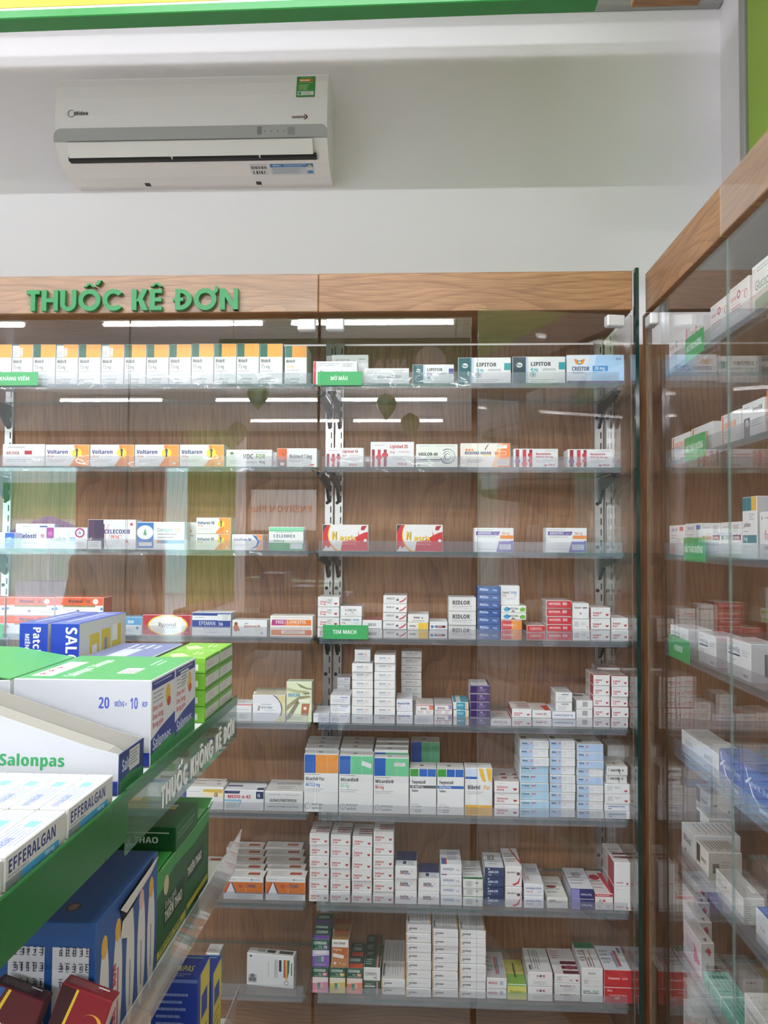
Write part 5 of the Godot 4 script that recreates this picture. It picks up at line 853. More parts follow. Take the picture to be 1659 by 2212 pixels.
func film(t: Node3D, lx: float, hz: float, seed_: int):
	# crinkled clear wrapping left on a price strip
	var n := FastNoiseLite.new(); n.seed = seed_; n.frequency = 9.0
	var st := SurfaceTool.new(); st.begin(Mesh.PRIMITIVE_TRIANGLES); st.set_smooth_group(0)
	var nx := maxi(8, int(lx / 0.012)); var ny := 6
	var at := func(i: int, j: int) -> Vector3:
		var x := -lx / 2 + lx * i / nx; var y := -0.006 + 0.045 * j / ny
		return Vector3(x, y + n.get_noise_2d(x * 1.3, 7.0) * 0.004, hz + 0.0045 + 0.004 * n.get_noise_2d(x, y * 1.8))
	for i in nx:
		for j in ny:
			var a: Vector3 = at.call(i, j + 1); var b: Vector3 = at.call(i + 1, j + 1); var c: Vector3 = at.call(i + 1, j); var d: Vector3 = at.call(i, j)
			for v in [a, b, c, a, c, d]: st.add_vertex(v)
	st.index(); st.generate_normals()
	var o := MeshInstance3D.new(); o.mesh = st.commit(); o.material_override = M.clear; o.name = "film"; t.add_child(o, true)
func shelf_tag(words: String, at: Vector3, w: float, h: float, yaw: float, label: String):
	# green printed card clipped to the front of a price strip
	var key := "tag" + words
	ty(key, "36a35c", [["t", 50 - minf(44, words.length() * 3.6), 36, 28, "f2faf4", words, 1, minf(88, words.length() * 7.2)]], "", "", {"top": [], "edge": "46b06a", "res": 1.6})
	var b := box_mesh(key, Vector3(w, h, 0.0015))
	var o := MeshInstance3D.new(); o.mesh = b[0]; o.material_override = b[1]; o.name = numbered("shelf_tag"); add_child(o)
	o.position = at; o.rotation.y = yaw
	tag(o, label, "tag")
func back_cabinet():
	var top := at_z(800, 590, DOOR - 0.02).y; var low := at_z(800, 673, DOOR - 0.02).y
	var seam := at_z(688, 630, DOOR - 0.02).x; var right := at_z(1366, 630, DOOR - 0.02).x
	var c := base("wall_cabinet", "long oak veneered glass fronted cabinet along the white wall", "cabinet", Vector3(0, 0, -BACK))
	var f := BACK - DOOR      # the doors' plane seen from the cabinet's origin
	block("back_panel", Vector3(LEFTX, 0.05, -0.03), Vector3(RIGHT - 0.002, low - 0.006, 0.0), M.wood, c)
	block("back_panel_seam", Vector3(at_z(1283, 1500, BACK).x + 0.052, 0.05, 0.0), Vector3(at_z(1283, 1500, BACK).x + 0.054, low, 0.0006), M.black, c)
	block("fascia", Vector3(LEFTX, low, f), Vector3(seam - 0.0006, top, f + 0.02), M.fascia, c, 0.0015)
	block("fascia", Vector3(seam + 0.0006, low, f), Vector3(right, top, f + 0.02), M.fascia, c, 0.0015)
	block("top_board", Vector3(LEFTX, low - 0.0005, 0.0), Vector3(right, low + 0.017, f), M.fascia, c)
	block("plinth", Vector3(LEFTX, 0.0, 0.02), Vector3(right, 0.12, f - 0.02), M.fascia, c, 0.002)
	# glass end panel with its dark polished front edge
	var gx := right + 0.0085
	var gl := block("end_panel", Vector3(gx - 0.004, 0.02, 0.002), Vector3(gx + 0.005, top + 0.004, f + 0.025), M.glass, c)
	block("edge", Vector3(-0.0045, 0.0, 0.1605 - 0.0075 + 0.0), Vector3(0.0045, top - 0.016, 0.1805 - 0.008), M.darkglass, gl)
	# slotted uprights
	for px in [8.0, 707.5, 729.0, 1294.0, 1316.0]:
		upright(c, at_z(px, 1500, BACK).x, 0.35, at_z(800, 700, BACK).y, 0.0005)
	# clear film over the left fascia
	block("protective_film", Vector3(LEFTX, low + 0.002, f + 0.0215), Vector3(seam - 0.004, top - 0.001, f + 0.0221), M.clear, c)
	# doors
	var dt := at_z(800, 687, DOOR).y; var db := 0.14
	var xs := [LEFTX + 0.02, at_z(276, 1000, DOOR).x, at_z(684.5, 1000, DOOR).x, at_z(690.5, 1000, DOOR).x, at_z(1018, 1000, DOOR).x, at_z(1364, 1000, DOOR).x]
	var d1 := pane_part("door", xs[1] - xs[0] - 0.002, dt - db, 0.005, M.glass, M.dooredge, c, Vector3(xs[0], db, f), 0.0, 0.0)
	var d2 := pane_part("door", xs[2] - xs[1] - 0.002, dt - db, 0.005, M.glass, M.dooredge, c, Vector3(xs[2], db, f), 0.0, 1.0)
	clip(d2, -0.03, dt - db - 0.006)
	var d3 := pane_part("door", xs[4] - xs[3], dt - db, 0.005, M.glass, M.dooredge, c, Vector3(xs[3], db, f), 0.0, 0.0)
	clip(d3, 0.038, dt - db - 0.006)
	var d4 := pane_part("door", xs[5] - xs[4] - 0.004, dt - db, 0.005, M.glass, M.dooredge, c, Vector3(xs[5], db, f + 0.004), deg_to_rad(10.6), 1.0)
	clip(d4, -0.045, dt - db - 0.004)
	d1.set_meta("label", "clear glass door at the cabinet's far end"); d4.set_meta("label", "clear glass door standing slightly ajar")
	# shelves and their brackets
	var names := ["top", "second", "third", "fourth", "fifth", "sixth", "seventh", "eighth"]
	var ends := [[680, 695, 1338], [680, 697, 1340], [672, 690, 1345], [678, 692, 1356], [672, 690, 1354], [668, 690, 1354], [662, 686, 1357], [662, 688, 1356]]
	for k in 8:
		var y: float = shelf_y[k]
		var e: Array = ends[k]
		var sl = glass_shelf(Vector3(LEFTX + 0.01, y - 0.008, -BACK + 0.012), Vector3(at_z(e[0], SHELF_PX[k], FRONT).x, y, -FRONT + 0.018), "%s glass shelf of the cabinet's section under the green letters" % names[k], "glass shelves")
		var sr = glass_shelf(Vector3(at_z(e[1], SHELF_PX[k], FRONT).x, y - 0.008, -BACK + 0.012), Vector3(at_z(e[2], SHELF_PX[k], FRONT).x, y, -FRONT + 0.018), "%s glass shelf of the cabinet's section with the ajar door" % names[k], "glass shelves")
		if k in [0, 1, 2, 3]:
			film(sl, 0.95, 0.131, k * 7 + 2); sl.get_node("film").position.x = 0.5
			if k != 2: film(sr, 0.4, 0.131, k * 7 + 3); sr.get_node("film").position.x = -0.17
		for px in [8.0, 707.5, 729.0, 1294.0]:
			var bx := at_z(px, 1500, BACK).x
			bracket(c, Vector3(bx, y - 0.0085, 0.0105), 0.215)
	# the raised green letters
	var sg := base("letter_sign", "raised green capital letters on the cabinet's wooden fascia", "sign", Vector3(at_z(52, 665, DOOR - 0.045).x, at_z(200, 668, DOOR - 0.045).y, -DOOR + 0.0226))
	var cap := at_z(200, 622.5, DOOR - 0.03).y - at_z(200, 667.5, DOOR - 0.03).y
	letters("THUỐC KÊ ĐƠN", cap, 0.1, 0.012, M.green, sg, Vector3.ZERO, Vector3.RIGHT, Vector3.UP, Vector3(0, 0, 1), 1.025)
	# green cards on the price strips
	for t in [["KHÁNG VIÊM", 0, -12, 85, 805, "green card reading KHANG VIEM on the top price strip"], ["MỠ MÁU", 0, 687, 783, 804, "green card reading MO MAU on the top price strip"], ["TIM MẠCH", 3, 698, 796, 1349, "green card reading TIM MACH on the fourth price strip"], ["GIÃN CO", 3, -60, 10, 1347, "green card on the fourth price strip beside the orange boxes"]]:
		var a := at_z(t[2], t[4], FRONT - 0.024); var b := at_z(t[3], t[4], FRONT - 0.024)
		shelf_tag(t[0], Vector3((a.x + b.x) / 2, a.y - 0.037, -FRONT + 0.031), b.x - a.x, 0.037, 0.0, t[5])

# ---------------------------------------------------------------- air conditioner
func air_conditioner():
	var x0 := at_z(172, 400, WALL).x; var x1 := at_z(720, 406, WALL).x
	var y0 := at_z(450, 403, WALL - 0.02).y
	var top := at_z(450, 153, WALL - 0.15).y
	var h := top - y0
	var w := x1 - x0
	var a := base("air_conditioner", "white split air conditioner mounted on the wall above the cabinet", "air conditioner", Vector3(x0, y0, -WALL))
	var q := h / 0.27
	# cross-section: distance from the wall, height
	var prof := [Vector2(0.0, 0.004), Vector2(0.03, 0.0), Vector2(0.075, 0.004), Vector2(0.118, 0.02), Vector2(0.146, 0.042), Vector2(0.164, 0.062), Vector2(0.17, 0.07), Vector2(0.171, 0.1), Vector2(0.17, 0.14), Vector2(0.166, 0.19), Vector2(0.158, 0.228), Vector2(0.148, 0.25), Vector2(0.13, 0.265), Vector2(0.105, 0.27), Vector2(0.0, 0.27)]
	var poly := PackedVector2Array()
	for p in prof: poly.append(Vector2(p.x, p.y * q))
	var mb := MB.new()
	mb.prism(poly, Vector3.ZERO, Vector3(0, 0, 1), Vector3.UP, Vector3(w, 0, 0))
	# smooth the body's curved skin
	var st := SurfaceTool.new(); st.create_from(mb.made(), 0)
	var body := obj("body", mb, M.plastic, a)
	var at_prof := func(y: float) -> float:
		for k in range(3, 11):
			var p0: Vector2 = poly[k]; var p1: Vector2 = poly[k + 1]
			if y >= p0.y and y <= p1.y: return lerpf(p0.x, p1.x, (y - p0.y) / (p1.y - p0.y))
		return 0.17
	# silver band with rounded upper corners
	var yb0 := at_z(400, 301, WALL - 0.172).y - y0; var yb1 := at_z(400, 273.5, WALL - 0.172).y - y0
	var r := 0.02
	var bandp := PackedVector2Array([Vector2(-0.001, yb0), Vector2(w + 0.001, yb0)])
	for k in 7: bandp.append(Vector2(w + 0.001 - r + r * cos(PI / 2 * k / 6), yb1 - r + r * sin(PI / 2 * k / 6)))
	for k in 7: bandp.append(Vector2(-0.001 + r - r * sin(PI / 2 * k / 6), yb1 - r + r * cos(PI / 2 * k / 6)))
	mb = MB.new(); mb.prism(bandp, Vector3.ZERO, Vector3.RIGHT, Vector3.UP, Vector3(0, 0, 0.006))
	var band := obj("silver_band", mb, mat(Color("b3b3b2"), 0.35, 0.25), a, Vector3(0, 0, 0.168))
	var grey := mat(Color("7f8080"), 0.4)
	for g in [[0.748, 0.764, 0.25, 0.86], [0.858, 0.885, 0.2, 0.8]]:
		block("display", Vector3(w * g[0], lerpf(yb0, yb1, g[2]), 0.0062), Vector3(w * g[1], lerpf(yb0, yb1, g[3]), 0.0066), grey if g[0] < 0.8 else mat(Color("959595"), 0.4), band)
	for k in 4: block("indicator", Vector3(w * (0.775 + 0.023 * k), lerpf(yb0, yb1, 0.42), 0.0062), Vector3(w * (0.779 + 0.023 * k), lerpf(yb0, yb1, 0.56), 0.0066), grey, band)
	# louvre flap and the dark outlet under it
	var la: Vector2 = Vector2(0.1685, yb0 - 0.002); var lb := Vector2(0.148, 0.03 * q)
	var dir := (lb - la).normalized(); var nn := Vector2(-dir.y, dir.x)
	if nn.x < 0: nn = -nn
	var lx0 := 0.038; var lx1 := w - 0.042
	mb = MB.new(); mb.prism(PackedVector2Array([la, lb, lb + nn * 0.007, la + nn * 0.007]), Vector3(lx0, 0, 0), Vector3(0, 0, 1), Vector3.UP, Vector3(lx1 - lx0, 0, 0)); obj("louvre", mb, M.plastic, a)
	mb = MB.new(); mb.prism(PackedVector2Array([lb + Vector2(-0.022, 0.004), lb + Vector2(0.0, 0.004), lb + dir * 0.008, lb + Vector2(-0.022, -0.006)]), Vector3(lx0 - 0.006, 0, 0), Vector3(0, 0, 1), Vector3.UP, Vector3(lx1 - lx0 + 0.014, 0, 0)); obj("air_outlet", mb, M.black, a)
	for xf in [0.42, 0.78]:
		block("vane_pivot", Vector3(lx0 + (lx1 - lx0) * xf, lb.y - 0.007, lb.x - 0.004), Vector3(lx0 + (lx1 - lx0) * xf + 0.003, lb.y + 0.004, lb.x + 0.006), M.plastic, a)
	for xf in [0.28, 0.71]: block("latch_notch", Vector3(w * xf, -0.0006, 0.028), Vector3(w * xf + 0.016, 0.006, 0.045), M.black, a)
	# printed marks and stickers
	var red := mat(Color("5a2a38"), 0.5)
	var zl: float = at_prof.call(0.118 * q)
	ink("maker_name", "Midea", 0.0105, a, Vector3(w * 0.07, at_z(165, 252, WALL - 0.17).y - y0, zl + 0.0012), mat(Color("4a4446"), 0.5), 700)
	mb = MB.new()
	for p in arc(0, 0, Vector2(0.011, 0.011), Vector2(0.0095, 0.0095), 60, 330): mb.prism(p, Vector3.ZERO, Vector3.RIGHT, Vector3.UP, Vector3(0, 0, 0.0006))
	obj("maker_mark", mb, mat(Color("4a4446"), 0.5), a, Vector3(w * 0.062, at_z(155, 246, WALL - 0.17).y - y0, zl + 0.0012))
	ink("badge", "INVERTER", 0.006, a, Vector3(w * 0.872, at_z(655, 257, WALL - 0.17).y - y0, zl + 0.0012), red, 700)
	mb = MB.new()
	for p in arc(0, 0, Vector2(0.014, 0.0085), Vector2(0.0095, 0.007), -70, 70): mb.prism(p, Vector3.ZERO, Vector3.RIGHT, Vector3.UP, Vector3(0, 0, 0.0006))
	obj("badge_swoosh", mb, red, a, Vector3(w * 0.912, at_z(662, 253, WALL - 0.17).y - y0, zl + 0.0012))
	ty("energy", "3c8f3c", [["l", 22, 4, 56, 1, 4, "e8e6c0"], ["r", 12, 11, 76, 14, "e0763a"], ["c", 22, 18, 5, "f4e0c0", 4], ["c", 36, 18, 5, "f4e0c0", 4], ["c", 50, 18, 5, "f4e0c0", 4], ["c", 64, 18, 5, "f4e0c0", 4], ["c", 78, 18, 5, "c86030", 4], ["l", 14, 30, 72, 1, 4, "f0f0d0"], ["l", 10, 40, 60, 5, 6, "d8e8b8"], ["r", 5, 74, 90, 20, "e8ebe6"], ["r", 10, 77, 16, 14, "4a9a6a"], ["l", 34, 78, 50, 3, 5, "777777"]], "", "", {"top": [], "res": 1.8, "edge": "3c8f3c"})
	var e0 := at_z(642, 165, WALL - 0.155); var e1 := at_z(680, 210, WALL - 0.165)
	sticker("energy", a, Vector3((e0.x + e1.x) / 2 - x0, e1.y - y0, at_prof.call(e1.y - y0) + 0.0025), Vector2(e1.x - e0.x, e0.y - e1.y), "green_label", -atan2(0.012, 0.06))
	ty("rating", "c9cfd6", [["r", 0, 0, 100, 30, "3f78b8"], ["t", 6, 8, 13, "f0f4f8", "Midea", 1, 22], ["l", 32, 8, 52, 2, 10, "dfe8f2"], ["p", "d8c84a", 86, 26, 92, 6, 98, 26], ["l", 4, 40, 76, 5, 11, "7c8490"], ["r", 85, 34, 13, 26, "e4e8ea"], ["r", 85, 66, 13, 26, "5a88c0"]], "", "", {"top": [], "res": 1.8})
	ty("barlab", "e2e3e3", [["l", 2, 2, 94, 1, 6, "777777"], ["r", 4, 18, 4, 26, "333333"], ["r", 12, 18, 7, 26, "333333"], ["r", 23, 18, 3, 26, "333333"], ["r", 30, 18, 8, 26, "333333"], ["r", 42, 18, 3, 26, "333333"], ["r", 49, 18, 6, 26, "333333"], ["r", 60, 18, 3, 26, "333333"], ["r", 67, 18, 8, 26, "333333"], ["r", 80, 18, 4, 26, "333333"], ["r", 88, 18, 6, 26, "333333"], ["r", 12, 62, 6, 30, "333333"], ["r", 30, 62, 10, 30, "333333"], ["r", 46, 62, 5, 30, "333333"], ["r", 58, 62, 9, 30, "333333"], ["r", 76, 62, 5, 30, "333333"]], "", "", {"top": [], "res": 1.8})
	for s in [["rating", 584, 678, 367, 391, "rating_label"], ["barlab", 541, 579, 369, 390, "barcode_label"]]:
		# on the sloping underside between profile points 2 and 3
		var pa: Vector2 = poly[2].lerp(poly[3], 0.08); var pb: Vector2 = poly[3]
		var tilt := atan2(pb.x - pa.x, pb.y - pa.y)
		var sx0 := at_z(s[1], s[2 + 1], WALL - 0.1).x - x0; var sx1 := at_z(s[2], s[3], WALL - 0.1).x - x0
		sticker(s[0], a, Vector3((sx0 + sx1) / 2, pa.y - 0.0008, pa.x + 0.0012), Vector2(sx1 - sx0, (pb - pa).length() * 0.95), s[5], tilt)
func sticker(key: String, parent: Node, at: Vector3, size: Vector2, called: String, tilt := 0.0, yaw := 0.0):
	var b := box_mesh(key, Vector3(size.x, size.y, 0.0006))
	var o := MeshInstance3D.new(); o.mesh = b[0]; o.material_override = b[1]; o.name = called
	parent.add_child(o, true); o.position = at; o.rotation = Vector3(tilt, yaw, 0)
	return o

# ---------------------------------------------------------------- hanging sign above the aisle
func hanging_sign():
	var z := 1.64
	var lowr := at_z(1285, 24, z + 0.045)
	var left := at_z(-900, 100, z).x
	var y := lowr.y
	var s := base("hanging_sign", "yellow panel sign in a green frame hanging from the ceiling", "sign", Vector3(lowr.x, y, -z))
	s.rotation.y = deg_to_rad(-0.9)
	var w := lowr.x - left
	var h := 0.37
	block("frame", Vector3(-w, 0, -0.048), Vector3(0, 0.02, 0), M.signgreen, s, 0.002)
	block("frame", Vector3(-w, h - 0.02, -0.048), Vector3(0, h, 0), M.signgreen, s, 0.002)
	block("frame", Vector3(-0.02, 0.02, -0.048), Vector3(0, h - 0.02, 0), M.signgreen, s, 0.002)
	block("white_border", Vector3(-w, 0.02, -0.046), Vector3(-0.02, h - 0.02, -0.004), M.white, s)
	block("panel", Vector3(-w, 0.027, -0.004), Vector3(-0.028, h - 0.028, -0.002), M.yellow, s)
	for x in [-0.3, -1.3, -2.2]:
		var mb := MB.new(); mb.tube(Vector3(x, h, -0.024), Vector3(x, CEIL - y - 0.0005, -0.024), 0.005, 0.005, 8); obj("rod", mb, M.steel, s)

const CEIL := 1.45 + 1.66
const RIGHT := 0.912
const LAMP_GLOW := 12.0
const LAMP_ENERGY := 2.2
const LAMP_NEAR := 0.95
func _ready():
	rng.seed = 7
	var cam := Camera3D.new(); cam.name = "camera"; add_child(cam)
	cam.position = EYE; cam.basis = turn; cam.fov = rad_to_deg(2.0 * atan(1106.0 / FPX)); cam.near = 0.02; cam.far = 200.0; cam.current = true
	var env := Environment.new(); env.background_mode = Environment.BG_SKY
	var sky := Sky.new(); var sm := ProceduralSkyMaterial.new()
	sm.sky_top_color = Color("9db6cf"); sm.sky_horizon_color = Color("dfe5ea"); sm.ground_bottom_color = Color("8a857c"); sm.ground_horizon_color = Color("c9c6c0"); sm.sun_angle_max = 1.0
	sm.energy_multiplier = 15.0
	sky.sky_material = sm; env.sky = sky
	env.tonemap_mode = Environment.TONE_MAPPER_LINEAR; env.tonemap_exposure = 1.34
	env.sdfgi_enabled = true; env.ssao_enabled = true; env.ssil_enabled = true
	var we := WorldEnvironment.new(); we.name = "environment"; we.environment = env; add_child(we)
	materials()
	lamps()
	fonts = [font("Droid Sans", 400), font("Droid Sans", 700), font("Droid Serif", 400), font("Droid Serif", 700)]
	new_page()
	for k in 8: shelf_y.append(at_z(800, SHELF_PX[k], FRONT).y)
	room()
	hanging_sign()
	back_cabinet()
	air_conditioner()
	fill_back()
	right_cabinet()
	fill_right()
	rack()
	person()
	for p in pages: p.mat.albedo_texture = ImageTexture.create_from_image(p.image)
	print("pages ", pages.size(), " row ", ay)

# ---------------------------------------------------------------- angled cabinet along the right wall
const RX := 0.583      # its door plane
func right_cabinet():
	var top := at_z(800, 590, DOOR - 0.02).y; var low := at_z(800, 673, DOOR - 0.02).y
	var far := -DOOR - 0.005; var near := -0.75
	var c := base("side_cabinet", "oak veneered glass fronted cabinet along the side wall", "cabinet", Vector3(RIGHT, 0, far))
	var L := near - far
	var dx := RX - RIGHT
	block("fascia", Vector3(dx, low, 0), Vector3(dx + 0.02, top, at_x(1556, 470, RX).z - far - 0.0006), M.fascia, c, 0.0015)
	block("fascia", Vector3(dx, low, at_x(1556, 470, RX).z - far + 0.0006), Vector3(dx + 0.02, top, L), M.fascia, c, 0.0015)
	block("top_board", Vector3(dx + 0.02, low, 0), Vector3(-0.002, low + 0.017, L), mat(Color("6b625c"), 0.6), c)
	block("back_panel", Vector3(-0.02, 0.05, -BACK - far + 0.001), Vector3(-0.002, low - 0.001, L), M.wood, c)
	block("side_post", Vector3(dx + 0.001, 0.05, -0.03), Vector3(dx + 0.017, low, 0.0), M.post, c, 0.001)
	block("plinth", Vector3(dx + 0.03, 0.0, 0.0), Vector3(-0.021, 0.12, L), M.fascia, c)
	block("protective_film", Vector3(dx - 0.0012, low + 0.002, at_x(1556, 470, RX).z - far + 0.004), Vector3(dx - 0.0006, top - 0.002, L - 0.01), M.clear, c)
	var dt := at_z(800, 690, DOOR).y; var db := 0.14
	var z1 := at_x(1569, 800, RX).z - far
	var zs := [0.012, z1, L - 0.02]
	for k in 2:
		var w: float = zs[k + 1] - zs[k] - 0.004
		var d := pane_part("door", w, dt - db, 0.005, M.glass, M.dooredge, c, Vector3(dx + 0.004, db, zs[k] + 0.002), -PI / 2, 0.0)
		if k == 0: clip(d, 0.03, dt - db - 0.006)
	for zz in [-1.3, -0.95]:
		upright(c, -0.0203, 0.35, low - 0.04, zz - far, Vector3(0, 0, 1))
	var names := ["top", "second", "third", "fourth", "fifth", "sixth", "seventh", "eighth"]
	for k in 8:
		var y: float = shelf_y[k]
		var zf := at_x([1437, 1440, 1437, 1436, 1456, 1462, 1462, 1464][k], 1100, 0.602).z
		glass_shelf(Vector3(0.602, y - 0.008, zf), Vector3(RIGHT - 0.034, y, near - 0.03), "%s glass shelf of the side cabinet" % names[k], "side cabinet shelves", true)
		bracket(c, Vector3(-0.031, y - 0.0085, -1.3 - far), 0.255, Vector3(-1, 0, 0))
		bracket(c, Vector3(-0.031, y - 0.0085, -0.95 - far), 0.255, Vector3(-1, 0, 0))
	for t in [["ĐÁI THÁO ĐƯỜNG", 0, 1479, 1519, "green card reading DAI THAO DUONG on the side cabinet's top strip"], ["ĐÁI THÁO ĐƯỜNG", 1, 1477, 1522, "green card reading DAI THAO DUONG on the side cabinet's second strip"], ["ĐÁI THÁO ĐƯỜNG", 2, 1475, 1521, "green card reading DAI THAO DUONG on the side cabinet's third strip"], ["HORMON", 3, 1443, 1487, "green card reading HORMON on the side cabinet's fourth strip"]]:
		var a := at_x(t[2], SHELF_PX[t[1]], 0.597); var b := at_x(t[3], SHELF_PX[t[1]], 0.597)
		shelf_tag(t[0], Vector3(0.5985, shelf_y[t[1]] - 0.012, (a.z + b.z) / 2), b.z - a.z, 0.052, -PI / 2, t[4])
func side(key: String, s: int, x0: float, x1: float, h: float, depth := 0.05, back := 0.0, lift := 0.0):
	var xf := 0.612 + back
	var yy: float = 1168 - (shelf_y[s] - EYE.y) * 900
	var a := at_x(x0 + 0.4, yy, xf); var b := at_x(x1 - 0.4, yy, xf)
	if b.z - a.z < 0.02: b.z = a.z + 0.02
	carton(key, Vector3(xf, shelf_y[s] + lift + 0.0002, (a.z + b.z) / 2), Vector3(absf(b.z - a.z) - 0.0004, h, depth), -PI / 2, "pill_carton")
func fill_right():
	var gal := func(c: String) -> Array:
		return [["l", 6, 6, 30, 1, 4, G], ["t", 5, 24, 11, "c04a58", "Giaman", 2, 34], ["c", 48, 26, 9, c, 10], ["c", 48, 26, 5, W, 6], ["l", 56, 24, 22, 1, 5, "777777"], ["l", 5, 42, 40, 1, 4, "d8a0a8"], ["r", 5, 50, 52, 2, "b83848"], ["l", 5, 58, 60, 2, 6, G], ["c", 86, 36, 9, "d8707c", 11], ["c", 87, 37, 6.5, W, 9], ["l", 66, 88, 26, 1, 4, "7a80a0"]]
	ty("gal1", W, gal.call("4a4a80"), "white box with red script and navy ended rule, farthest on the side cabinet's top shelf", "", {"side": "f0ebe8", "right": [["r", 0, 0, 12, 100, "d8a0a8"]]})
	ty("gal2", W, gal.call("c04a58"), "white box with red script and red ring on the side cabinet's top shelf", "red ringed boxes on the side cabinet's top shelf", {"side": "f1eaea", "right": [["r", 78, 0, 12, 100, "c83a58"]]})
	ty("gluco", W, [["t", 6, 8, 6, "777777", "R", 0, 6], ["l", 18, 8, 60, 2, 6, "8a8a88"], ["t", 10, 34, 20, "3c7a5c", "Glucophage", 0, 90], ["r", 0, 64, 100, 2, "e8c8c4"], ["p", "6aa87c", 10, 72, 100, 66, 100, 100, 10, 100]], "white box with large green name on the side cabinet's top shelf", "", {"side": "efeeea"})
	for b in [["gal1", 1445, 1481, 0.076], ["gal2", 1491, 1519, 0.076], ["gal2", 1535, 1576, 0.078], ["gal2", 1577, 1620, 0.082], ["gluco", 1626, 1690, 0.09]]: side(b[0], 0, b[1], b[2], b[3], 0.035)
	var dia := [["r", 5, 2, 8, 96, "e07a3c"], ["l", 18, 8, 22, 1, 5, G], ["t", 17, 28, 20, "e6764a", "DIAMICRON MR", 1, 66], ["l", 17, 58, 40, 2, 8, "777777"], ["l", 17, 78, 30, 1, 6, G]]
	ty("dia", W, dia, "white box with orange stripe and orange capitals in the side cabinet", "orange lettered boxes on the side cabinet's second shelf", {"side": "efefec", "right": [["r", 60, 4, 20, 90, "e08a5c"]]})
	ty("swan", W, [["l", 10, 12, 24, 1, 6, G], ["t", 50, 18, 12, "4a4c50", "Diamicron 30 MR", 1, 46], ["r", 6, 42, 30, 56, "6a6870"], ["c", 22, 60, 14, "b8b4bc", 8], ["p", "e8e8ea", 14, 50, 24, 46, 30, 66, 24, 64], ["l", 44, 52, 44, 3, 8, G]], "white box with dark photograph panel in the side cabinet", "", {"side": "efefec"})
	ty("orangeb", "e8762c", [["r", 0, 60, 100, 6, "f0d0b8"], ["l", 10, 20, 60, 2, 10, "f6e0cc"]], "solid orange box at the near end of the side cabinet's second shelf")
	for b in [["dia", 1451, 1490, 0.058], ["dia", 1493, 1541, 0.06], ["dia", 1558, 1600, 0.062], ["swan", 1604, 1652, 0.066], ["orangeb", 1657, 1700, 0.075]]: side(b[0], 1, b[1], b[2], b[3], 0.045)
	var jan := func(c: String) -> Array:
		return [["t", 16, 8, 12, "5a8ac0", "Janu", 1, 24], ["t", 40, 8, 12, "d05a50", "met", 1, 20], ["r", 70, 5, 24, 14, c], ["l", 10, 34, 40, 2, 8, G], ["l", 46, 46, 34, 3, 8, G], ["p", "e6a8a0", 4, 100, 14, 56, 22, 78, 34, 52, 40, 100]]
	ty("jan1", W, jan.call("d0485a"), "white box with red corner flag and pink leaf on the side cabinet's third shelf")
	ty("jan2", W, jan.call("3a70b8"), "white box with blue corner flag on the side cabinet's third shelf")
	ty("comiaryl", W, [["l", 10, 12, 34, 1, 5, "555555"], ["r", 62, 6, 30, 24, "d8dad8"], ["l", 64, 9, 26, 5, 4, "666666"], ["r", 2, 38, 12, 12, "4a9a50"], ["t", 17, 38, 12, "5a6070", "CoMiaryl", 2, 40], ["r", 60, 36, 40, 15, "7a2438"], ["t", 62, 40, 7, "f0e0e0", "2mg/500mg", 1, 34], ["l", 60, 58, 34, 2, 7, G], ["l", 8, 76, 60, 3, 6, "b0b2b2"]], "white box with small green square and maroon dose band", "maroon banded boxes in the side cabinet")
	ty("jard", "e0e2e2", [["r", 0, 0, 64, 22, "1f7a86"], ["r", 64, 0, 36, 22, "e8b83a"], ["r", 30, 0, 1.5, 22, "6ab0b8"], ["l", 46, 28, 40, 3, 4, G], ["t", 8, 42, 7, "3a3e44", "Jardiance", 1, 56], ["l", 8, 56, 34, 1, 4, G], ["r", 0, 62, 100, 13, "1f7a86"], ["t", 6, 66, 6, "e0f0f0", "25 mg", 1, 34], ["l", 8, 81, 50, 1, 4, G]], "tall box with teal and yellow top and teal dose band", "", {"side": "b9b9bc", "right": [["r", 60, 12, 6, 60, "8a8a8c"], ["r", 74, 12, 5, 70, "7a7a7c"]]})
	ty("forx", W, [["t", 8, 10, 7, "333333", "R", 1, 8], ["l", 24, 12, 60, 1, 5, "555555"], ["t", 20, 42, 18, "d0406a", "forxiga", 0, 80], ["r", 20, 72, 60, 8, "a8acc4"]], "white box with pink lower case name beside the teal topped one")
	for b in [["jan1", 1446, 1479, 0.07], ["jan2", 1479.5, 1516, 0.072], ["comiaryl", 1517, 1556, 0.07], ["comiaryl", 1557, 1602, 0.07], ["jard", 1604, 1636, 0.115], ["forx", 1641, 1695, 0.085]]: side(b[0], 2, b[1], b[2], b[3], 0.06 if b[0] != "jard" else 0.09)
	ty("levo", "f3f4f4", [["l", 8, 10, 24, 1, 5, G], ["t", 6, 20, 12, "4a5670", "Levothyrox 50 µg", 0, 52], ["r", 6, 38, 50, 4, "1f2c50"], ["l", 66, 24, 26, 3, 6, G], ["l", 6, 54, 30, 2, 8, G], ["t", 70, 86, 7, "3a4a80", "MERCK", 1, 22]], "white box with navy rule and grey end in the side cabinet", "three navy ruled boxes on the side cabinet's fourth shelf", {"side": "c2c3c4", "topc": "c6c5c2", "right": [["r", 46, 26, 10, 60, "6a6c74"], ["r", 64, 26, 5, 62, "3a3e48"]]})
	ty("tealedge", "e4ecee", [["r", 0, 0, 20, 100, "4aa0b0"], ["l", 30, 20, 50, 3, 12, G]], "pale box with teal edge near the side cabinet's fourth shelf end")
	for b in [["levo", 1448, 1487, 0.06], ["levo", 1508, 1547, 0.065], ["levo", 1570, 1622, 0.072], ["tealedge", 1657, 1700, 0.06]]: side(b[0], 3, b[1], b[2], b[3], 0.055)
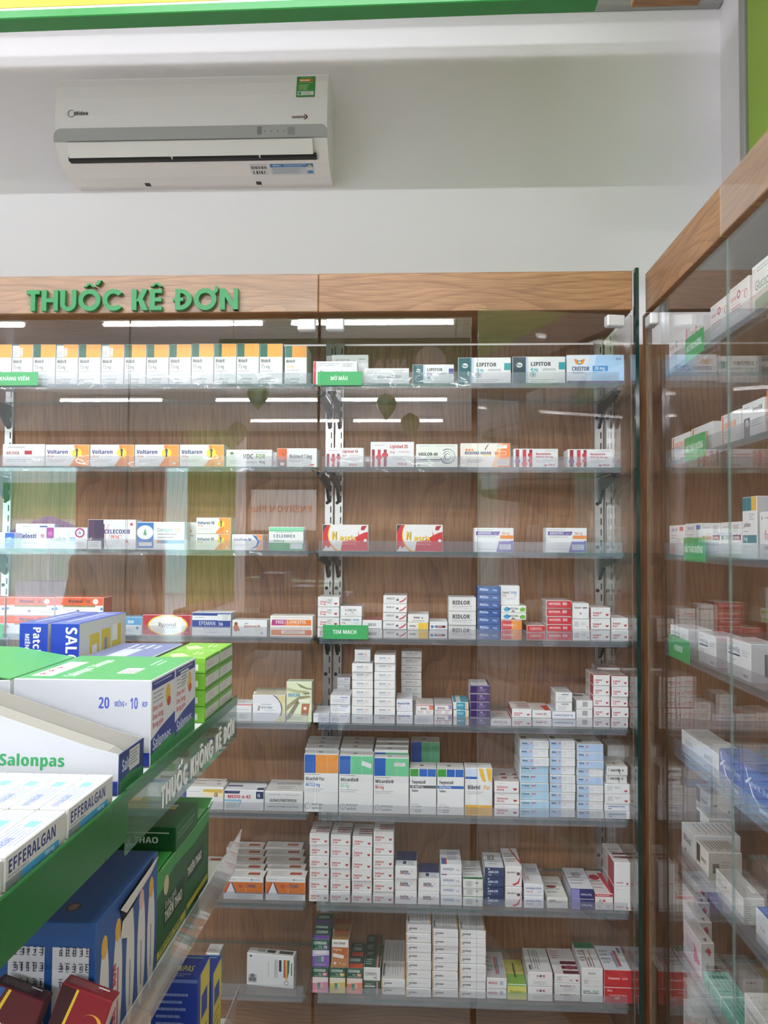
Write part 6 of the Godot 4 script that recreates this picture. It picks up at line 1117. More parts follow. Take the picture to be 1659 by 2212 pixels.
	ty("aliso", "f1f2f3", [["l", 8, 10, 22, 1, 5, G], ["t", 24, 34, 18, "5a6470", "ALISOL", 0, 48], ["l", 70, 40, 24, 1, 5, G]], "white box with grey capitals lying low on the side cabinet's fifth shelf", "grey lettered pair on the side cabinet's fifth shelf", {"topc": "bdbbb4", "top": [["l", 8, 14, 80, 6, 12, "8a8882"]]})
	ty("xatral", "2440a0", [["p", "eef2fa", 6, 6, 9, 6, 20, 40, 16, 40], ["p", "eef2fa", 4, 44, 26, 22, 27, 26, 8, 50], ["t", 22, 34, 14, "eef2fa", "atral XL 10 mg", 0, 74], ["p", "dfe6f4", 16, 40, 20, 40, 34, 66, 54, 82, 50, 84, 30, 72], ["r", 52, 86, 30, 12, "dfe4e8"]], "royal blue box with white swooping name", "royal blue boxes in the side cabinet", {"topc": "2c3a78", "side": "22389a", "top": []})
	for b in [["aliso", 1472, 1510, 0.05], ["aliso", 1511, 1551, 0.052], ["xatral", 1552, 1604, 0.066], ["xatral", 1605, 1672, 0.07]]: side(b[0], 4, b[1], b[2], b[3], 0.06)
	ty("mida", "e2e4e4", [["t", 14, 26, 22, "3a4248", "Midasol", 1, 66], ["c", 30, 76, 6, "2a2e34"]], "white carton with bold grey name and open lid flap", "", {"topc": "d6d8d6", "top": [["l", 10, 12, 80, 7, 11, "9a9c9a"]]})
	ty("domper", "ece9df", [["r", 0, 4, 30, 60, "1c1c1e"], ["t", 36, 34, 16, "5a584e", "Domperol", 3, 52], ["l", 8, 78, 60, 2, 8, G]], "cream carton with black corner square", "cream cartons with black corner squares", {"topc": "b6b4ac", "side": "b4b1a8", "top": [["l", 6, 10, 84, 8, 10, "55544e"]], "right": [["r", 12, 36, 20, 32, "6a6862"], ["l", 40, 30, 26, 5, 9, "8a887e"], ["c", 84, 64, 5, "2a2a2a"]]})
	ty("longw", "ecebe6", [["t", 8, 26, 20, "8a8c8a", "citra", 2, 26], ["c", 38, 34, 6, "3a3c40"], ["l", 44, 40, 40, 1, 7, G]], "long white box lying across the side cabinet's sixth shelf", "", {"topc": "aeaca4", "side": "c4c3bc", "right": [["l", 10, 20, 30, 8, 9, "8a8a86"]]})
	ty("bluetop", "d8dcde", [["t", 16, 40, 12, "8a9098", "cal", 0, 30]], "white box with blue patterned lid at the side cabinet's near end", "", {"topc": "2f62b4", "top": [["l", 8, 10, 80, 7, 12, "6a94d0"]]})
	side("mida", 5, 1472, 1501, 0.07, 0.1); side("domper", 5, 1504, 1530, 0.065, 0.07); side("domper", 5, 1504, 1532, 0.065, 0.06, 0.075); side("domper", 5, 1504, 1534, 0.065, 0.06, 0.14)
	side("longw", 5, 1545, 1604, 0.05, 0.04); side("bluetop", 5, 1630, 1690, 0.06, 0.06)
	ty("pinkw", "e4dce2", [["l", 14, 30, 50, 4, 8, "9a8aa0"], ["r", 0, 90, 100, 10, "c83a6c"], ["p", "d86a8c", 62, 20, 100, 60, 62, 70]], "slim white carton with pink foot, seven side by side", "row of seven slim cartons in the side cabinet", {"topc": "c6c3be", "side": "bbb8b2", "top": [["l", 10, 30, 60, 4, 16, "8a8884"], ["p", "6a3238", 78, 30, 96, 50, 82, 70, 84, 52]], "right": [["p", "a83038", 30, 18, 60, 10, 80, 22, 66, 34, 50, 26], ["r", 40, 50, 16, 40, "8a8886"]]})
	ty("mint", "7cc8b4", [["l", 10, 30, 70, 3, 16, "4a9a88"]], "mint green box lying low on the side cabinet's seventh shelf", "mint green boxes in the side cabinet", {"topc": "5aaa94", "top": [["l", 8, 20, 80, 4, 18, "2f6a5c"]]})
	ty("flower", "eceee8", [["t", 10, 16, 8, "6a6c6a", "Esomeprazole", 0, 70], ["l", 8, 32, 60, 4, 6, G], ["c", 40, 74, 12, "5a78b0", 12], ["c", 60, 84, 10, "6a86b8", 10], ["c", 48, 84, 8, "3a5a98", 8]], "white box with blue flower blot at the side cabinet's near end", "flower printed boxes in the side cabinet", {"topc": "c8c8c0"})
	for k in 7: side("pinkw", 6, 1476 - k * 0.6, 1514 - k * 3.2, 0.085, 0.029, 0.03 * k)
	side("mint", 6, 1519, 1556, 0.035, 0.05); side("mint", 6, 1558, 1598, 0.035, 0.05); side("flower", 6, 1606, 1650, 0.11, 0.05); side("flower", 6, 1651, 1710, 0.11, 0.05)
	ty("tabw", "dfe3df", [["l", 10, 30, 70, 3, 14, "9aa09c"]], "slim pale carton in the ranks on the side cabinet's lowest shelf", "ranks of slim pale cartons", {"topc": "d5dad5", "top": [["l", 20, 66, 60, 2, 10, "9aa09c"]]})
	ty("tabp", "dcb8b8", [["l", 10, 30, 70, 3, 14, "9a7a7c"]], "slim pink carton leading the ranks on the side cabinet's lowest shelf", "", {"topc": "dcbcba", "top": []})
	for k in 5: side("tabp" if k == 0 else "tabw", 7, 1476, 1500, 0.075, 0.029, 0.005 + 0.031 * k)
	for k in 5: side("tabw", 7, 1503, 1534, 0.07, 0.029, 0.005 + 0.031 * k)
	for k in 5: side("tabw", 7, 1537, 1580, 0.07, 0.029, 0.005 + 0.031 * k)

# ---------------------------------------------------------------- display rack in the left foreground
const GX := -0.30
func rk(key: String, z0: float, z1: float, y: float, h: float, depth: float, back := 0.0, called := "medicine_box", label := "", yaw := 0.0) -> MeshInstance3D:
	return carton(key, Vector3(GX - 0.004 - back, y + 0.0003, -(z0 + z1) / 2), Vector3(z1 - z0 - 0.0006, h, depth), PI / 2 + yaw, called, label)
func rack():
	var y1 := EYE.y - 0.262; var y2 := EYE.y - 0.525; var y3 := EYE.y - 0.775
	var zn := 0.36; var zf := 1.262
	var r := base("display_rack", "green railed display rack of patches and remedies in the foreground", "rack", Vector3(GX - 0.25, 0, -zf))
	var L := zf - zn
	var lo := -0.23; var hi := 0.249
	var shelf := mat(Color("d9dad6"), 0.4)
	for y in [y1, y2, y3, 0.42]: block("shelf", Vector3(lo, y - 0.012, 0.0), Vector3(hi, y, L), shelf, r, 0.002)
	block("back_panel", Vector3(lo - 0.012, 0.05, 0.0), Vector3(lo, y1 - 0.013, L), mat(Color("c9cac6"), 0.5), r)
	for z in [0.004, L - 0.034]: block("post", Vector3(lo - 0.045, 0.0, z), Vector3(lo - 0.0125, y1, z + 0.03), M.white, r, 0.002)
	block("foot", Vector3(lo, 0.0, 0.0), Vector3(hi - 0.02, 0.05, L), M.white, r, 0.003)
	# rails: near half solid green, far half a green line over a clear strip with white letters
	var railm := mat(Color("206a30"), 0.22)
	var zs := zf - 0.785
	block("green_rail", Vector3(hi, y1 - 0.046, zs), Vector3(hi + 0.004, y1 + 0.004, L), railm, r, 0.001)
	block("green_rail", Vector3(hi, y1 - 0.009, 0.0), Vector3(hi + 0.003, y1 + 0.006, zs - 0.0005), railm, r, 0.001)
	var clear := pane(Color("5f8f78"), 0.45, 0.03)
	var strip := block("clear_strip", Vector3(hi + 0.0005, y1 - 0.062, 0.0), Vector3(hi + 0.002, y1 - 0.0095, zs - 0.0005), clear, r)
	letters("THUỐC KHÔNG KÊ ĐƠN", 0.025, 0.2, 0.0008, M.white, strip, Vector3(0.0012, 0.01, (zs - 0.0005) / 2 - 0.105), Vector3(0, 0, -1), Vector3.UP, Vector3(1, 0, 0), 0.83)
	for y in [y2, y3]:
		var mb := MB.new()
		mb.prism(PackedVector2Array([Vector2(0, -0.016), Vector2(0.0016, -0.016), Vector2(0.013, 0.052), Vector2(0.0114, 0.052)]), Vector3(hi + 0.0005, y, 0.0), Vector3.RIGHT, Vector3.UP, Vector3(0, 0, L))
		obj("clear_strip", mb, pane(Color("d4d8d6"), 0.3, 0.04), r)
		block("paper_slip", Vector3(hi + 0.0005, y + 0.002, 0.06), Vector3(hi + 0.0012, y + 0.034, 0.2), M.white, r)
	# small fever sachet boxes, two files of long cartons
	ty("effer", "cfccc8", [["r", 0, 74, 88, 26, "4aa0d4"], ["r", 0, 74, 24, 26, "8a9098"], ["t", 3, 16, 40, "34407c", "EFFERALGAN", 1, 84], ["t", 3, 62, 9, "6a7080", "PARACETAMOL", 0, 36], ["t", 62, 80, 14, "d8ecf8", "150 mg", 1, 20]], "long white sachet box with navy capitals, tight files on the green rail", "files of long sachet boxes", {"topc": "cccdd6", "edge": "dcdcde", "res": 2.2, "top": [["l", 20, 10, 46, 6, 14, "9aa8c8"], ["t", 4, 30, 26, "7080b8", "EFFERALGAN", 1, 34], ["r", 60, 30, 14, 40, "8ac4e8"], ["l", 76, 14, 20, 5, 16, "b0b8d0"]], "leftc": "e4e2dc", "left": [["l", 20, 20, 60, 5, 14, "b0b0b0"]]})
	for k in 7:
		for f in 3: rk("effer", [0.664, 0.562, 0.461][f], [0.762, 0.66, 0.559][f], y1, 0.0265, 0.0262, 0.0268 * k)
	salonpas(y1)
	# stack of light green cartons at the far end
	ty("lime", "c9d4c0", [["r", 0, 0, 100, 16, "6aa83c"], ["r", 0, 84, 100, 16, "5a9a34"], ["r", 12, 24, 64, 52, "d6d2cc"], ["l", 18, 34, 48, 3, 14, "a89aa0"]], "lime green carton with pale side panel, stacked four high", "stack of lime green cartons", {"topc": "86c04a", "leftc": "7fbf3c", "edge": "74b43c", "res": 1.6, "top": [["p", "cfe8a8", 0, 30, 40, 10, 60, 30, 20, 60], ["l", 40, 60, 40, 2, 12, "d8ecc0"]], "left": [["r", 6, 42, 80, 42, "eef2ea"], ["l", 12, 52, 60, 3, 10, "777777"], ["l", 10, 12, 40, 1, 8, "d8ecc0"]]})
	ty("lilac", "8a92b8", [["l", 10, 20, 70, 3, 20, "c8cce0"]], "lilac blue carton with white lettering on its lid behind the green lidded carton", "lilac blue cartons", {"topc": "7f88b4", "res": 1.6, "top": [["r", 6, 30, 50, 30, "c8cce4"], ["l", 60, 30, 30, 4, 14, "e0e2f0"]]})
	for k in 4:
		rk("lime", 1.09, 1.166, y1 + 0.0232 * k, 0.0228, 0.07); rk("lime", 1.168, 1.248, y1 + 0.0232 * k, 0.0228, 0.07)
	for k in 4: rk("lilac", 1.085, 1.235, y1 + 0.0232 * k, 0.0228, 0.1, 0.078)
	# second tier
	ty("thien", "1f5c2c", [["p", "3c9444", 0, 0, 100, 0, 100, 14, 70, 18, 30, 14, 0, 24], ["c", 16, 22, 7, "c8b48c", 9], ["r", 12, 36, 36, 24, "16361c"], ["t", 14, 38, 6, "d8d4c4", "Dâu gió", 0, 22], ["t", 14, 47, 10, "e8e6dc", "THIÊN THAO", 1, 32], ["r", 54, 30, 34, 20, "16361c"], ["t", 55, 36, 9, "e8e6dc", "THIÊN THAO", 1, 31], ["r", 2, 74, 50, 7, "d8c43c"], ["t", 5, 75, 4, "2c5a2c", "TRUONG SON", 1, 40], ["r", 2, 83, 50, 5, "e6e6dc"], ["r", 54, 72, 44, 6, "d8c43c"], ["l", 10, 92, 70, 2, 4, "8aa88c"]], "dark green carton with yellow bands under a torn light green wrapper", "", {"topc": "2f7a3c", "leftc": "153c1e", "res": 1.5, "edge": "2a6a34"})
	var tc := rk("thien", 0.908, 1.135, y2, 0.13, 0.13, 0.004, "remedy_carton")
	var wrap := MB.new()
	wrap.prism(PackedVector2Array([Vector2(-0.112, 0.1312), Vector2(0.02, 0.1318), Vector2(0.1, 0.131), Vector2(0.134, 0.137), Vector2(0.128, 0.1385), Vector2(0.1, 0.1325), Vector2(-0.112, 0.1328)]), Vector3(0, 0, -0.105), Vector3.RIGHT, Vector3.UP, Vector3(0, 0, 0.1045))
	wrap.prism(PackedVector2Array([Vector2(-0.1, 0), Vector2(-0.085, -0.022), Vector2(-0.06, -0.03), Vector2(-0.03, -0.018), Vector2(0.02, -0.022), Vector2(0.07, -0.012), Vector2(0.112, -0.016), Vector2(0.126, 0.004), Vector2(0.1, 0.0)]), Vector3(0, 0.131, 0.0008), Vector3.RIGHT, Vector3(0, 0.96, 0.28), Vector3(0, 0, 0.0008))
	obj("torn_wrapper", wrap, mat(Color("4fae57"), 0.3), tc)
	ty("thienbox", "1d5a2a", [["l", 6, 30, 80, 2, 20, "6a9a6c"]], "flat green box with white capitals lying on the dark green carton", "", {"topc": "1f6230", "leftc": "1a4a26", "res": 1.8, "top": [["r", 70, 14, 8, 66, "d8c43c"], ["r", 80, 14, 8, 66, "c8ccc0"], ["t", 8, 40, 16, "9ab89c", "THIÊN THAO", 1, 50]], "left": [["r", 6, 20, 86, 5, "c8d0c4"], ["t", 14, 42, 26, "e0e4da", "THIEN THAO", 1, 70]]})
	rk("thienbox", 0.965, 1.06, y2 + 0.1325, 0.03, 0.11, -0.001, "remedy_box")
	trung_son(y2)
	ty("hapacol", "5c1a22", [["p", "2c5a9c", 0, 20, 14, 0, 24, 0, 0, 44], ["p", "e8c83c", 0, 60, 30, 0, 36, 0, 0, 76], ["t", 34, 30, 16, "f0ece6", "HAPACOL", 1, 60], ["t", 48, 62, 18, "c8b4b0", "70", 0, 24]], "maroon box with yellow stripe and white capitals leaning on the second tier", "", {"topc": "3a1418", "res": 1.8})
	ty("hapa650", "8c1c28", [["p", "3a1218", 0, 0, 30, 0, 10, 100, 0, 100], ["p", "e8c83c", 30, 0, 35, 0, 15, 100, 9, 100], ["t", 42, 46, 22, "f2e8e0", "650", 1, 34], ["r", 78, 44, 1.5, 26, "e8d0cc"], ["c", 76, 24, 10, "e0a83c", 8], ["c", 72, 24, 8, "8c1c28", 7]], "red box marked 650 leaning on the second tier", "", {"topc": "7a1a24", "side": "c9b4a8", "res": 1.8})
	var hb := carton("hapacol", Vector3(-0.392, y2 + 0.0165, -0.692), Vector3(0.05, 0.1, 0.018), 0.0, "fever_tablet_box"); hb.rotation = Vector3(-0.08, 0.0, -0.3)
	var hc := carton("hapa650", Vector3(-0.33, y2 + 0.0165, -0.695), Vector3(0.05, 0.1, 0.018), 0.0, "fever_tablet_box"); hc.rotation = Vector3(-0.08, 0.0, -0.3)
	# third tier
	ty("patchb", "24409c", [["r", 0, 0, 100, 3, "6a80c0"], ["l", 10, 12, 70, 12, 6, "8c9ccc"]], "navy patch box with yellow side and dense white print on third tier", "navy and yellow patch boxes", {"topc": "2438a0", "res": 1.6, "side": "d8c84c", "right": [["r", 0, 0, 20, 100, "24409c"], ["r", 30, 20, 50, 20, "24409c"], ["l", 30, 50, 50, 5, 8, "8a7a2c"]], "top": [["t", 10, 46, 24, "d8d05c", "SALONPAS", 1, 76], ["l", 10, 80, 70, 2, 8, "b0b8dc"], ["r", 0, 6, 90, 5, "6ab0a0"]]})
	carton("patchb", Vector3(-0.3365, y3 + 0.0004, -1.075), Vector3(0.066, 0.165, 0.06), 0.0, "patch_box", "taller navy patch box with yellow capitals on its lid, third tier"); carton("patchb", Vector3(-0.331, y3 + 0.0004, -1.142), Vector3(0.056, 0.13, 0.06), 0.0, "patch_box", "shorter navy patch box behind the taller one, third tier")
	ty("whitesmall", "e8e6e0", [["r", 0, 0, 100, 30, "2c5a44"], ["l", 10, 40, 70, 4, 12, "777777"]], "small white box with green rim at the front of the third tier", "", {"topc": "dcdad4"})
	ty("orangesmall", "d0602c", [["l", 10, 30, 70, 3, 12, "f0d0b8"]], "small orange box beside the white one on the third tier", "", {"topc": "d0602c", "top": []})
	carton("whitesmall", Vector3(-0.395, y3 + 0.0004, -0.965), Vector3(0.08, 0.105, 0.05), 0.0, "remedy_box"); carton("orangesmall", Vector3(-0.334, y3 + 0.0004, -0.97), Vector3(0.035, 0.105, 0.05), 0.0, "remedy_box")
func salonpas(y1: float):
	# open display tray: walls cut on a slope, low at the rail
	var t := base("display_tray", "open cardboard tray with sloping sides and green brand lettering", "tray", Vector3(GX - 0.006, y1 + 0.0003, -0.78))
	var white := mat(Color("c4c4c8"), 0.5); var card := mat(Color("a8a49c"), 0.8); var blue := mat(Color("2440a4"), 0.4)
	var wall := PackedVector2Array([Vector2(0, 0), Vector2(0, 0.041), Vector2(-0.03, 0.048), Vector2(-0.25, 0.118), Vector2(-0.25, 0)])
	for k in 2:
		var mb := MB.new(); mb.prism(wall, Vector3(0, 0, -0.068 * k), Vector3.RIGHT, Vector3.UP, Vector3(0, 0, -0.0012)); obj("end_wall", mb, white if k == 0 else card, t)
	var fl := MB.new(); fl.prism(PackedVector2Array([Vector2(-0.002, 0.012), Vector2(-0.03, 0.03), Vector2(-0.25, 0.1), Vector2(-0.25, 0.098), Vector2(-0.03, 0.028), Vector2(-0.002, 0.01)]), Vector3(0, 0.002, -0.0015), Vector3.RIGHT, Vector3.UP, Vector3(0, 0, -0.066)); obj("inner_flap", fl, card, t)
	block("bottom_band", Vector3(-0.25, 0.0, 0.0002), Vector3(-0.0005, 0.014, 0.0008), blue, t)
	ink("brand_lettering", "Salonpas", 0.0115, t, Vector3(-0.125, 0.024, 0.0003), mat(Color("2f9a58"), 0.5), 700)
	ty("traysal", "263a78", [["p", "2f7a44", 0, 70, 40, 62, 100, 74, 100, 100, 0, 100], ["t", 10, 20, 30, "d8e0ee", "Salonpas", 1, 80], ["r", 40, 4, 44, 56, "c9cac8"], ["l", 44, 12, 36, 5, 8, "6a6a68"]], "", "", {"res": 1.8, "top": []})
	sticker("traysal", t, Vector3(0.0008, 0.0, -0.0346), Vector2(0.0685, 0.041), "front_wall", 0.0, PI / 2)
	# closed carton with green lid: lettered end, two box fronts printed on its side
	var half := func(x: float) -> Array:
		return [["r", x + 1, 2, 47, 10, "2c3c88"], ["l", x + 5, 5, 36, 1, 4, "c8d0ec"], ["r", x + 1, 12, 47, 62, "dcdcde"], ["l", x + 4, 16, 22, 3, 5, G], ["c", x + 34, 26, 9, "e0b83c", 12], ["c", x + 36, 36, 7, "c84a3c", 6], ["t", x + 3, 32, 6, "c04a58", "Dau vai", 1, 22], ["t", x + 3, 42, 6, "c04a58", "Dau lung", 1, 24], ["t", x + 3, 52, 6, "c04a58", "Bong gân", 1, 24], ["p", "2a3c90", x, 70, x + 20, 62, x + 50, 54, x + 50, 92, x, 92], ["t", x + 4, 70, 14, "e4e8f4", "Salonpas", 1, 40], ["p", "2f8a48", x, 88, x + 24, 82, x + 50, 80, x + 50, 100, x, 100]]
	ty("patchcarton", "e6e6ea", half.call(0) + half.call(50) + [["r", 62, 8, 20, 18, "d8d8d4"], ["l", 64, 11, 16, 4, 4, "555555"]], "white ended patch carton with green lid and printed side, on the green rail", "", {"topc": "5fb06c", "leftc": "c6c7ce", "res": 1.4, "edge": "dfe6e0", "top": [["r", 10, 6, 60, 16, "e4e0e2"], ["t", 14, 9, 8, "c84a58", "* * *", 1, 40], ["t", 10, 30, 9, "dff0e2", "Salonpas  Salonpas", 1, 74], ["r", 24, 64, 22, 14, "e4e6e0"], ["l", 26, 67, 16, 4, 3, "555555"], ["l", 60, 76, 26, 2, 5, "c8e4cc"]], "left": [["t", 62, 20, 13, "4a58b0", "20", 1, 11], ["t", 74, 25, 6, "4a58b0", "MIÊNG ×", 1, 10], ["t", 85, 20, 13, "4a58b0", "10", 1, 8], ["t", 94, 25, 6, "4a58b0", "HOP", 1, 5], ["r", 0, 84, 100, 16, "2440a8"]]})
	rk("patchcarton", 0.876, 1.052, y1, 0.099, 0.162, 0.003, "patch_carton")
	ty("patchcarton2", "e6e6ea", [], "green lidded patch carton with raised lid behind the first", "", {"topc": "5fb06c", "leftc": "c6c7ce", "edge": "dfe6e0", "top": [["r", 20, 40, 50, 14, "dfe6e0"]]})
	var c2 := rk("patchcarton2", 0.88, 1.05, y1, 0.096, 0.2, 0.172, "patch_carton")
	var mb := MB.new(); mb.prism(PackedVector2Array([Vector2(0.0, 0.0962), Vector2(-0.08, 0.109), Vector2(-0.2, 0.112), Vector2(-0.2, 0.1135), Vector2(-0.08, 0.1105), Vector2(0.0, 0.0978)]), Vector3(-0.084, 0, 0), Vector3(0, 0, 1), Vector3.UP, Vector3(0.168, 0, 0)); obj("lid", mb, mat(Color("5fb06c"), 0.4), c2)
	# upright royal blue boxes behind
	ty("bluepatch", "1f3fae", [["t", 20, 6, 5, "f0f2fa", "x", 1, 4]], "", "", {})
	for k in 2:
		var key := "bluepatch%d" % k
		ty(key, "2342b2", [], "royal blue upright patch box with yellow pictograms on its white side" if k else "royal blue upright patch box half hidden behind its twin", "", {"side": "d6d3cf", "topc": "6a78b8", "edge": "4a62c0", "res": 1.4, "top": [["r", 30, 10, 14, 80, "c0c8e4"], ["l", 50, 20, 40, 4, 16, "a8b2d8"]], "right": [["p", "2f8a44", 0, 78, 100, 50, 100, 100, 0, 100], ["r", 20, 14, 20, 44, "d8c03c"], ["r", 44, 12, 20, 42, "d8c03c"], ["r", 68, 10, 20, 40, "d8c03c"], ["r", 25, 26, 10, 14, "e8e6e0"], ["r", 51, 22, 6, 20, "8a8ab0"], ["r", 68, 10, 12, 18, "e8e6e0"], ["l", 22, 50, 16, 1, 5, "6a5a1c"], ["l", 46, 46, 16, 1, 5, "6a5a1c"], ["l", 70, 42, 16, 1, 5, "6a5a1c"]]})
		var w := 0.042; var x := -0.573 + 0.046 * k
		var o := carton(key, Vector3(x + w / 2, y1 + 0.0003, -1.082), Vector3(w, 0.14, 0.175), 0.0, "patch_box")
		var f := ink("lettering", "SALONPAS" if k else "Patch®", 0.011 if k == 0 else 0.016, o, Vector3(0.0, 0.135, 0.0003), M.white, 700, "Droid Sans", Vector3(0, 0, -PI / 2))
		f.position.x = -0.004
		if k == 0: ink("small_lettering", "MIÊNG × 10 BAO", 0.006, o, Vector3(-0.014, 0.125, 0.0003), M.white, 700, "Droid Sans", Vector3(0, 0, -PI / 2))
func trung_son(y2: float):
	# torn blue carton: lettered panels on its end, long white ovals on its side, lid pushed in
	var oval := func(x: float, c: String) -> Array:
		return [["c", x, 54, 7.4, "d6d0ca", 38], ["c", x - 0.5, 20, 4.5, c, 7]]
	ty("trung", "2c5490", oval.call(12, "d8a83c") + oval.call(32, "d8a83c") + oval.call(52, "d8b0a0") + oval.call(71, "d8b0a0") + oval.call(89, "d8a83c") + [["r", 11, 44, 2.5, 40, "c0606c"], ["r", 31, 44, 2.5, 40, "c0606c"], ["r", 51, 50, 1.5, 30, "7a7a88"], ["r", 70, 48, 1.5, 30, "7a7a88"], ["r", 88, 46, 1.5, 30, "7a7a88"], ["r", 0, 96, 100, 4, "c8a040"]], "blue carton with lettered white panels and a torn side on the second tier", "", {"topc": "244f8e", "leftc": "24508e", "res": 1.5, "edge": "2a5898", "top": [["r", 60, 10, 26, 16, "c4c6c8"], ["l", 62, 13, 20, 3, 4, "555555"], ["c", 18, 62, 10, "3a3c40", 8], ["c", 18, 62, 7, "8a7460", 5]], "left": [["r", 10, 14, 38, 82, "cfcfd6"], ["r", 56, 14, 38, 82, "cfcfd6"]]})
	var o := rk("trung", 0.728, 0.9, y2, 0.16, 0.095, 0.0, "remedy_carton")
	# columns of characters on the end panels, as rows of short strokes
	var dark := mat(Color("3c3c58"), 0.6)
	var g := RandomNumberGenerator.new(); g.seed = 5
	for p in 2:
		var mb := MB.new()
		for col in 5:
			for row in 9:
				var y := 0.133 - 0.0148 * row; var z := -0.0935 + 0.0062 + 0.0095 + 0.0445 * p + 0.0064 * col
				for k in 4:      # horizontal strokes of one character, then two upright ones
					var w := g.randf_range(0.0008, 0.0024); var yy := y - 0.0038 + 0.0025 * k
					mb.box(Vector3(0, yy, z - w), Vector3(0.0003, yy + 0.0006, z + w * g.randf_range(0.5, 1.0)))
				for k in 2:
					var zz := z + g.randf_range(-0.0018, 0.0018)
					mb.box(Vector3(0, y - g.randf_range(0.001, 0.0042), zz), Vector3(0.0003, y + g.randf_range(0.001, 0.0042), zz + 0.0006))
		obj("panel_lettering", mb, dark, o, Vector3(-0.0863, 0, 0)).set_meta("kind", "stuff")
	# the tear: a dark gap under the lid with curled white board
	var tear := MB.new(); tear.prism(PackedVector2Array([Vector2(-0.03, 0.148), Vector2(0.07, 0.158), Vector2(0.04, 0.142), Vector2(0.005, 0.132), Vector2(-0.02, 0.13)]), Vector3(0, 0, 0.0002), Vector3.RIGHT, Vector3.UP, Vector3(0, 0, 0.0006)); obj("tear", tear, M.black, o)
	var curl := MB.new(); curl.prism(PackedVector2Array([Vector2(-0.036, 0.15), Vector2(0.074, 0.159), Vector2(0.05, 0.15), Vector2(0.01, 0.144), Vector2(-0.02, 0.14)]), Vector3(0, 0, 0.0009), Vector3.RIGHT, Vector3(0, 0.995, 0.02), Vector3(0, 0, 0.0008)); obj("torn_board", curl, mat(Color("cfc8c0"), 0.8), o)
	var curl2 := MB.new(); curl2.prism(PackedVector2Array([Vector2(-0.022, 0.131), Vector2(0.004, 0.133), Vector2(0.006, 0.118), Vector2(-0.008, 0.108), Vector2(-0.026, 0.116)]), Vector3(0, 0, 0.0009), Vector3.RIGHT, Vector3.UP, Vector3(0, 0, 0.0012)); obj("torn_board", curl2, mat(Color("cfc8c0"), 0.8), o)
	ink("side_lettering", "TRUNG SON", 0.0075, o, Vector3(-0.069, 0.03, 0.0004), mat(Color("b04a5c"), 0.6), 700, "Droid Serif", Vector3(0, 0, PI / 2))
	ink("side_lettering", "TRUNG SON", 0.0075, o, Vector3(-0.034, 0.034, 0.0004), mat(Color("b04a5c"), 0.6), 700, "Droid Serif", Vector3(0, 0, PI / 2))

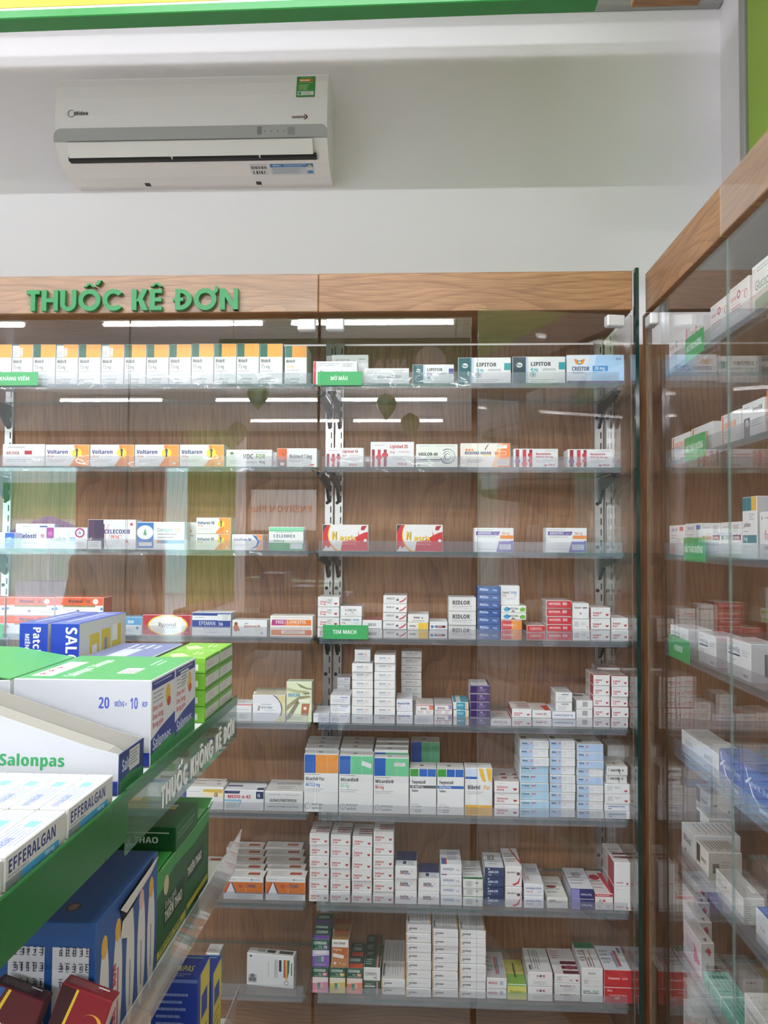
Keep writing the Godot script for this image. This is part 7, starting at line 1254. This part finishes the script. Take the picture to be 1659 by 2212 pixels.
# ---------------------------------------------------------------- the person whom the left doors mirror
func person():
	var J := {"hip": Vector3(0, 0.84, 0), "waist": Vector3(0, 1.0, 0.01), "chest": Vector3(0, 1.2, 0.0), "neck": Vector3(0, 1.36, 0.02), "chin": Vector3(0, 1.43, 0.05), "crown": Vector3(0, 1.52, 0.03)}
	var B := [[J.hip, J.waist, 0.125, 0.118, 1], [J.waist, J.chest, 0.118, 0.13, 1], [J.chest, J.neck, 0.12, 0.06, 1], [J.neck, J.chin, 0.05, 0.055, 0], [J.chin, J.crown, 0.068, 0.085, 0], [J.crown + Vector3(0, 0.005, -0.025), J.crown + Vector3(0, -0.05, -0.035), 0.087, 0.075, 3], [J.chin + Vector3(0, 0.025, 0.06), J.chin + Vector3(0, 0.01, 0.075), 0.014, 0.016, 0]]
	for s in [-1.0, 1.0]:
		var sh := Vector3(0.165 * s, 1.3, 0.0); var el := Vector3(0.235 * s, 1.05, 0.02); var wr := Vector3(0.17 * s, 0.98, 0.24); var kn := Vector3(0.095 * s, 0.46, 0.015); var an := Vector3(0.1 * s, 0.07, -0.01)
		B.append_array([[J.chest + Vector3(0.06 * s, 0.05, 0), sh, 0.1, 0.068, 1], [sh, el, 0.062, 0.047, 1], [el, wr, 0.042, 0.029, 0], [wr, wr + Vector3(-0.01 * s, -0.015, 0.07), 0.03, 0.032, 0], [Vector3(0.085 * s, 0.83, 0), kn, 0.1, 0.062, 2], [kn, an, 0.06, 0.042, 2], [an, an + Vector3(0.01 * s, -0.03, 0.14), 0.045, 0.035, 4], [J.chin + Vector3(0.075 * s, 0.03, -0.01), J.chin + Vector3(0.078 * s, 0.055, -0.015), 0.016, 0.018, 0]])
		for k in 4:
			var f0 := wr + Vector3(-0.01 * s + (k - 1.5) * 0.017, -0.015, 0.08)
			B.append([f0, f0 + Vector3(0, -0.03, 0.05 + 0.008 * (1.5 - absf(k - 1.5))), 0.0095, 0.008, 0])
		B.append([wr + Vector3(-0.03 * s, -0.01, 0.03), wr + Vector3(-0.055 * s, -0.02, 0.075), 0.011, 0.009, 0])
	var cs := 0.016
	var lo := Vector3(-0.31, -0.005, -0.17); var n := Vector3i(39, 103, 34)
	var val := PackedFloat32Array(); val.resize(n.x * n.y * n.z); val.fill(1.0)
	for b in B:
		var a: Vector3 = b[0]; var d: Vector3 = b[1] - a; var dd := d.length_squared()
		var reach: float = maxf(b[2], b[3]) + 0.06
		var p0 := ((a.min(b[1]) - Vector3.ONE * reach - lo) / cs).floor(); var p1 := ((a.max(b[1]) + Vector3.ONE * reach - lo) / cs).ceil()
		for y in range(maxi(0, int(p0.y)), mini(n.y, int(p1.y))):
			for z in range(maxi(0, int(p0.z)), mini(n.z, int(p1.z))):
				for x in range(maxi(0, int(p0.x)), mini(n.x, int(p1.x))):
					var p := lo + Vector3(x, y, z) * cs
					var t := clampf((p - a).dot(d) / dd, 0.0, 1.0)
					var v: float = (p - a - d * t).length() - lerpf(b[2], b[3], t)
					var i := (y * n.z + z) * n.x + x
					var w := val[i]
					var h := clampf(0.5 + 0.5 * (v - w) / 0.03, 0.0, 1.0)
					val[i] = lerpf(v, w, h) - 0.03 * h * (1.0 - h)
	var cols := [Color("c89878"), Color("e4e4e2"), Color("2c3038"), Color("16120f"), Color("1c1a1a")]
	var vid := {}; var st := SurfaceTool.new(); st.begin(Mesh.PRIMITIVE_TRIANGLES); st.set_smooth_group(0)
	var count := 0
	var step := [1, n.x * n.z, n.x]
	for y in n.y - 1:
		for z in n.z - 1:
			for x in n.x - 1:
				var i := (y * n.z + z) * n.x + x
				var inside := 0; var sum := Vector3.ZERO; var hits := 0
				for c in 8:
					if val[i + (c & 1) + ((c >> 1) & 1) * n.x * n.z + ((c >> 2) & 1) * n.x] < 0: inside += 1
				if inside == 0 or inside == 8: continue
				for c in 8:
					for ax_ in 3:
						if c & (1 << ax_): continue
						var e := c | (1 << ax_)
						var v0 := val[i + (c & 1) + ((c >> 1) & 1) * n.x * n.z + ((c >> 2) & 1) * n.x]; var v1 := val[i + (e & 1) + ((e >> 1) & 1) * n.x * n.z + ((e >> 2) & 1) * n.x]
						if (v0 < 0) != (v1 < 0):
							var q := Vector3(c & 1, (c >> 1) & 1, (c >> 2) & 1)
							q[ax_] += v0 / (v0 - v1); sum += q; hits += 1
				var p := lo + (Vector3(x, y, z) + sum / hits) * cs
				var best := 9.0; var reg := 0
				for b in B:
					var d: Vector3 = b[1] - b[0]
					var t := clampf((p - b[0]).dot(d) / d.length_squared(), 0.0, 1.0)
					var v: float = absf((p - b[0] - d * t).length() - lerpf(b[2], b[3], t))
					if v < best: best = v; reg = b[4]
				st.set_color(cols[reg].srgb_to_linear()); st.add_vertex(p); vid[i] = count; count += 1
	for i in vid:
		for ax_ in 3:
			var a: int = step[(ax_ + 1) % 3]; var b: int = step[(ax_ + 2) % 3]
			if (val[i] < 0) != (val[i + step[ax_]] < 0) and vid.has(i - a) and vid.has(i - b) and vid.has(i - a - b):
				var q := [vid[i], vid[i - a], vid[i - a - b], vid[i - b]]
				if (val[i] < 0) == (ax_ != -1): q.reverse()
				for k in [0, 1, 2, 0, 2, 3]: st.add_index(q[k])
	st.generate_normals()
	var m := mat(Color.WHITE, 0.8); m.vertex_color_use_as_albedo = true
	var o := MeshInstance3D.new(); o.name = "person"; o.mesh = st.commit(); o.material_override = m; add_child(o)
	o.position = Vector3(-1.87, 0.0, 0.55)
	tag(o, "person in a white shirt standing with their back to the cabinet, head bowed", "person")
